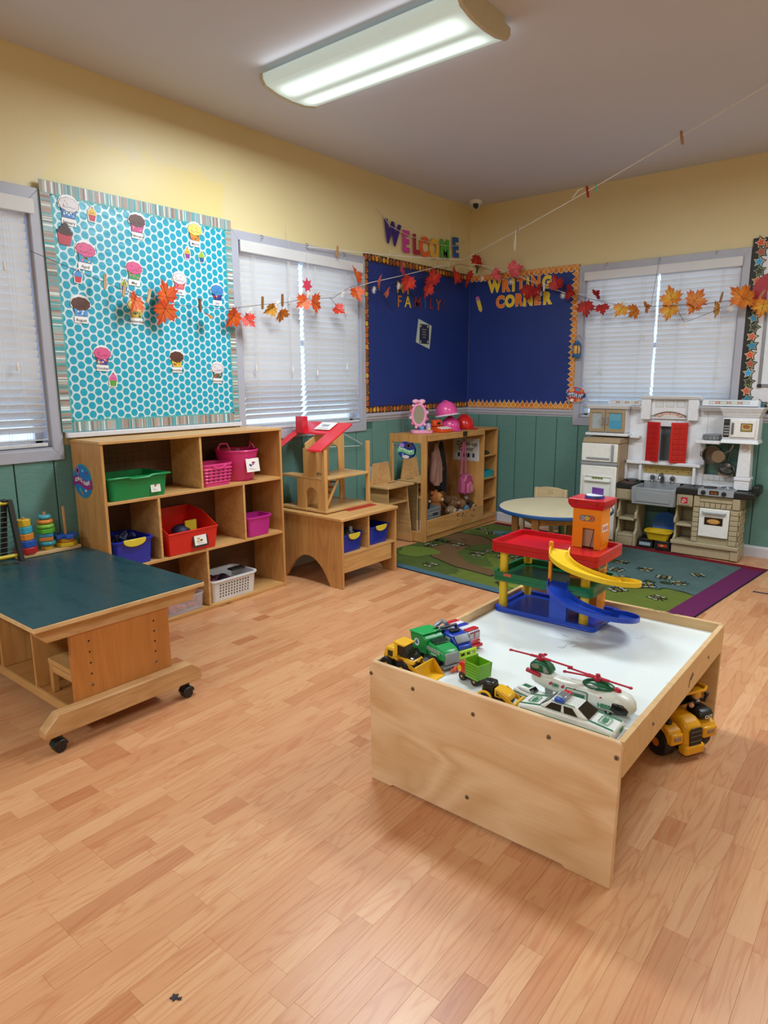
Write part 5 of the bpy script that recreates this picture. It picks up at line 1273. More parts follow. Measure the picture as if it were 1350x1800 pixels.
# right base with the brick oven
kp('logo_block', bx(2.155, 2.275, -.305, -.0955, .385, .4815), KB, .005)
d = kp('logo_plate', bx(2.17, 2.26, -.312, -.3055, .395, .472), KB2, .004)
m = MB(); m.mat(P('b8203a', .4)).prism(rrect(2.190, 2.240, .410, .458, .005), 'xz', -.3135, -.3125).mat(P('e8dcdc', .4)).prism([(2.197, .428), (2.215, .448), (2.233, .428), (2.228, .428), (2.215, .442), (2.202, .428)], 'xz', -.3142, -.3136).box(2.197, 2.212, -.3142, -.3136, .416, .421).box(2.207, 2.222, -.3142, -.3136, .423, .428)
part('house_emblem', m, None, d)
sideR = [(-a, b) for a, b in [(.305, .11), (.268, .14), (.265, .22), (.302, .235), (.30, .28), (.27, .30), (.26, .3845), (.0955, .3845), (.0955, .1105)]]
kp('side_panel', MB().prism([(-.305, .1105), (-.0955, .1105), (-.0955, .3845), (-.26, .3845), (-.27, .30), (-.30, .28), (-.302, .245), (-.265, .235), (-.268, .14)], 'yz', 2.143, 2.160), KB, .004)
kp('back_board', bx(2.1605, 2.28, -.11, -.0955, .111, .384), KB2, 0)
kp('shelf', bx(2.1605, 2.28, -.298, -.1105, .222, .242), KB, .004)
kp('ledge', bx(2.136, 2.63, -.325, -.0955, .078, .11), KB, .006)
kp('plinth', bx(2.142, 2.575, -.305, -.0955, 0, .0775), KB, .004); kp('plinth_block', bx(2.5755, 2.632, -.315, -.0955, 0, .0775), KB, .005)
kp('oven_body', bx(2.282, 2.612, -.297, -.0955, .1105, .4815), KB2, 0)
for k in range(7):
    z = .113+k*.0395
    kp('brick', bx(2.285, 2.329, -.310, -.2975, z, z+.036), KB, .004); kp('brick', bx(2.553, 2.609, -.310, -.2975, z, z+.036), KB, .004)
    for j in range(3): kp('brick', bx(2.6125, 2.622, -.305+j*.068+.02*(k % 2), -.305+j*.068+.062-(.0 if j < 2 else .02*(k % 2)), z, z+.036), KB, .003)
for k in range(6):
    x = 2.334+k*.0365; kp('arch_brick', MB().prism([(x+.002*(3-k)*-.5, .395), (x+.033-.002*(3-k)*.5, .395), (x+.034+.003*(k-2), .432), (x+.003*(k-3), .432)], 'xz', -.310, -.2975), KB, .003)
kp('lintel', bx(2.33, 2.56, -.314, -.2975, .436, .458), KB, .004); kp('lintel_end', bx(2.5605, 2.612, -.310, -.2975, .395, .478), KB, .004); kp('lintel_end', bx(2.285, 2.3295, -.310, -.2975, .395, .478), KB, .004)
d = kp('oven_door', bx(2.334, 2.548, -.318, -.2975, .165, .388), KC, .006)
part('handle', MB().tube([(2.36, -.3185, .358), (2.36, -.335, .356), (2.52, -.335, .356), (2.52, -.3185, .358)], .0075, 8), KG, d)
m = MB(); m.mat(P('4a1f14', .4)).box(2.375, 2.507, -.3195, -.3185, .262, .322).mat(P('1e1210', .3)).box(2.38, 2.502, -.3202, -.3196, .267, .317).mat(P('b87a34', .4)).prism(ell(2.441, .291, .048, .02, 22), 'xz', -.3208, -.3203).mat(P('d8a860', .4)).prism(ell(2.441, .293, .038, .014, 22), 'xz', -.3213, -.3209)
for k in range(4): m.mat(P('a0602a', .4)).box(2.42+k*.012, 2.423+k*.012, -.3216, -.3214, .284, .302)
part('pie_picture', m, None, d)
st = kp('stove_top', MB().taper(2.31, 2.565, -.325, -.13, .488, 2.31, 2.565, -.318, -.13, .538), KG, .004)
for x, nm in ((2.375, 'burner'), ):
    kp(nm, MB().cyl((x, -.215, .5382), (x, -.215, .545), .05, .048, 28), KK, .002)
m = MB(); m.cyl((2.495, -.215, .5382), (2.495, -.215, .546), .055, .053, 28); kp('burner_pan', m, KG, .002)
for a in range(5): kp('burner_coil', MB().tube([(2.495+(.01+.008*a)*math.cos(k*2*PI/20), -.215+(.01+.008*a)*math.sin(k*2*PI/20), .549) for k in range(20)], .0022, 5, True), P('7a7e84', .3, .6), 0)
for x in (2.352, 2.498): kp('stove_knob', MB().cyl((x, -.322, .512), (x, -.338, .512), .018, .015, 18), KK, .002)
m = MB(); m.mat(P('16110e', .3)).box(2.395, 2.46, -.3235, -.3222, .496, .53).mat(P('8a4a20', .4)).box(2.405, 2.425, -.3242, -.3236, .504, .522).box(2.43, 2.45, -.3242, -.3236, .504, .522)
kp('stove_display', m, None, 0)
# pots hanging in the opening, cake pan on the shelf
pm = P('9c9894', .2, .95); pmd = P('5c5854', .28, .9)
r2 = thing('hanging_pot', 'dark steel toy pot with a lid hanging left in the kitchen opening', 'pot', (2.362, -.17, .80))
m = MB(); m.lathe([(0, 0), (.062, 0), (.068, .01), (.068, .07), (.073, .072), (.073, .075), (.065, .075), (.064, .012), (0, .006)], 30, RX(PI/2) @ T(0, 0, -.04)); part('body', m, pmd, r2)
for s in (-1, 1): part('handle', MB().tube([(s*.067, .0, .02), (s*.09, 0, .015), (s*.09, 0, -.015), (s*.067, 0, -.02)], .005, 6), pm, r2)
r2 = thing('hanging_pot', 'small round steel pot hanging base outward in the middle of the kitchen opening', 'pot', (2.42, -.255, .795))
m = MB(); m.lathe([(0, 0), (.045, 0), (.05, .006), (.05, .05), (.045, .05), (.044, .008), (0, .006)], 28, RX(-PI/2) @ T(0, 0, -.01)); part('body', m, pm, r2)
part('handle', MB().tube([(.04, .01, .03), (.075, .012, .05), (.09, .012, .075), (.094, .012, .095)], .0045, 6), pm, r2)
r2 = thing('hanging_pan', 'shiny steel toy saucepan hanging lower right in the kitchen opening', 'pan', (2.466, -.165, .698))
m = MB(); m.lathe([(0, 0), (.035, .002), (.055, .02), (.062, .05), (.066, .052), (.064, .056), (.056, .05), (.05, .022), (0, .006)], 28, RX(PI/2+.5) @ T(0, 0, -.03)); part('body', m, pm, r2)
part('handle', MB().tube([(.0, .0, .05), (.005, .01, .10), (.01, .012, .17)], .005, 6), pm, r2)
part('hook', MB().tube([(.01, .012, .168), (.01, .0, .175), (.01, .03, .17)], .002, 5), pm, r2)
for x, z0, z1 in ((2.375, .865, .8925), (2.515, .885, .8925)): pass
r2 = thing('cake_pan', 'grey ridged plastic cake ring on the kitchen shelf beside the microwave', 'toy pan', (2.345, -.168, .914))
part('ring', MB().lathe([(.0, .0), (.055, 0), (.063, .01), (.066, .035), (.07, .04), (.06, .045), (.03, .048), (.025, .03), (0, .03)], 30), P('85898f', .4), r2)
for k in range(14):
    a = 2*PI*k/14; part('flute', MB().box(-.008, .008, .058, .07, .006, .03, RZ(a)), P('85898f', .4), r2, .003)
# things under the sink
r2 = thing('black_box', 'black plastic box with a pale blue label under the sink', 'box', (1.925, -.215, .0086))
part('body', MB().taper(-.065, .065, -.06, .09, 0, -.058, .058, -.055, .085, .075), KK, r2, .006)
part('label_card', MB().box(-.045, .045, -.0615, -.060, .018, .045), P('9ab0bc', .5), r2)
r2 = thing('black_box', 'black plastic box with a red label under the yellow tray', 'box', (2.065, -.23, .0086))
part('body', MB().taper(-.065, .065, -.06, .17, 0, -.06, .06, -.056, .166, .075), KK, r2, .006)
m = MB(); m.mat(P('a83a22', .5)).box(-.03, .045, -.0615, -.060, .025, .05).mat(P('d8a050', .5)).box(-.01, .012, -.0625, -.0616, .032, .044); part('label_card', m, None, r2)
r2 = thing('yellow_tray', 'yellow plastic tray on the black boxes under the sink', 'tray', (2.02, -.238, .0846))
part('tray', tub(-.075, .075, -.05, .05, 0, .075, .02, .003, .014), P('dcb81c', .35), r2)
r2 = thing('blue_plate', 'round blue plastic plate standing in the yellow tray under the sink', 'plate', (2.033, -.105, .19))
part('plate', MB().lathe([(0, 0), (.075, 0), (.085, .006), (.102, .014), (.104, .018), (.084, .012), (.074, .005), (0, .005)], 36, RX(PI/2-.1)), P('1c5cb0', .35), r2)

# --- round table and chair
r = thing('round_table', 'round child table with a cream top and blue edge on the rug', 'table', (1.445, -1.0, .0085))
creamtop, t = newmat('cream_laminate', 'e0d0ac', .35); o = t.obj(); t.link(t.mix(t.noise(o, 5, 3), lin('d6c6a0'), lin('e4d6b6')), t.b.inputs['Base Color'])
part('top', MB().lathe([(0, .376), (.425, .376), (.427, .3765), (.427, .396), (.425, .398), (0, .398)], 64), creamtop, r)
part('edge_band', MB().lathe([(.4275, .372), (.434, .372), (.439, .378), (.439, .394), (.434, .399), (.4275, .399), (.4275, .372)], 64), P('1c4f8c', .4), r)
tl = wood('table_leg_wood', 'c48a55', '9c6435', .45, 'z')
for a in range(4):
    an = a*PI/2+.25; part('leg', MB().box(-.026, .026, -.026, .026, 0, .3755, T(.335*math.cos(an+PI/4+.55), .335*math.sin(an+PI/4+.55), 0) @ RZ(an)), tl, r, .004)
for a in range(4):
    p = [(.335*math.cos(a*PI/2+.25+PI/4+.55+k*PI/2), .335*math.sin(a*PI/2+.25+PI/4+.55+k*PI/2)) for k in (0, 1)]
    d = Vector((p[1][0]-p[0][0], p[1][1]-p[0][1], 0)); L = d.length; an = math.atan2(d.y, d.x)
    part('apron', MB().box(.03, L-.03, -.008, .008, .30, .3755, T(p[0][0], p[0][1], 0) @ RZ(an)), tl, r, .002)
r = thing('child_chair', 'light birch child chair behind the round table', 'chair', (1.13, -.52, .0085), 0)
cw = wood('chair_birch', 'd8c096', 'c0a070', .42, 'x', 7, 1, .35)
for x in (-.135, .135):
    part('leg', MB().box(x-.016, x+.016, .10, .135, 0, .435), cw, r, .006); part('leg', MB().box(x-.016, x+.016, -.15, -.118, 0, .22), cw, r, .004)
part('seat', MB().prism(rrect(-.15, .15, -.16, .099, .02), 'xy', .2205, .24), cw, r, .004)
bp = [(-.1185, .32), (.1185, .32), (.1185, .435), (.06, .445), (0, .448), (-.06, .445), (-.1185, .435)]
part('backrest', MB().prism(bp, 'xz', .108, .124), cw, r, .003)
m = MB(); m.box(-.025, .025, .1065, .1078, .385, .425); part('back_carving', m, P('cdb48a', .5), r)
r = thing('green_crate', 'small green plastic crate on the rug behind the garage tower', 'crate', (1.245, -.27, .0125))
gc = P('157a42', .4); m = MB()
for z in (0, .03, .06, .09): 
    m = MB().tube([(a, b, z+.004) for a, b in rrect(-.06, .06, -.06, .06, .012, 2)], .004, 6, True); part('rim', m, gc, r)
for k in range(4):
    for s in (-1, 1):
        part('bar', MB().box(-.05+k*.033-.004, -.05+k*.033+.004, s*.06-.003, s*.06+.003, .008, .09), gc, r); part('bar', MB().box(s*.06-.003, s*.06+.003, -.05+k*.033-.004, -.05+k*.033+.004, .008, .09), gc, r)
# ================================================================ SMALL THINGS
# --- on top of the dress-up unit (top at z .9305)
TZ = .931
r = thing('toy_vanity_mirror', 'pink plastic toy mirror stand on top of the dress-up unit', 'toy mirror', (.215, -1.12, TZ), -.75)
pk1, pk2 = P('ec9cc0', .35), P('e4668f', .35)
part('base', MB().prism(rrect(-.05, .08, -.07, .115, .04, 6), 'xy', 0, .03), pk1, r, .006)
ring = [(0, .075*math.cos(a), .155+.105*math.sin(a)) for a in [2*PI*i/28 for i in range(28)]]
part('frame', MB().tube([(.0, .058*math.cos(a), .155+.09*math.sin(a)) for a in [2*PI*i/28 for i in range(28)]], .014, 10, True), pk1, r)
for i in range(12):
    a = 2*PI*i/12+.2; part('bead', MB().ball((.006, .075*math.cos(a), .155+.108*math.sin(a)), .014, 10, 7), pk2 if i % 2 else P('f0b4cc', .3), r)
part('mirror_glass', MB().prism(ell(0, .155, .047, .08, 28), 'yz', -.004, .004), P('b8c4d0', .05, .9), r)
m = MB()
for y in (-.028, .028): m.ball((0, y, .272), (.016, .03, .02), 12, 8)
m.ball((.004, 0, .27), .013, 10, 7); part('bow', m, P('f0b0c8', .35), r)
part('blue_jar', MB().lathe([(0, .0305), (.018, .0305), (.018, .055), (.012, .06), (.012, .066), (0, .066)], 16, T(.05, .02, 0)), P('5aa4e0', .3), r)
part('lilac_jar', MB().lathe([(0, .0305), (.022, .0305), (.022, .07), (.016, .085), (0, .085)], 16, T(.0, .085, 0)), P('c0a0d0', .3), r)
part('yellow_knob', MB().ball((.075, .075, .038), .016, 10, 7), P('d8c890', .4), r)
r = thing('toy_phone', 'orange toy telephone with white keys on the dress-up unit', 'toy phone', (.30, -.895, TZ), -.12)
og = P('e4511c', .35)
part('body', MB().prism([(-.06, 0), (.07, 0), (.07, .02), (.0, .045), (-.06, .05)], 'xz', -.075, .075), og, r, .006)
part('handset', MB().prism([(-.06, .051), (-.01, .051), (-.012, .10), (-.06, .11)], 'xz', -.08, .03), og, r, .01)
part('screen', MB().box(-.0115, -.0095, -.045, -.005, .066, .088), P('2a2a34', .2), r)
for i in range(4):
    for j in range(3): part('key', MB().ball((.055-j*.022, -.055+i*.036, .032+j*.0055), (.01, .014, .006), 8, 6), P('f0ece8', .35), r)
def hat(name, label, loc, col, rz, tilt, brimcol=None, s=1., M0=None):
    r = thing(name, label, 'hard hat', loc, rz, 'toy hard hats on the dress-up unit')
    hc = P(col, .25)
    part('shell', MB().lathe([(.098*s, .012), (.1*s, .02), (.097*s, .06*s), (.085*s, .095*s), (.06*s, .122*s), (.025*s, .136*s), (0, .138*s), (0, .134*s), (.024*s, .132*s), (.058*s, .118*s), (.082*s, .092*s), (.094*s, .058*s), (.096*s, .012)], 36), hc, r)
    br = [(.097*s*math.cos(a), .097*s*math.sin(a)) for a in [PI*2*i/40 for i in range(40)]]
    out = [((.11+.045*max(0, math.cos(a))**1.5)*s*math.cos(a), .112*s*math.sin(a)) for a in [PI*2*i/40 for i in range(40)]]
    n = 40; m = MB(); vs = [(x, y, .013) for x, y in br]+[(x, y, .004) for x, y in out]+[(x, y, .008) for x, y in out]+[(x, y, .018) for x, y in br]
    m.add(vs, [(k*n+(i+1) % n, k*n+i, ((k+1) % 4)*n+i, ((k+1) % 4)*n+(i+1) % n) for k in range(4) for i in range(n)])
    part('brim', m, P(brimcol, .3) if brimcol else hc, r)
    rd = MB(); rd.tube([(.098*s*math.cos(t_), 0, .02+.122*s*math.sin(t_)) for t_ in [PI*i/14 for i in range(1, 14)]], .007, 8); part('ridge', rd, hc, r)
    m = MB()
    for k in range(3): m.box(.094*s, .0965*s+.004, -.03+k*.018, -.016+k*.018, .05, .06, RY(-.22))
    m.mats.append(P('4a1a34', .5)); part('small_print', m, None, r)['kind'] = 'stuff'
    return r
hat('hard_hat', 'lower pink toy hard hat of the stacked pair on the dress-up unit', (.27, -.71, TZ), 'e04a96', -.35, 0, None, .88)
h2 = hat('hard_hat', 'upper pink toy hard hat with a white brim resting on the lower pink one', (.25, -.735, TZ+.13), 'e8559e', -.35, 0, 'ecdfe6', .98)
h2.rotation_euler = (.1, -.13, -.35)
hat('hard_hat', 'red toy hard hat to the right of the pink hard hats', (.25, -.44, TZ), 'd42420', .0, 0, None, .9)
# --- hanging clothes and bag
def drape(name, label, cat, p0, w0, w1, L, th, col, folds, seed, rough=.85, parent=None):
    """cloth hung from a hook: folded sheet, gathered at the top"""
    rr = random.Random(seed); n, k = 22, 12; m = MB(); ring = 2*n
    rows = []
    for j in range(k+1):
        t_ = j/k; w = w0+(w1-w0)*min(1, t_*1.6)**.7; z = -L*t_; row = []
        for i in range(n*2):
            a = 2*PI*i/(n*2); rip = 1+.22*math.sin(folds*a+seed+t_*1.3)*min(1, t_*2+.2)
            row.append((p0[0]+th*(.35+.65*min(1, t_*2))*math.sin(a)*rip, p0[1]+w/2*math.cos(a)*(1+.06*math.sin(3*a+seed)), p0[2]+z+.02*t_*math.sin(2*a+seed)*(1 if j == k else 0)))
        rows.append(row)
    vs = [p for row in rows for p in row]; fs = []
    for j in range(k):
        for i in range(ring): fs.append((j*ring+(i+1) % ring, j*ring+i, (j+1)*ring+i, (j+1)*ring+(i+1) % ring))
    fs += [tuple(range(ring)), tuple(range(k*ring+ring-1, k*ring-1, -1))]
    m.add(vs, fs); return m
def hookpeg(parent, x, y, z): return part('hanger_loop', MB().tube([(x-.01, y, z), (x, y, z+.02), (x+.01, y, z)], .003, 6), P('2a2420', .6), parent)
r = thing('dress_up_coat', 'dusty pink coat hanging in the dress-up unit', 'coat', (0, 0, 0))
part('cloth', drape('c', '', '', (.20, -.835, .82), .04, .17, .36, .04, 'a87c6c', 7, 1), P('a87a6e', .85), r)
part('sleeve', MB().tube([(.22, -.90, .74), (.245, -.935, .64), (.24, -.945, .53), (.235, -.94, .49)], [.03, .034, .03, .026], 10), P('a87a6e', .85), r); hookpeg(r, .2, -.835, .825)
r = thing('dress_up_vest', 'dark cloth bag with a metal ring hanging beside the pink coat', 'bag', (0, 0, 0))
part('cloth', drape('c', '', '', (.14, -.66, .82), .03, .14, .46, .04, '1c1a20', 5, 3), P('19181e', .8), r); hookpeg(r, .14, -.66, .825)
part('ring', MB().tube([(.185, -.70+.013*math.cos(a), .575+.016*math.sin(a)) for a in [2*PI*i/16 for i in range(16)]], .003, 6, True), P('a8a8a4', .3, .9), r)
r = thing('dress_up_dress', 'dark brown cloth hanging low at the left of the dress-up unit', 'cloth', (0, 0, 0))
part('cloth', drape('c', '', '', (.085, -1.05, .80), .05, .24, .44, .04, '2c1c18', 6, 5), P('2c1d1a', .85), r); hookpeg(r, .085, -1.05, .805)
r = thing('pink_backpack', 'pink child backpack hanging by its straps beside the Dress-up Center sign', 'backpack', (.27, -.43, 0))
bp1, bp2 = P('b8507c', .6), P('cc6a94', .6)
part('pouch', MB().prism([(-.075, .33), (-.05, .305), (.05, .305), (.08, .34), (.078, .44), (.045, .50), (-.03, .505), (-.07, .45)], 'yz', -.045, .03), bp1, r, .014, None, True, 3)
part('front_pocket', MB().prism([(-.05, .322), (.045, .318), (.062, .35), (.055, .40), (.01, .432), (-.05, .41)], 'yz', .031, .062), bp2, r, .012, None, True, 3)
part('pocket_print', MB().prism(ell(.012, .37, .02, .032, 16), 'yz', .0622, .0632), P('d8a08a', .5), r)
part('zipper', MB().tube([(.032, -.07, .44), (.034, -.03, .495), (.034, .045, .49), (.032, .076, .43)], .004, 6), P('e090b0', .5), r)
for y0, y1 in ((-.05, -.025), (.035, .0)):
    g = [[(-.02+.0*k, y0+(y1-y0)*t_-.014+.028*k, .50+.315*t_) for k in (0, 1)] for t_ in [i/8 for i in range(9)]]
    m = MB(); m.sheet(g, .005); part('strap', m, bp2, r)
part('side_strap', MB().box(.0, .02, -.085, -.0755, .33, .47), bp2, r, .004)
hookpeg(r, -.02, -.012, .815)
# --- grey basket and plush toys in the dress-up bin
BZ = .0825
r = thing('grey_basket', 'grey woven fabric basket at the left of the dress-up bin', 'basket', (.235, -1.075, BZ))
gb = P('85888c', .85)
part('body', tub(-.10, .10, -.135, .125, 0, .195, .006, .006, .004, .02), gb, r)
for k in range(9): part('weave_band', MB().tube([(a, b, .015+k*.02) for a, b in rrect(-.102-.0007*k, .102+.0007*k, -.137-.0007*k, .127+.0007*k, .02, 3)], .004, 6, True), P('8f9296' if k % 2 else '74777c', .9), r)
part('handle_slot', MB().box(.108, .1125, -.005, .07, .13, .15), P('26282c', .8), r, .002)
r = thing('dark_wand', 'dark stick with a white tip standing in the grey basket', 'wand', (.25, -1.04, .095))
m = MB(); m.cyl((0, 0, 0), (.02, .01, .22), .008, .008, 10); part('stick', m, P('1a2434', .5), r); part('tip', MB().ball((.021, .0105, .228), .012, 10, 7), P('d8d0c0', .5), r)
def plush(name, label, loc, balls, eyes, rz=0, fur=None, extra=None):
    r = thing(name, label, 'plush toy', loc, rz)
    m = MB()
    for c, rad, col in balls: m.mat(P(col, .95, 0, .16)).ball(c, rad, 16, 10)
    o = part('body', m, None, r)
    for e in eyes: part('eye', MB().ball(e, .006, 8, 6), P('141214', .2), r)
    for nm, c, rad, col in (extra or ()): part(nm, MB().ball(c, rad, 12, 8), P(col, .9), r)
    return r
plush('plush_lion', 'orange plush lion with a mane in the middle of the dress-up bin', (.215, -.865, .235),
      [((0, 0, .09), (.06, .065, .065), 'b06a34'), ((.03, .0, .095), (.045, .045, .05), 'c98a4c'), ((0, 0, -.0), (.06, .07, .09), '9a5a34'), ((-.01, .055, .14), (.02, .022, .022), 'a8602e'), ((-.01, -.055, .14), (.02, .022, .022), 'a8602e')],
      [(.07, .018, .11), (.07, -.018, .11)], .3, None, (('muzzle', (.068, 0, .08), (.02, .024, .018), 'd8b088'), ('nose', (.086, 0, .086), (.006, .009, .006), '2a1a14')))
plush('plush_monkey', 'tan and grey plush monkey head down at the front of the dress-up bin', (.295, -.72, .115),
      [((0, .0, .075), (.055, .055, .052), '8a7058'), ((.03, .0, .07), (.035, .04, .04), 'b89a78'), ((-.01, .05, .02), (.04, .05, .04), '8a7058'), ((0, -.055, .09), (.014, .02, .02), 'a08468'), ((0, .058, .09), (.014, .02, .02), 'a08468')],
      [(.062, .015, .088), (.062, -.015, .088)], .2, None, (('muzzle', (.058, 0, .058), (.018, .026, .02), 'c4aa88'),))
plush('plush_dog', 'brown plush dog lying across the dress-up bin with its blue scarf', (.22, -.535, .17),
      [((0, -.03, .07), (.07, .085, .065), '7a5436'), ((.02, .06, .04), (.06, .07, .055), '86603e'), ((.03, .03, -.03), (.05, .06, .05), '6a462c'), ((-.02, -.09, .10), (.05, .05, .045), '64432a')],
      [(.06, -.05, .10), (.045, -.08, .115)], 0, None, (('scarf', (.065, .085, .01), (.035, .04, .03), '4a7ea4'), ('muzzle', (.07, -.045, .075), (.02, .025, .02), '9a7450')))
plush('plush_bear', 'dark brown plush bear with a pale face at the right of the dress-up bin', (.285, -.375, .13),
      [((0, 0, .055), (.055, .035, .058), '3c2a20'), ((.03, .0, .05), (.035, .028, .04), 'a88464'), ((-.01, -.012, .0), (.05, .035, .045), '4a3426'), ((0, -.035, .10), (.018, .014, .018), '3c2a20')],
      [(.062, .01, .065), (.062, -.012, .065)], .15)
plush('plush_lamb', 'small grey and white plush lamb between the dog and the bin front', (.325, -.60, .10),
      [((0, 0, .055), (.035, .042, .04), '9aa0a8'), ((.02, .035, .025), (.028, .03, .025), 'd0d4d8'), ((.01, -.02, .02), (.03, .03, .02), '2a2c34')], [(.032, .01, .065), (.032, -.012, .065)], 0)
plush('plush_bunny', 'small white plush rabbit leaning under the pink backpack', (.255, -.395, .25),
      [((0, 0, .03), (.026, .028, .032), 'd0c8c0'), ((0, .012, .06), (.01, .01, .02), 'd8d0c8'), ((0, -.012, .06), (.01, .01, .02), 'd8d0c8')], [(.025, .008, .035), (.025, -.008, .035)], 0)
# teal box, dark shoes on the narrow shelves
r = thing('teal_box', 'turquoise plastic box on the narrow shelf of the dress-up unit', 'box', (.27, -.193, .456))
part('tub', tub(-.11, .11, -.09, .09, 0, .062, .004, .003, .003, .012), P('1f9fae', .35), r)
r = thing('dark_shoes', 'pair of small black shoes on the upper narrow shelf', 'shoes', (.30, -.235, .677), 0)
for y in (-.02, .03):
    m = MB(); m.prism([(-.08, 0), (.075, 0), (.085, .015), (.07, .03), (.02, .038), (-.01, .05), (-.075, .055)], 'xz', y-.022, y+.022); part('shoe', m, P('16161a', .4), r, .01)
# --- stacking toy and abacus on the teal table
TT = .5112
r = thing('stacking_toy', 'wooden stacking toy with three pegs of painted rings on the teal table', 'stacking toy', (.125, -4.297, TT))
part('base', MB().prism(rrect(-.045, .045, -.17, .155, .006), 'xy', 0, .018), wood('toy_base_wood', 'dcb682', 'bc8e58', .45, 'y'), r, .003)
pegw = wood('peg_wood', 'c89064', 'a4703f', .5, 'z')
for y, h in ((-.112, .205), (-.005, .215), (.095, .23)): part('peg', MB().cyl((0, y, .0182), (0, y, h), .008, .007, 12), pegw, r)
def stackring(y, z, h, kind, rad, col, a=0.):
    m = MB()
    if kind == 'torus': m.tube([(rad*.62*math.cos(2*PI*i/24), y+rad*.62*math.sin(2*PI*i/24), z+h/2) for i in range(24)], h/2, 10, True)
    else:
        n = {'oct': 8, 'hex': 6, 'sq': 4, 'cross': 4}[kind]
        pts = ell(0, y, rad, rad, n, a) if kind != 'cross' else [(rad*x, y+rad*v) for x, v in ((-.35, -1), (.35, -1), (.35, -.35), (1, -.35), (1, .35), (.35, .35), (.35, 1), (-.35, 1), (-.35, .35), (-1, .35), (-1, -.35), (-.35, -.35))]
        m.prism(pts, 'xy', z, z+h)
    part('ring', m, P(col, .35), r, .003 if kind != 'torus' else 0)
z = .0184
for k, (c, rad, h) in enumerate((('b8242a', .055, .034), ('2456b4', .05, .036), ('e08a2e', .042, .034), ('3aa8c4', .038, .036), ('e0b62a', .033, .036))): stackring(-.112, z, h-.001, 'oct', rad, c, .39); z += h
z = .0184
for c, rad, h, kd in (('d8b43a', .03, .02, 'hex'), ('3a98a8', .05, .026, 'torus'), ('d8823a', .046, .022, 'sq'), ('3a98c0', .046, .02, 'sq'), ('5ab03a', .046, .024, 'hex'), ('86c84a', .05, .024, 'torus'), ('e08a3a', .046, .024, 'torus'), ('4aa4b8', .034, .024, 'torus')): stackring(-.005, z, h-.001, kd, rad, c, .3); z += h
z = .0184
for c, rad, h, kd in (('d8b42a', .055, .022, 'hex'), ('d08a2e', .042, .02, 'hex'), ('245ab8', .055, .022, 'cross')): stackring(.095, z, h-.001, kd, rad, c, .2); z += h
r = thing('abacus', 'black framed abacus with yellow rails, cut by the left edge of the photo', 'abacus', (.20, -4.63, TT+.012))
bk_ = P('1c1a18', .5); yb = P('d2b62c', .4)
for y in (.12, -.16):
    part('upright', MB().prism([(-.11, 0), (-.08, 0), (-.01, .30), (-.03, .305)], 'xz', y-.012, y+.012), bk_, r, .003)
    part('upright', MB().prism([(.03, 0), (.06, 0), (-.005, .30), (-.03, .30)], 'xz', y+.0125 if y > 0 else y-.0365, y+.0365 if y > 0 else y-.0125), bk_, r, .003)
part('top_rail', MB().cyl((-.02, -.2, .285), (-.02, .16, .285), .009, .009, 12), yb, r)
part('bottom_rail', MB().cyl((.03, -.2, .03), (.03, .16, .03), .009, .009, 12), yb, r)
part('foot_rail', MB().cyl((-.085, -.2, .0), (-.085, .16, .0), .010, .010, 12), yb, r)
for k in range(9): part('wire', MB().cyl((.025-.05*(k+1)/10, -.2, .05+k*.024), (.025-.05*(k+1)/10, .16, .05+k*.024), .0016, .0016, 6), P('8a8a86', .3, .9), r)

# --- toy garage on the train table
GZ = .4055
r = thing('toy_garage', 'multi-storey toy garage with red and green decks, lift tower and spiral ramps', 'toy garage', (0, 0, GZ))
gB, gR, gG, gY, gO = P('1746c0', .28), P('c0141f', .25), P('0c6b44', .28), P('ecc42a', .3), P('f0921c', .32)
def deck(name, mat, x0, x1, y0, y1, z, th, rimh, rw, gapx=None):
    d = part(name, MB().prism(rrect(x0, x1, y0, y1, .025, 5), 'xy', z, z+th), mat, r, .003)
    R = rrect(x0+rw/2, x1-rw/2, y0+rw/2, y1-rw/2, .025, 5)
    m = MB(); n = len(R)
    o_ = rrect(x0, x1, y0, y1, .025, 5); i_ = rrect(x0+rw, x1-rw, y0+rw, y1-rw, .018, 5)
    for k in range(n):
        k2 = (k+1) % n
        mx_ = (o_[k][0]+o_[k2][0])/2; my_ = (o_[k][1]+o_[k2][1])/2
        if gapx and my_ < y0+.01 and False: continue
        m.add([(*o_[k], z+th), (*o_[k2], z+th), (*i_[k2], z+th), (*i_[k], z+th), (*o_[k], z+th+rimh), (*o_[k2], z+th+rimh), (*i_[k2], z+th+rimh), (*i_[k], z+th+rimh)],
              [(4, 5, 6, 7), (0, 1, 5, 4), (2, 3, 7, 6)])
    part('rim', m, mat, d); return d
deck('base', gB, 2.268, 2.72, -3.392, -3.10, 0, .010, .012, .016)
deck('middle_deck', gG, 2.252, 2.70, -3.385, -3.10, .135, .018, .022, .012)
dk = deck('top_deck', gR, 2.245, 2.715, -3.392, -3.10, .262, .026, .020, .014)
for x, y in ((2.29, -3.345), (2.292, -3.125), (2.655, -3.345)):
    part('column', MB().cyl((x, y, .0105), (x, y, .1345), .019, .018, 24), gY, r); part('column', MB().cyl((x, y, .1585), (x, y, .2615), .018, .018, 24), gY, r)
part('post', MB().box(2.515, 2.528, -3.391, -3.378, .155, .262), gO, r, .002)
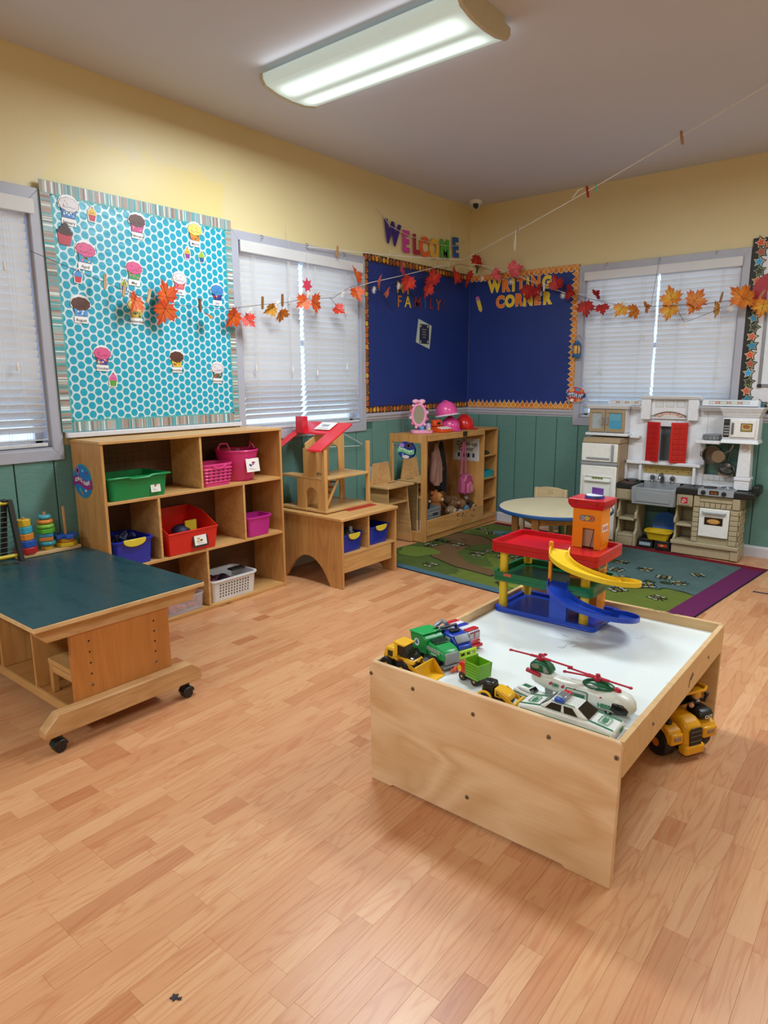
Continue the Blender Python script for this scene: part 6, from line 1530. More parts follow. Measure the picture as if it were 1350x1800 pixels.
# lift tower
tx0, tx1, ty0, ty1 = 2.53, 2.652, -3.205, -3.108
m = MB()
dr = [(tx0, .289), (tx0+.045, .289), (tx0+.045, .375), (tx0+.095, .375), (tx0+.095, .289), (tx1, .289), (tx1, .455), (tx0, .455)]
part('tower_front', MB().prism(dr, 'xz', ty0, ty0+.005), gO, r, .001)
part('tower_side', MB().box(tx1-.005, tx1, ty0+.0055, ty1, .0105, .455), gO, r, .001); part('tower_side', MB().box(tx0, tx0+.005, ty0+.0055, ty1, .0105, .455), gO, r, .001)
part('tower_back', MB().box(tx0+.0055, tx1-.0055, ty1-.005, ty1, .0105, .455), gO, r, .001)
lf = part('tower_lower', MB().prism([(tx0, .0105), (tx0+.04, .0105), (tx0+.04, .10), (tx0+.09, .10), (tx0+.09, .0105), (tx1, .0105), (tx1, .2615), (tx0, .2615), ], 'xz', ty0, ty0+.005), gO, r, .001)
part('lift_car', MB().box(tx0+.012, tx1-.012, ty0+.02, ty1-.012, .292, .372), P('b89a80', .5), r, .002)
part('lift_rod', MB().cyl((tx0+.075, ty0+.012, .29), (tx0+.09, ty0+.012, .375), .0015, .0015, 6), P('2a2420', .5), r)
part('tower_cap', MB().taper(tx0-.004, tx1+.004, ty0-.004, ty1+.004, .4555, tx0-.018, tx1+.018, ty0-.018, ty1+.018, .475), gR, r, .003)
part('tower_roof', MB().prism(rrect(tx0-.02, tx1+.02, ty0-.02, ty1+.02, .012), 'xy', .4755, .498), gR, r, .004)
hp = part('helipad', MB().cyl((2.60, -3.157, .4985), (2.60, -3.157, .508), .04, .038, 28), P('1c3a8c', .35), r)
part('pad_disc', MB().cyl((2.60, -3.157, .5082), (2.60, -3.157, .511), .034, .034, 28), P('dfe4ee', .35), hp); part('pad_sign', MB().box(-.027, .027, -.003, .003, .512, .538, T(2.606, -3.142, 0) @ RZ(-.3)), P('6a3a9a', .4), hp)
m = MB(); m.mat(P('6a7076', .4)).prism(rrect(2.56, 2.625, .405, .43, .012), 'xz', ty0-.0012, ty0-.0002)
for k, c in enumerate(('b8b0cc', 'd8cc50', 'e06a4a')): m.mat(P(c, .4)).prism(ell(2.574+k*.0185, .4175, .0085, .0095, 14), 'xz', ty0-.002, ty0-.0013)
m.mat(P('2a2a2c', .5))
for k, ch in enumerate('012'): m.text(ch, .013, .0004, .0003, Matrix(((1,0,0,2.574+k*.0185),(0,0,-1,ty0-.0023),(0,1,0,.4175),(0,0,0,1))))
part('floor_sticker', m, None, r)
m = MB(); m.mat(P('ecdfd8', .4)).box(tx1+.0002, tx1+.0012, ty0+.015, ty1-.02, .36, .392)
for k in range(3): m.mat(P(('c86a7a', 'c8507a', 'd89040')[k], .4)).prism(ell(ty0+.03+k*.02, .376, .007, .010, 10), 'yz', tx1+.0012, tx1+.0018)
part('side_sticker', m, None, r)
part('side_panel_line', MB().box(tx1+.0002, tx1+.0014, ty0+.012, ty1-.018, .305, .345), gO, r)
m = MB(); m.mat(P('e0ddd0', .4)).box(tx1+.0002, tx1+.0012, ty0+.015, ty1-.02, .20, .235)
for k in range(3): m.mat(P('1a7a5a', .4)).box(tx1+.0012, tx1+.0018, ty0+.02+k*.021, ty0+.036+k*.021, .206, .229)
part('side_sticker', m, None, r)
for x, z in ((tx0+.02, .47), (tx1-.012, .47)): part('rivet', MB().cyl((x, ty0-.016, z+.015), (x, ty0-.0225, z+.015), .003, .003, 8), P('5a0a10', .5), r)
# spiral ramps: half turns outside the near edge, sloping down to the right
def ramp(name, mat, z0, z1, c, R, w, a0, a1, n=30, wall=.018):
    rows = []
    prof = [(-w/2, wall), (-w/2+.004, wall), (-w/2+.004, .004), (w/2-.004, .004), (w/2-.004, wall), (w/2, wall), (w/2, 0), (-w/2, 0)]
    m = MB(); vs = []; k = len(prof)
    for i in range(n+1):
        t_ = i/n; a = math.radians(a0+(a1-a0)*t_); z = z0+(z1-z0)*(t_**.9)
        cx, cy = c[0]+math.cos(a)*R[0], c[1]+math.sin(a)*R[1]
        tx, ty = -math.sin(a)*R[0], math.cos(a)*R[1]; l = math.hypot(tx, ty); nx, ny = ty/l, -tx/l
        sg = 1
        for u, v in prof: vs.append((cx+nx*u*sg, cy+ny*u*sg, z+v))
    fs = [(i*k+(j+1) % k, i*k+j, (i+1)*k+j, (i+1)*k+(j+1) % k) for i in range(n) for j in range(k)]
    fs += [tuple(range(k)), tuple(n*k+j for j in range(k-1, -1, -1))]
    m.add(vs, fs); return part(name, m, mat, r)
RC = (2.69, -3.315)
ramp('upper_ramp', gY, .311, .178, (2.70, -3.378), (.14, .108), .078, 180, 446)
lr = ramp('lower_ramp', gB, .1765, .040, (2.70, -3.378), (.142, .112), .080, 180, 440)
part('ramp_support', MB().box(2.525, 2.60, -3.391, -3.375, .0105, .145), gB, r, .002)
part('ramp_knob', MB().box(2.512, 2.53, -3.392, -3.376, .309, .345), gO, r, .006)
m = MB(); m.mats.append(P('e8e4e0', .4))
M_ = T(2.585, -3.44, .1545) @ RZ(-1.0) @ RY(.17); m.box(-.022, .008, -.004, .004, 0, .001, M_); m.prism([(.004, -.012), (.022, 0), (.004, .012)], 'xy', 0, .001, M_); part('arrow', m, None, lr)
part('green_sticker', MB().box(2.31, 2.345, -3.386, -3.3851, .16, .172), P('c85a4a', .4), r)
# ================================================================ TOY VEHICLES (built pointing along +x, origin on the ground)
TS = .4052
def vehicle(name, label, cat, x, y, z, rz): return thing(name, label, cat, (x, y, z), rz)
tyre = P('18181a', .55)
def wheel(r, x, y, rad, w, hub, z=None, spokes=5):
    """y is the outer face side: sign gives left/right"""
    z = rad if z is None else z; s = 1 if y > 0 else -1
    m = MB(); m.lathe([(rad*.55, 0), (rad*.92, 0), (rad, w*.18), (rad, w*.82), (rad*.92, w), (rad*.55, w)], 22, T(x, y, z) @ RX(PI/2*s))
    o = part('wheel', m, tyre, r)
    m = MB(); m.lathe([(0, -w*.02), (rad*.3, -w*.02), (rad*.34, w*.1), (rad*.56, w*.14), (rad*.56, w*.5), (0, w*.5)], 18, T(x, y, z) @ RX(PI/2*s)); part('hub', m, hub, o)
    return o
yel = P('e8b21e', .3); yel2 = P('d89c14', .35); glassb = P('1a1612', .15); grn = P('14964a', .3)
# 1 yellow wheel loader in the corner
r = vehicle('toy_loader', 'yellow toy wheel loader with a front bucket in the near left table corner', 'toy loader', 2.352, -4.122, TS, 0); r.scale = (.95,)*3
for x in (-.065, .005):
    for y in (-.045, .045): wheel(r, x, y, .027, .022, yel2)
part('chassis', MB().box(-.085, .03, -.022, .022, .02, .045), P('2a2622', .5), r, .003)
part('engine_cover', MB().taper(-.09, -.03, -.033, .033, .046, -.08, -.03, -.028, .028, .088), yel, r, .007)
part('grille', MB().box(-.066, -.044, -.0335, -.031, .056, .078, ), glassb, r, .002)
part('bonnet', MB().taper(-.029, .05, -.036, .036, .046, -.02, .045, -.030, .030, .062), yel, r, .006)
cab = part('cab', MB().prism([(-.035, .062), (.015, .062), (.005, .104), (-.03, .106)], 'xz', -.026, .026), glassb, r, .003)
part('roof', MB().prism([(-.045, .1065), (.008, .1045), (.012, .111), (-.04, .117)], 'xz', -.032, .032), yel, cab, .005)
for y in (-.0305, .0265): part('cab_post', MB().prism([(-.038, .062), (-.024, .062), (-.024, .106), (-.036, .106)], 'xz', y, y+.004), yel, cab, .001)
part('windscreen_panel', MB().add([(.017, -.024, .0625), (.043, -.024, .0625), (.043, .024, .0625), (.017, .024, .0625), (.019, -.02, .066), (.04, -.02, .0645), (.04, .02, .0645), (.019, .02, .066)], [(0, 3, 2, 1), (4, 5, 6, 7), (0, 1, 5, 4), (1, 2, 6, 5), (2, 3, 7, 6), (3, 0, 4, 7)]), glassb, r)
for y in (-.036, .031): part('lift_arm', MB().prism([(-.03, .055), (-.022, .066), (.04, .045), (.075, .026), (.07, .018), (.03, .034)], 'xz', y, y+.005), yel2, r, .001)
part('pivot', MB().cyl((-.02, -.042, .06), (-.02, .042, .06), .007, .007, 12), yel2, r)
bk2 = MB(); pr_ = [(.068, .002), (.125, .0), (.126, .003), (.078, .006), (.07, .03), (.075, .052), (.071, .054), (.064, .03)]
bk2.prism(pr_, 'xz', -.055, .055); b = part('bucket', bk2, yel, r, .001)
for y in (-.057, .055): part('bucket_side', MB().prism([(.068, .002), (.125, 0), (.076, .054), (.064, .03)], 'xz', y, y+.002), yel2, b)
part('side_mark', MB().box(-.012, .008, -.0372, -.0362, .05, .06), P('7a2a1a', .4), r)
for y in (-.02, .012): part('lamp', MB().box(.05, .0525, y, y+.01, .05, .058), P('3a2a1a', .3), r)
# 2 green recycling truck
r = vehicle('recycling_truck', 'green toy recycling truck with a grey bumper beside the yellow loader', 'toy truck', 2.378, -3.99, TS, -.28)
for x in (-.055, .045):
    for y in (-.043, .043): wheel(r, x, y, .022, .02, P('6e7276', .4))
part('chassis', MB().box(-.08, .075, -.022, .022, .015, .03), P('55595e', .4), r)
part('hopper', MB().prism([(-.085, .031), (-.005, .031), (-.005, .085), (-.02, .098), (-.098, .092), (-.09, .06)], 'xz', -.042, .042), grn, r, .005)
part('hopper_lid', MB().prism([(-.10, .0925), (-.018, .0985), (-.016, .106), (-.098, .10)], 'xz', -.045, .045), P('18a852', .3), r, .004)
part('lid_handle', MB().tube([(-.04, .02, .102), (-.035, .035, .11), (-.02, .035, .11), (-.015, .02, .103)], .004, 6), P('1a1c1c', .4), r)
m = MB(); m.mat(P('d8e4e0', .4)).prism(ell(-.055, .066, .014, .014, 18), 'xz', -.0432, -.0422).mat(P('2a6ab0', .4)).prism(starp(-.055, .066, .011, .006, 3), 'xz', -.0438, -.0433)
part('recycle_emblem', m, None, r)
part('hood', MB().prism([(-.004, .031), (.085, .031), (.09, .05), (.08, .068), (.05, .078), (-.004, .082)], 'xz', -.038, .038), grn, r, .010)
part('windscreen', MB().prism([(.0, .0825), (.04, .081), (.03, .088), (.0, .0895)], 'xz', -.03, .03), P('16382a', .15), r, .003)
for k in range(8): part('grille_bar', MB().box(.0+.009*k, .005+.009*k, -.0405, -.0385, .055, .068), P('b8c0c0', .35), r)
part('name_print', MB().box(.02, .05, -.0392, -.0384, .044, .050), P('a8d8b8', .5), r)
part('radiator', MB().prism([(.083, .02), (.094, .022), (.094, .05), (.086, .062), (.079, .06)], 'xz', -.030, .030), P('8a8f94', .35), r, .003)
part('bumper', MB().box(.072, .098, -.042, .042, .010, .0195), P('7d8287', .35), r, .003)
m = MB()
for k in range(6): m.ball((.11+.004*(k % 2), -.018+k*.008, .008+.004*(k % 3)), .007, 8, 6)
part('orange_crab', m, P('d8603a', .5), r)
# 3 blue truck with a lime front bumper
r = vehicle('blue_truck', 'blue toy tow truck with a lime green front bumper behind the green truck', 'toy truck', 2.385, -3.893, TS, -.3)
bl = P('1d3fae', .28); lime = P('b4dc1c', .35)
for x in (-.055, .04):
    for y in (-.04, .04): wheel(r, x, y, .021, .02, lime)
part('chassis', MB().box(-.085, .065, -.036, .036, .018, .04), bl, r, .004)
part('bed', MB().prism([(-.085, .0405), (-.012, .0405), (-.012, .066), (-.08, .072)], 'xz', -.038, .038), bl, r, .004)
part('crane_arm', MB().prism([(-.07, .0725), (-.055, .0725), (-.015, .088), (-.02, .095), (-.07, .084)], 'xz', -.01, .01), P('8a929c', .35), r, .003)
part('roll_bar', MB().tube([(-.02, -.035, .066), (-.022, -.034, .098), (-.022, .034, .098), (-.02, .035, .066)], .005, 8), P('15161c', .4), r)
part('cab', MB().prism([(-.011, .0405), (.06, .0405), (.062, .062), (.04, .085), (-.008, .088)], 'xz', -.037, .037), bl, r, .006)
part('windscreen', MB().add([(.0635, -.030, .064), (.0635, .030, .064), (.043, .030, .0855), (.043, -.030, .0855), (.061, -.030, .062), (.061, .030, .062), (.04, .03, .083), (.04, -.03, .083)], [(0, 1, 2, 3), (7, 6, 5, 4), (0, 4, 5, 1), (1, 5, 6, 2), (2, 6, 7, 3), (3, 7, 4, 0)]), glassb, r)
part('side_window', MB().box(.005, .032, -.0382, -.0372, .062, .078), P('b8bcb0', .2), r)
part('hood', MB().taper(.0605, .078, -.034, .034, .030, .0605, .074, -.03, .03, .056), bl, r, .005)
part('roof_lights', MB().box(.0, .02, -.02, .02, .0885, .096), P('15161c', .3), r, .002)
bp = MB(); bp.box(.079, .086, -.04, .04, .012, .022); bp.box(.079, .086, -.04, .04, .034, .042)
b = part('bumper', MB().box(.079, .087, -.042, .042, .012, .022), lime, r, .002)
part('bumper_bar', MB().box(.079, .087, -.042, .042, .034, .043), lime, b, .002)
for y in (-.04, -.012, .012, .033): part('bumper_post', MB().box(.0795, .0865, y, y+.007, .0222, .0338), lime, b)
part('lamp', MB().box(.0785, .0795, -.03, -.016, .024, .033), P('14151a', .2), r)
part('winch', MB().tube([(-.09, -.02, .05), (-.10, .0, .075), (-.085, .02, .095), (-.06, .02, .09)], .008, 8), P('9aa2ac', .3, .4), r)
# 4 ambulance seen from the back
r = vehicle('toy_ambulance', 'white and red toy ambulance, farthest of the four parked toy trucks', 'toy ambulance', 2.358, -3.80, TS, PI-.2)
aw = P('dfe0ea', .3); ar_ = P('c01f2c', .3); ab = P('2338a8', .3)
for x in (-.045, .04):
    for y in (-.034, .034): wheel(r, x, y, .018, .016, P('c8ccd4', .35))
part('lower_body', MB().box(-.075, .075, -.034, .034, .012, .034), ar_, r, .004)
part('body', MB().box(-.073, .06, -.033, .033, .0345, .072), aw, r, .004)
part('cab', MB().prism([(.0605, .0345), (.08, .0345), (.072, .058), (.0605, .066)], 'xz', -.032, .032), aw, r, .003)
for k, c in enumerate((ar_, aw, ab, aw, ar_)): part('roof_bar', MB().box(-.068+k*.025, -.046+k*.025, -.03, .03, .0725, .078), c, r, .002)
for y in (-.026, .004):
    part('rear_window', MB().box(-.0745, -.0732, y, y+.022, .044, .064), P('a8b0b8', .15), r); part('window_frame', MB().box(-.0742, -.0731, y-.003, y+.025, .041, .067), ar_, r)
part('rear_bumper', MB().box(-.085, -.0755, -.036, .036, .008, .02), ar_, r, .003)
for y in (-.028, .02): part('tail_lamp', MB().box(-.0762, -.0752, y, y+.008, .024, .031), P('e0b0a0', .3), r)
for k in range(3): part('stripe', MB().box(-.06+k*.04, -.03+k*.04, .0332, .0338, .036, .040), ab, r)
m = MB()
for k in range(5): m.box(-.0738, -.0731, -.025+k*.01, -.018+k*.01, .067, .071)
m.mats.append(P('3a4468', .5)); part('rear_print', m, None, r)['kind'] = 'stuff'
# 5 small red and green tipper
r = vehicle('tipper_truck', 'small toy tipper truck with a red cab and lime green bed', 'toy truck', 2.568, -4.045, TS, PI-.25)
lg = P('6fae1e', .35)
for x in (-.03, .028):
    for y in (-.028, .028): wheel(r, x, y, .015, .014, P('c89a2a', .4))
part('chassis', MB().box(-.045, .045, -.016, .016, .010, .022), P('3a1a14', .5), r)
part('cab', MB().prism([(.012, .0225), (.052, .0225), (.056, .034), (.044, .062), (.016, .066)], 'xz', -.027, .027), P('cc1e18', .3), r, .007)
part('windscreen', MB().prism([(.0505, .05), (.0525, .05), (.046, .06), (.044, .06)], 'xz', -.018, .018), P('e8d8b0', .2), r)
part('headlamp', MB().ball((.038, .028, .040), (.010, .004, .012), 10, 7), P('e0b020', .3), r)
tb = [(-.05, .024), (.008, .024), (.012, .078), (-.055, .078)]
part('bed', MB().prism([(-.045, .0225), (.006, .0225), (.006, .028), (-.045, .028)], 'xz', -.028, .028), lg, r)
for y in (-.031, .0285): part('bed_side', MB().prism(tb, 'xz', y, y+.0025), lg, r, .001)
part('bed_front', MB().box(.0065, .0105, -.028, .028, .0225, .088), lg, r, .001); part('bed_back', MB().box(-.052, -.0485, -.028, .028, .0285, .077), lg, r, .001)
for k in range(5): part('bed_rib', MB().box(-.05, .008, .0312, .0325, .032+k*.009, .035+k*.009), P('5c9418', .4), r)
# 6 small loader with a black cab
r = vehicle('small_loader', 'small yellow toy loader with a black cab against the near table rim', 'toy loader', 2.715, -4.128, TS, .02)
for y in (-.034, .034): wheel(r, -.035, y, .019, .016, yel); wheel(r, .02, y, .015, .014, yel)
part('chassis', MB().box(-.06, .04, -.017, .017, .012, .026), P('2a2622', .5), r)
part('black_cab', MB().taper(-.056, -.012, -.026, .026, .0265, -.05, -.018, -.02, .02, .068), P('141416', .3), r, .006)
for y in (-.036, .0345): part('fender', MB().tube([(-.035+.024*math.cos(a), y, .019+.024*math.sin(a)) for a in [PI*i/10 for i in range(11)]], .004, 6), yel, r)
part('bonnet', MB().prism([(-.011, .0265), (.045, .0265), (.04, .042), (.0, .055), (-.011, .055)], 'xz', -.022, .022), yel, r, .004)
part('cab_window', MB().box(-.002, .018, -.0235, -.0225, .034, .047), glassb, r)
for y in (-.028, .024): part('lift_arm', MB().prism([(.0, .045), (.01, .052), (.05, .03), (.065, .014), (.058, .010), (.03, .026)], 'xz', y, y+.004), yel2, r, .001)
part('bucket', MB().prism([(.06, .002), (.092, .001), (.066, .010), (.066, .03), (.060, .03)], 'xz', -.034, .034), yel, r, .001)
# 7 small white vehicle
r = vehicle('white_toy_car', 'small white toy car with green lettering behind the small yellow loader', 'toy car', 2.775, -4.045, TS, -.2)
for x in (-.03, .028):
    for y in (-.024, .024): wheel(r, x, y, .010, .010, P('c8ccd0', .4))
ww = P('dfe3e0', .28); hg = P('0f7a4c', .35)
part('body', MB().prism([(-.05, .008), (.052, .008), (.053, .02), (.03, .027), (-.045, .030), (-.052, .02)], 'xz', -.025, .025), ww, r, .005)
part('roof', MB().taper(-.04, .018, -.021, .021, .0305, -.03, .005, -.017, .017, .040), ww, r, .004)
part('windscreen', MB().prism([(.0185, .0305), (.0205, .0305), (.0085, .0395), (.0065, .0395)], 'xz', -.016, .016), glassb, r)
part('stripe', MB().box(-.045, .03, -.0262, -.0252, .018, .021), hg, r); part('roof_print', MB().box(-.025, .0, -.008, .008, .0402, .0408), hg, r)
def hess(parent, M, size, edge=True, name='logo', refl=False):
    m = MB(); w, h = size*1.75, size*1.15
    m.mat(hg)
    o = rrect(-w/2, w/2, -h/2, h/2, h*.2, 3)
    m.tube([(a, b, .0006) for a, b in o], size*.045, 4, True, M)
    m.text('HESS', size*.78, .0006, .0006, M @ T(0, 0, .0006) @ Matrix.Diagonal((.82, 1, 1, 1)))
    return part(name, m, None, parent)
# 8 white patrol car with green stripes
r = vehicle('patrol_car', 'white toy patrol car with green stripes and a roof light bar against the near rim', 'toy car', 2.938, -4.122, TS, 0)
for x in (-.085, .085):
    for y in (-.044, .044): wheel(r, x, y, .019, .016, P('b8bcc0', .3, .5))
part('body', MB().prism([(-.142, .012), (.142, .012), (.145, .022), (.143, .042), (.065, .052), (-.07, .052), (-.143, .040), (-.146, .022)], 'xz', -.046, .046), ww, r, .006)
part('cabin', MB().taper(-.078, .072, -.043, .043, .0525, -.045, .030, -.034, .034, .078), ww, r, .006)
def quad(m, P4, th=.0015):
    a, b, c, d = map(Vector, P4); n = (b-a).cross(c-a).normalized()*th
    m.add([a, b, c, d, a+n, b+n, c+n, d+n], [(3, 2, 1, 0), (4, 5, 6, 7), (0, 1, 5, 4), (1, 2, 6, 5), (2, 3, 7, 6), (3, 0, 4, 7)]); return m
def lerp(a, b, t_): return Vector(a)*(1-t_)+Vector(b)*t_
def onface(A, B, C, D, u0, u1, v0, v1): return [lerp(lerp(A, B, u), lerp(D, C, u), v) for u, v in ((u0, v0), (u1, v0), (u1, v1), (u0, v1))]
fA, fB_, fC, fD = (.0735, -.043, .0525), (.0735, .043, .0525), (.0315, .034, .078), (.0315, -.034, .078)
part('windscreen', quad(MB(), onface(fA, fB_, fC, fD, .08, .92, .08, .9)), glassb, r)
rA, rB, rC, rD = (-.0795, .043, .0525), (-.0795, -.043, .0525), (-.0465, -.034, .078), (-.0465, .034, .078)
part('rear_window', quad(MB(), onface(rA, rB, rC, rD, .08, .92, .08, .9)), glassb, r)
for s in (-1, 1):
    A, B, C, D = (-.078, s*.0438, .0525), (.072, s*.0438, .0525), (.03, s*.0348, .078), (-.045, s*.0348, .078)
    for u0, u1 in ((.12, .46), (.53, .82)):
        p = onface(A, B, C, D, u0, u1, .12, .82)
        part('side_window', quad(MB(), p if s < 0 else p[::-1]), glassb, r)
lbx = -.018
part('light_bar', MB().box(lbx-.014, lbx+.014, -.028, .012, .0785, .094), P('8e949c', .25, .5), r, .003)
part('light_blue', MB().box(lbx-.0145, lbx+.0145, -.040, -.0285, .0785, .092), P('2352b8', .2), r, .003); part('light_red', MB().box(lbx-.012, lbx+.012, .0125, .03, .0785, .092), P('c01c24', .2), r, .003)
m = MB()
for i in range(5):
    for j in range(4): m.cyl((.006+.006*i, -.018+.011*j, .0782), (.006+.006*i, -.018+.011*j, .0788), .0013, .0013, 6)
m.mats.append(P('9aa09c', .5)); part('speaker_holes', m, None, r)['kind'] = 'stuff'
for y in (-.036, .032): part('hood_stripe', quad(MB(), ((.07, y, .0528), (.140, y, .0436), (.140, y+.004, .0436), (.07, y+.004, .0528))), hg, r); part('trunk_stripe', quad(MB(), ((-.14, y, .0412), (-.075, y, .0527), (-.075, y+.004, .0527), (-.14, y+.004, .0412))), hg, r)
for y in (-.034, .031): part('roof_stripe', MB().box(-.043, .028, y, y+.003, .0783, .0791), hg, r)
hess(r, T(.105, 0, .0492) @ RY(.128) @ RZ(PI/2), .025); hess(r, T(-.108, 0, .0478) @ RY(-.165) @ RZ(-PI/2), .024)
hess(r, Matrix(((0,0,1,.1462),(1,0,0,.012),(0,1,0,.030),(0,0,0,1))), .012)
part('bumper', MB().box(.1455, .152, -.044, .044, .012, .021), P('cfd4d2', .3), r, .002); part('bumper', MB().box(-.153, -.1465, -.044, .044, .012, .021), P('cfd4d2', .3), r, .002)
for y in (-.04, .028): part('headlamp', MB().box(.1445, .1462, y, y+.012, .026, .036), P('e4e8ec', .15), r)
for s in (-1, 1): part('side_stripe', MB().box(-.135, .135, *sorted((s*.0462, s*.0468)), .03, .033), hg, r)
# 9 tandem rotor helicopter
r = vehicle('toy_helicopter', 'white and green toy tandem helicopter with two red rotors on the white table top', 'toy helicopter', 2.915, -3.975, TS, .02)
hw_, hgn, hr = P('d9dbd3', .3), P('0f5a38', .3), P('b01c36', .35)
secs = [(-.165, .045, .012, .014), (-.15, .045, .022, .020), (-.115, .040, .026, .024), (-.06, .036, .032, .026), (.0, .036, .038, .030), (.06, .036, .042, .032), (.105, .036, .042, .033), (.14, .033, .036, .028), (.157, .029, .022, .018), (.163, .027, .006, .006)]
rows = []
for x, z, ry, rzz in secs:
    rows.append([(x, ry*math.cos(a)*abs(math.cos(a))**-.25 if abs(math.cos(a)) > 1e-3 else 0, z+.006+rzz*math.sin(a)*abs(math.sin(a))**-.2 if abs(math.sin(a)) > 1e-3 else z+.006) for a in [2*PI*i/24 for i in range(24)]])
m = MB(); n = 24; vs = [p for row in rows for p in row]
fs = [(j*n+(i+1) % n, j*n+i, (j+1)*n+i, (j+1)*n+(i+1) % n) for j in range(len(rows)-1) for i in range(n)]
fs += [tuple(range(n)), tuple((len(rows)-1)*n+i for i in range(n-1, -1, -1))]
m.add(vs, fs); part('fuselage', m, hw_, r)
part('tail_pylon', MB().prism([(-.165, .055), (-.105, .055), (-.085, .066), (-.10, .074), (-.165, .078)], 'xz', -.020, .020), hw_, r, .008)
tp_ = part('tail_pod', MB().prism([(-.17, .0765), (-.115, .072), (-.092, .078), (-.105, .096), (-.125, .108), (-.155, .108), (-.17, .098)], 'xz', -.024, .024), hgn, r, .009)
part('pod_window', MB().prism([(-.118, .078), (-.101, .082), (-.110, .094), (-.122, .097)], 'xz', -.0256, -.0246), P('8a9498', .15), tp_); part('pod_vent', MB().prism(ell(-.148, .094, .014, .007, 14), 'xz', -.0256, -.0246), P('8c9490', .25, .4), tp_)
part('exhaust', MB().cyl((-.178, -.018, .072), (-.13, -.026, .068), .008, .007, 12), hr, r)
fp = MB(); fp.ball((.05, 0, .074), (.052, .028, .018), 20, 10); fp_ = part('front_pod', fp, hgn, r)
m = MB(); m.ball((.04, -.021, .078), (.022, .008, .006), 12, 7); part('pod_vent', m, P('8c9490', .25, .4), fp_)
for x in (.045, .068): part('pod_window', MB().ball((x, -.024, .068), (.007, .004, .005), 8, 6), P('a8b0b0', .2), fp_)
part('pod_tip', MB().ball((.104, 0, .073), (.014, .012, .011), 12, 8), hr, r)
def rotor(x, z, L, angs, nm):
    Ls = [L, L, L if nm == 'front_rotor' else .03]
    ro = part(nm, MB().lathe([(0, 0), (.012, 0), (.012, .008), (.007, .012), (.007, .018), (0, .019)], 14, T(x, 0, z)), hr, r)
    for a, L in zip(angs, Ls):
        m = MB(); M_ = T(x, 0, z+.007) @ RZ(a) @ RY(.02)
        m.box(.008, L, -.0035, .0035, -.0015, .0015, M_); m.cyl((L, 0, -.002), (L, 0, .002), .006, .006, 10, M_); m.box(.008, .035, -.0055, .0055, -.002, .002, M_); part('blade', m, hr, ro)
rotor(-.142, .109, .105, (-.08, 3.12, 1.5), 'rear_rotor'); rotor(.045, .092, .10, (-.06, 2.95, 3.28), 'front_rotor')
# cockpit glass, door, logos
for s in (-1, 1):
    p = [(.098, .028), (.105, .052), (.135, .05), (.152, .034), (.148, .022), (.12, .018)]
    part('cockpit_window', MB().prism(p, 'xz', *sorted((s*.030, s*.0425))), glassb, r, .003)
part('nose_glass', MB().ball((.138, 0, .045), (.022, .026, .014), 16, 9), glassb, r)
part('door', MB().box(-.035, .028, -.0405, -.036, .022, .058), P('c2c6c0', .3), r, .002)
part('door_frame', MB().tube([(a, -.0405, b) for a, b in rrect(-.037, .03, .020, .060, .004, 2)], .0015, 5, True), hgn, r)
part('door_window', MB().box(-.03, .022, -.0415, -.0406, .030, .05), P('5a7a70', .15), r); part('door_handle', MB().tube([(-.008, -.0416, .044), (.0, -.046, .044), (.014, -.046, .044), (.018, -.0416, .044)], .002, 6), hgn, r)
hess(r, Matrix(((1,0,0,-.075),(0,0,-1,-.0325),(0,1,0,.052),(0,0,0,1))), .012)
m = MB(); m.text('HESS', .018, .001, .0006, Matrix(((1,0,0,.082),(0,0,-1,-.0435),(0,1,0,.034),(0,0,0,1)))); m.mats.append(hg); part('lettering', m, None, r)
hess(r, T(.10, -.022, .0688) @ RX(.75), .010)
for x in (-.09, -.05, -.012, .07): part('rivet', MB().cyl((x, -.03, .056), (x, -.040, .056), .004, .004, 8), hr, r)
for x in (-.06, .09):
    for y in (-.026, .026): wheel(r, x, y, .011, .010, P('c8ccd0', .4))
part('tail_fin', MB().prism([(-.12, .0), (-.098, .0), (-.085, .05), (-.125, .05)], 'xz', -.003, .003), P('9aa09a', .35), r)
# 10 big dump truck on the floor under the table
r = vehicle('dump_truck', 'large yellow toy dump truck with a small driver under the play table', 'toy truck', 3.0, -3.30, 0, -.515); r.scale = (1.13,)*3
cy, cd = P('e8a818', .3), P('151517', .4)
for y in (-.098, .098): wheel(r, .045, y, .047, .045, P('d87c1c', .4)); wheel(r, -.075, y, .047, .045, P('d87c1c', .4))
part('chassis', MB().box(-.12, .10, -.045, .045, .03, .065), cd, r, .004)
part('hood', MB().prism([(.0, .040), (.112, .040), (.118, .06), (.112, .118), (.085, .135), (.0, .142)], 'xz', -.042, .034), cy, r, .016, None, True, 3)
part('grille', MB().prism([(-.028, .05), (.022, .05), (.024, .105), (.016, .114), (-.022, .114), (-.030, .105)], 'yz', .1165, .1205), cd, r, .002)
for z in (.068, .086, .102): part('grille_bar', MB().box(.1206, .1216, -.027, .021, z-.001, z+.001), P('8a8a88', .3, .6), r)
part('front_bumper', MB().box(.085, .124, -.046, .038, .020, .056), cy, r, .010, None, True, 3)
for y0, y1, in ((-.10, -.0455), (.0375, .10)):
    part('fender', MB().prism([(-.012, .075), (.0, .105), (.02, .118), (.075, .118), (.10, .105), (.105, .07), (.092, .07), (.08, .09), (.06, .1), (.03, .1), (.008, .088), (.0, .075)], 'xz', y0, y1), cy, r, .005)
    part('fender_face', MB().box(.088, .112, y0+.002, y1-.002, .062, .1), cy, r, .006)
    yc = (y0+y1)/2; part('headlamp', MB().box(.112, .1145, yc-.014, yc+.014, .077, .092), P('a08478', .25), r, .002)
for x in (.04, .065): part('air_filter', MB().ball((x, -.072, .122), (.014, .013, .011), 12, 8), cd, r)
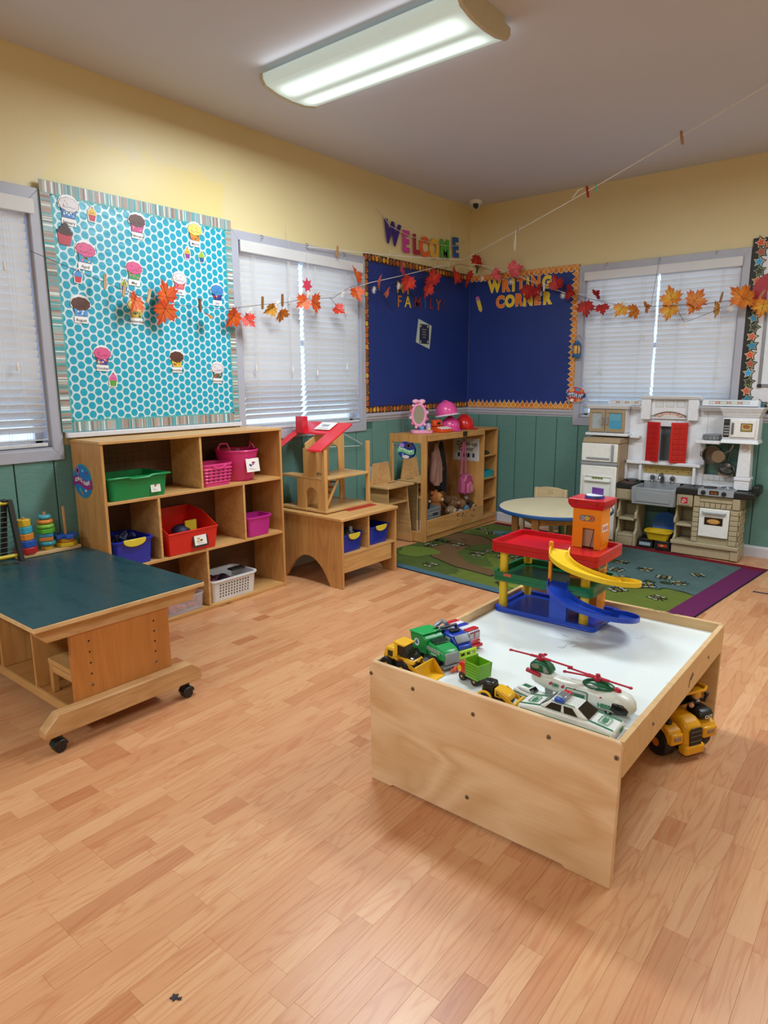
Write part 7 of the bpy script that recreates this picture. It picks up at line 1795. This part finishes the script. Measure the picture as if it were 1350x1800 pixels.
cb = part('cab', MB().prism([(.03, .119), (.095, .119), (.10, .135), (.085, .15), (.03, .152)], 'xz', .0375, .094), cd, r, .008)
m = MB(); m.text('CAT', .016, .001, .0006, Matrix(((0,0,1,.1005),(1,0,0,.066),(0,1,0,.130),(0,0,0,1)))); m.mats.append(P('e0e0d8', .4)); part('lettering', m, None, cb)
part('seat_back', MB().box(-.005, .028, .0, .085, .1425, .185), cd, r, .008)
fg = part('driver_figure', MB().taper(.035, .058, .045, .075, .1525, .036, .056, .048, .072, .172), P('1c1c20', .6), r, .006)
part('head', MB().ball((.049, .06, .183), .0135, 14, 10), P('d8a888', .5), fg); part('helmet', MB().lathe([(.0175, 0), (.016, .003), (.015, .008), (.009, .015), (0, .017)], 16, T(.048, .06, .186)), P('e0a424', .3), fg)
m = MB(); m.tube([(.05, .076, .168), (.058, .088, .165), (.06, .092, .182)], [.006, .006, .005], 8); part('arm', m, P('1c1c20', .6), fg); part('hand', MB().ball((.06, .093, .188), .008, 10, 7), P('1a1a1c', .5), fg)
m = MB(); m.tube([(.05, .044, .168), (.058, .033, .163)], [.006, .006], 8); part('arm', m, P('1c1c20', .6), fg); part('hand', MB().ball((.060, .030, .160), .009, 10, 7), P('d8a888', .5), fg)
part('collar', MB().box(.056, .06, .055, .066, .166, .172), P('d8d4d0', .5), fg)
bedp = [(-.15, .10), (-.02, .10), (-.004, .15), (.03, .195), (.055, .197), (.054, .203), (.025, .203), (-.015, .16), (-.03, .112), (-.15, .112)]
bd_ = part('bed', MB().prism(bedp, 'xz', -.095, .095), cy, r, .002)
for y in (-.0985, .0955): part('bed_side', MB().prism([(-.15, .10), (-.02, .10), (-.004, .15), (.03, .195), (.055, .197), (.058, .212), (-.02, .205), (-.155, .195)], 'xz', y, y+.003), cy, bd_, .001)
part('bed_rim', MB().tube([(-.155, -.097, .195), (-.02, -.097, .205), (.055, -.095, .212), (.068, -.075, .210), (.068, .075, .210), (.055, .095, .212), (-.02, .097, .205), (-.155, .097, .195)], .005, 8), cy, bd_)
part('tail_board', MB().box(-.155, -.1505, -.095, .095, .10, .19), cy, bd_, .001)
# ================================================================ GARLAND, CLOTHESLINE, PEGS
def leafmat(a, b):
    k = f'leaf_{a}_{b}'
    if k in MATS: return MATS[k]
    m, t = newmat(k, a, .55); o = t.obj()
    n = t.noise(o, 14, 3); l = t.vmath('LENGTH', o).outputs['Value']
    f = t.math('ADD', t.math('MULTIPLY', l, 9), t.math('MULTIPLY', t.math('SUBTRACT', n, .5), 1.4))
    t.link(t.ramp(f, [(.15, a), (.7, b)]), t.b.inputs['Base Color']); t.bump(n, .2, .004); return m
HALF = [(0, -.34), (.08, -.30), (.26, -.42), (.24, -.30), (.46, -.24), (.38, -.12), (.60, .04), (.44, .06), (.50, .22), (.36, .18), (.34, .26), (.18, .16), (.22, .42), (.12, .38), (0, .62)]
LC = {'or': ('d8601e', 'c8401a'), 'rd': ('d83a22', 'b81f22'), 'dr': ('b82420', '8e1a1c'), 'yo': ('e0a83a', 'd0761e'), 'ol': ('d8842a', 'c2601c'), 'pk': ('e0606a', 'cc3a4a'), 'sa': ('e2764e', 'd04a30'), 'dp': ('c8304e', 'b02a44')}
veinm = P('5a2418', .6)
gar = thing('leaf_garland', 'string of artificial autumn maple leaves and star lights hung across both walls', 'garland')
def leaf(M, s, kind, fold, rot, tilt, roll=0.):
    a, b = LC[kind]; m = MB(); m.mat(leafmat(a, b))
    sc = Matrix.Diagonal((s, s, 1, 1))
    m.prism([(x, y) for x, y in HALF], 'xy', 0, .0008, RY(-fold) @ sc); m.prism([(-x, y) for x, y in HALF], 'xy', 0, .0008, RY(fold) @ sc)
    m.mat(veinm).tube([(0, -.55*s, .001), (0, -.34*s, .0016), (0, .5*s, .0018)], .0011, 4)
    for k in (-1, 1):
        for x, y in ((.48, .10), (.34, -.22), (.2, .34)): m.tube([(0, -.1*s+.12*s*(y > .2), .0014), (k*x*s*math.cos(fold), y*s, .0016+x*s*math.sin(fold))], .0007, 3)
    o = part('leaf', m, None, gar); o.matrix_basis = M @ RZ(rot) @ RX(tilt) @ RY(roll); return o
Lv = [(-3.676, 1.828, .11, 'or', 2.6, .3), (-3.462, 1.885, .13, 'or', .35, .1), (-3.49, 1.79, .13, 'or', 2.75, .2), (-3.184, 1.783, .06, 'ol', 2.9, 1.0), (-2.985, 1.79, .125, 'or', 2.5, .2), (-2.87, 1.775, .09, 'rd', -2.5, .5),
      (-2.655, 1.865, .09, 'yo', 2.2, .5), (-2.588, 1.832, .10, 'ol', -2.8, .6), (-2.37, 1.93, .10, 'or', 2.3, .4), (-2.255, 1.93, .125, 'or', -1.9, .2), (-1.992, 1.905, .09, 'rd', -2.4, .9), (-1.79, 2.165, .125, 'or', .25, .2), (-1.80, 2.04, .11, 'or', 3.3, .4),
      (-1.53, 2.15, .10, 'sa', 1.8, .9), (-1.40, 2.09, .08, 'sa', -2.4, 1.1), (-1.225, 2.285, .11, 'pk', -1.7, .9), (-1.13, 2.19, .135, 'rd', 2.9, .3), (-.76, 2.255, .15, 'rd', .5, .3), (-.83, 2.165, .12, 'rd', 2.9, .3), (-.40, 2.325, .15, 'rd', 2.6, .3), (-.22, 2.318, .15, 'rd', -2.5, .4)]
Rv = [(.165, 2.475, .14, 'rd', 2.9, .35), (.375, 2.335, .10, 'pk', 1.9, 1.0), (.545, 2.365, .13, 'pk', -1.2, .6), (.70, 2.165, .14, 'dr', 2.7, .3), (.80, 2.16, .11, 'dr', -2.6, .5), (.975, 2.205, .125, 'dr', .3, .3), (1.10, 2.125, .115, 'dr', -2.0, .4),
      (1.25, 1.985, .13, 'dr', 3.2, .25), (1.335, 2.09, .09, 'dr', -1.0, .8), (1.395, 1.965, .10, 'dr', -2.8, .4), (1.555, 1.945, .11, 'yo', 2.6, .4), (1.665, 1.925, .11, 'ol', 2.2, .4), (1.765, 1.955, .09, 'ol', -1.5, .8), (1.945, 2.015, .14, 'yo', .2, .25), (1.94, 1.912, .13, 'yo', 2.95, .3),
      (2.13, 1.985, .14, 'ol', -.5, .4), (2.12, 1.93, .11, 'ol', 2.7, .5), (2.29, 1.90, .11, 'yo', 1.8, .9), (2.44, 1.99, .14, 'ol', .8, .5), (2.50, 1.95, .12, 'ol', -2.2, .5), (2.60, 1.90, .13, 'yo', 2.9, .3)]
rr = random.Random(12)
for u, v, s, k, ro, ti in Lv: leaf(FL(u, v, .10+rr.uniform(-.015, .015)), s*1.17, k, rr.uniform(.15, .4), ro, ti*rr.choice((-1, 1)), rr.uniform(-.4, .4))
for u, v, s, k, ro, ti in Rv: leaf(FB(u, v, -.12+rr.uniform(-.015, .015)), s*1.17, k, rr.uniform(.15, .4), ro, ti*rr.choice((-1, 1)), rr.uniform(-.4, .4))
wire = [(.055, -4.2, 2.03), (.09, -4.0, 1.96), (.10, -3.85, 1.915), (.10, -3.75, 1.887), (.10, -3.6, 1.852), (.10, -3.48, 1.832), (.10, -3.3, 1.83), (.10, -3.05, 1.832), (.10, -2.75, 1.882), (.10, -2.55, 1.91), (.10, -2.3, 1.96), (.10, -2.05, 1.985), (.10, -1.85, 2.085), (.10, -1.5, 2.115), (.10, -1.2, 2.20), (.10, -.85, 2.27), (.10, -.55, 2.37), (.115, -.35, 2.425), (.17, -.2, 2.415), (.25, -.14, 2.40), (.4, -.12, 2.345), (.72, -.12, 2.235), (.98, -.12, 2.16), (1.25, -.12, 2.06), (1.6, -.12, 1.965), (1.94, -.12, 1.95), (2.2, -.12, 1.945), (2.45, -.12, 1.965), (2.62, -.12, 1.93)]
part('wire', MB().tube(wire, .0017, 5), P('4a3a34', .6), gar)
part('white_strand', MB().tube([(.085, -2.45, 1.955), (.085, -2.0, 2.02), (.085, -1.6, 2.14), (.085, -1.2, 2.235), (.09, -.8, 2.335), (.10, -.42, 2.43)], .0032, 5), P('dcd8d2', .6), gar)
part('white_strand', MB().tube([(.20, -.27, 2.43), (.3, -.15, 2.41), (.55, -.10, 2.32), (.8, -.10, 2.21), (1.05, -.10, 2.12), (1.3, -.10, 2.08)], .0028, 5), P('dcd8d2', .6), gar)
part('twig', MB().tube([(.1, -2.08, 1.985), (.1, -2.03, 1.945), (.1, -2.0, 1.93)], .0018, 5), P('4a3a34', .6), gar)
part('twig', MB().tube([(1.98, -.12, 1.94), (2.06, -.12, 1.815), (2.10, -.12, 1.83), (2.3, -.12, 1.90)], .0018, 5), P('4a3a34', .6), gar)
part('hanging_string', MB().tube([(.05, -2.268, 2.29), (.08, -2.275, 2.12), (.095, -2.29, 1.965)], .0014, 5), P('d0c8bc', .7), gar)
part('hanging_string', MB().tube([(1.808, -.053, 2.315), (1.806, -.066, 2.24), (1.80, -.08, 2.15), (1.79, -.115, 1.955)], .0014, 5), P('5a4a40', .7), gar)
starm = P('e9e4dc', .35)
for F, u, v in [(FL, -1.59, 2.083), (FL, -1.272, 2.143), (FL, -1.957, 2.022), (FL, -2.32, 1.985), (FL, -2.86, 1.835), (FL, -2.62, 1.90)] + [(FB, .225, 2.314), (FB, .526, 2.256), (FB, 1.039, 2.095), (FB, .82, 2.13), (FB, 2.061, 1.797), (FB, 2.235, 1.84), (FB, 2.384, 1.899), (FB, 1.57, 2.0)]:
    m = MB(); M_ = F(u, v, .115 if F is FL else -.135, rr.random())
    for k in range(5):
        a = PI*k/5; m.cyl((-.028*math.cos(a), -.028*math.sin(a), -.003), (.028*math.cos(a), .028*math.sin(a), .003), .0022, .0022, 5, M_)
    m.cyl((0, 0, -.018), (0, 0, .018), .0022, .0022, 5, M_); m.ball((0, 0, 0), .005, 8, 5, M_)
    part('star_light', m, starm, gar)
part('glitter_leaf', MB().prism([(a*.055, b*.055) for a, b in starp(0, 0, 1, .55, 7)], 'xy', 0, .001, FL(-2.314, 2.048, .10, .1)), P('c83a56', .6), gar, 0, 'pink paper leaf')
# clothesline
cl_ = P('e6e2da', .6)
A_ = Vector((.048, -2.25, 2.322)); B_2 = Vector((.15, -.35, 2.462)); C_2 = Vector((2.80, -1.363, 2.989))
def sag(a, b, n, s): return [a.lerp(b, i/n)-Vector((0, 0, s*math.sin(PI*i/n))) for i in range(n+1)]
L1 = sag(A_, B_2, 10, .012); L2 = sag(B_2, C_2, 14, .022)
r = thing('clothesline', 'white cord from the middle window past the corner up to the ceiling', 'cord')
part('cord', MB().tube([tuple(p) for p in L1+L2[1:]], .0032, 6), cl_, r)
part('tie', MB().tube([tuple(B_2), (.06, -.27, 2.45), (.012, -.22, 2.445)], .0025, 5), cl_, r)
part('loose_end', MB().tube([(.82, -.61, 2.59), (.815, -.61, 2.53), (.81, -.612, 2.46), (.817, -.612, 2.42), (.822, -.61, 2.46), (.82, -.61, 2.55)], .003, 5), cl_, r)
part('knot', MB().tube([(1.40, -.83, 2.70), (1.45, -.85, 2.74), (1.49, -.86, 2.745)], .004, 5), cl_, r)
def clothespin(M, label, col='c08a58', s=1., open_=0.):
    r = thing('clothespin', label, 'clothespin', None, 0, 'clothespins on the garland and the cord', M)
    m = col if not isinstance(col, str) else P(col, .55)
    for sg in (-1, 1):
        pts = [(sg*.0008*s, -.038*s), (sg*.006*s, -.034*s), (sg*.0068*s, .0), (sg*.0055*s, .034*s), (sg*.0022*s, .036*s), (sg*.0008*s, .012*s)]
        part('leg', MB().prism(pts, 'xy', -.0045*s, .0045*s, RZ(-sg*open_)), m, r)
    part('spring', MB().cyl((-.0075*s, .006*s, .0), (.0075*s, .006*s, 0), .0025*s, .0025*s, 8), P('8a8a88', .3, .9), r)
    return r
wp = 'b98552'
pins = [(FL, -3.853, 1.915, -.12, 'c8a478', 'tan clothespin at the left end of the garland, over the polka dots'), (FL, -3.745, 1.885, -.2, 'c8a478', 'tan clothespin over the mini lime cupcake'), (FL, -3.595, 1.865, -.3, 'd8b88c', 'pale clothespin beside the September cupcake leaf'),
        (FL, -3.25, 1.84, 0, '7a4a26', 'dark brown clothespin at the lower right of the polka dot board'), (FL, -2.751, 1.894, -.06, '94602f', 'brown clothespin, left of the pair over the middle window blind'), (FL, -2.573, 1.925, -.04, '8a5628', 'brown clothespin, right of the pair over the middle window blind'),
        (FL, -1.965, 2.325, -.05, wp, 'wooden clothespin on the cord above the middle window blind'), (FL, -1.339, 2.385, -.55, 'd8d0a8', 'pale yellow clothespin hanging open on the cord above the FAMILY board'), (FL, -.66, 2.43, .12, 'd0a880', 'wooden clothespin on the cord under the banner letter M'),
        (FB, .172, 2.405, -.15, '14603a', 'green clothespin holding the red leaf in the room corner'), (FB, .86, 2.187, 0, 'dcd8d0', 'white clothespin in front of the word CORNER'), (FB, 2.315, 1.985, -.2, '94602f', 'brown clothespin over the right kitchen window blind'), (FB, 2.585, 1.98, -.5, 'a87a4a', 'brown clothespin in front of the red apple')]
for F, u, v, ro, c, lb in pins:
    clothespin(F(u, v, .118 if F is FL and v < 2.3 else (.075 if F is FL else -.138), ro), lb, c, 1.12, .12 if 'open' in lb else 0)
def onL2(t_): return B_2.lerp(C_2, t_)-Vector((0, 0, .022*math.sin(PI*t_)))
for t_, c, lb, dz, s in ((.262, 'b8a090', 'grey and tan clothespin on the rising cord in front of the cream back wall', .0, 1.), (.522, 'a81c24', 'red clothespin on the rising cord near the ceiling line', -.004, 1.15), (.552, '6fbf9a', 'small mint green clothespin beside the red one on the rising cord', -.015, .8), (.79, 'c08a6a', 'wooden clothespin highest on the rising cord below the ceiling', -.01, 1.2)):
    p = onL2(t_); M_ = T(p.x, p.y, p.z+dz) @ RZ(-.45) @ Matrix(((1,0,0,0),(0,0,-1,0),(0,1,0,0),(0,0,0,1))) @ RZ(.25 if t_ > .5 else -.1)
    clothespin(M_, lb, c, s)
# wall outlet near the vanity, a crumb on the floor
r = thing('wall_outlet', 'white wall outlet on the green siding beside the toy vanity', 'outlet', None, 0, None, FL(-1.52, .61, .0135))
part('plate', MB().prism(rrect(-.035, .035, -.057, .057, .006), 'xy', 0, .006), P('dcdcd8', .4), r, .002)
for z in (-.025, .025): part('socket', MB().prism(ell(0, z, .016, .018, 16), 'xy', .006, .008), P('cfcfca', .4), r)
m = MB(); m.prism(starp(0, 0, .011, .006, 5), 'xy', 0, .003); m.prism(starp(.012, .006, .006, .003, 4), 'xy', 0, .002)
single('floor_crumb', m, P('2a2a30', .7), 'tiny dark crumb on the floor near the bottom of the photo', 'crumb', loc=(2.454, -5.148, .0002))
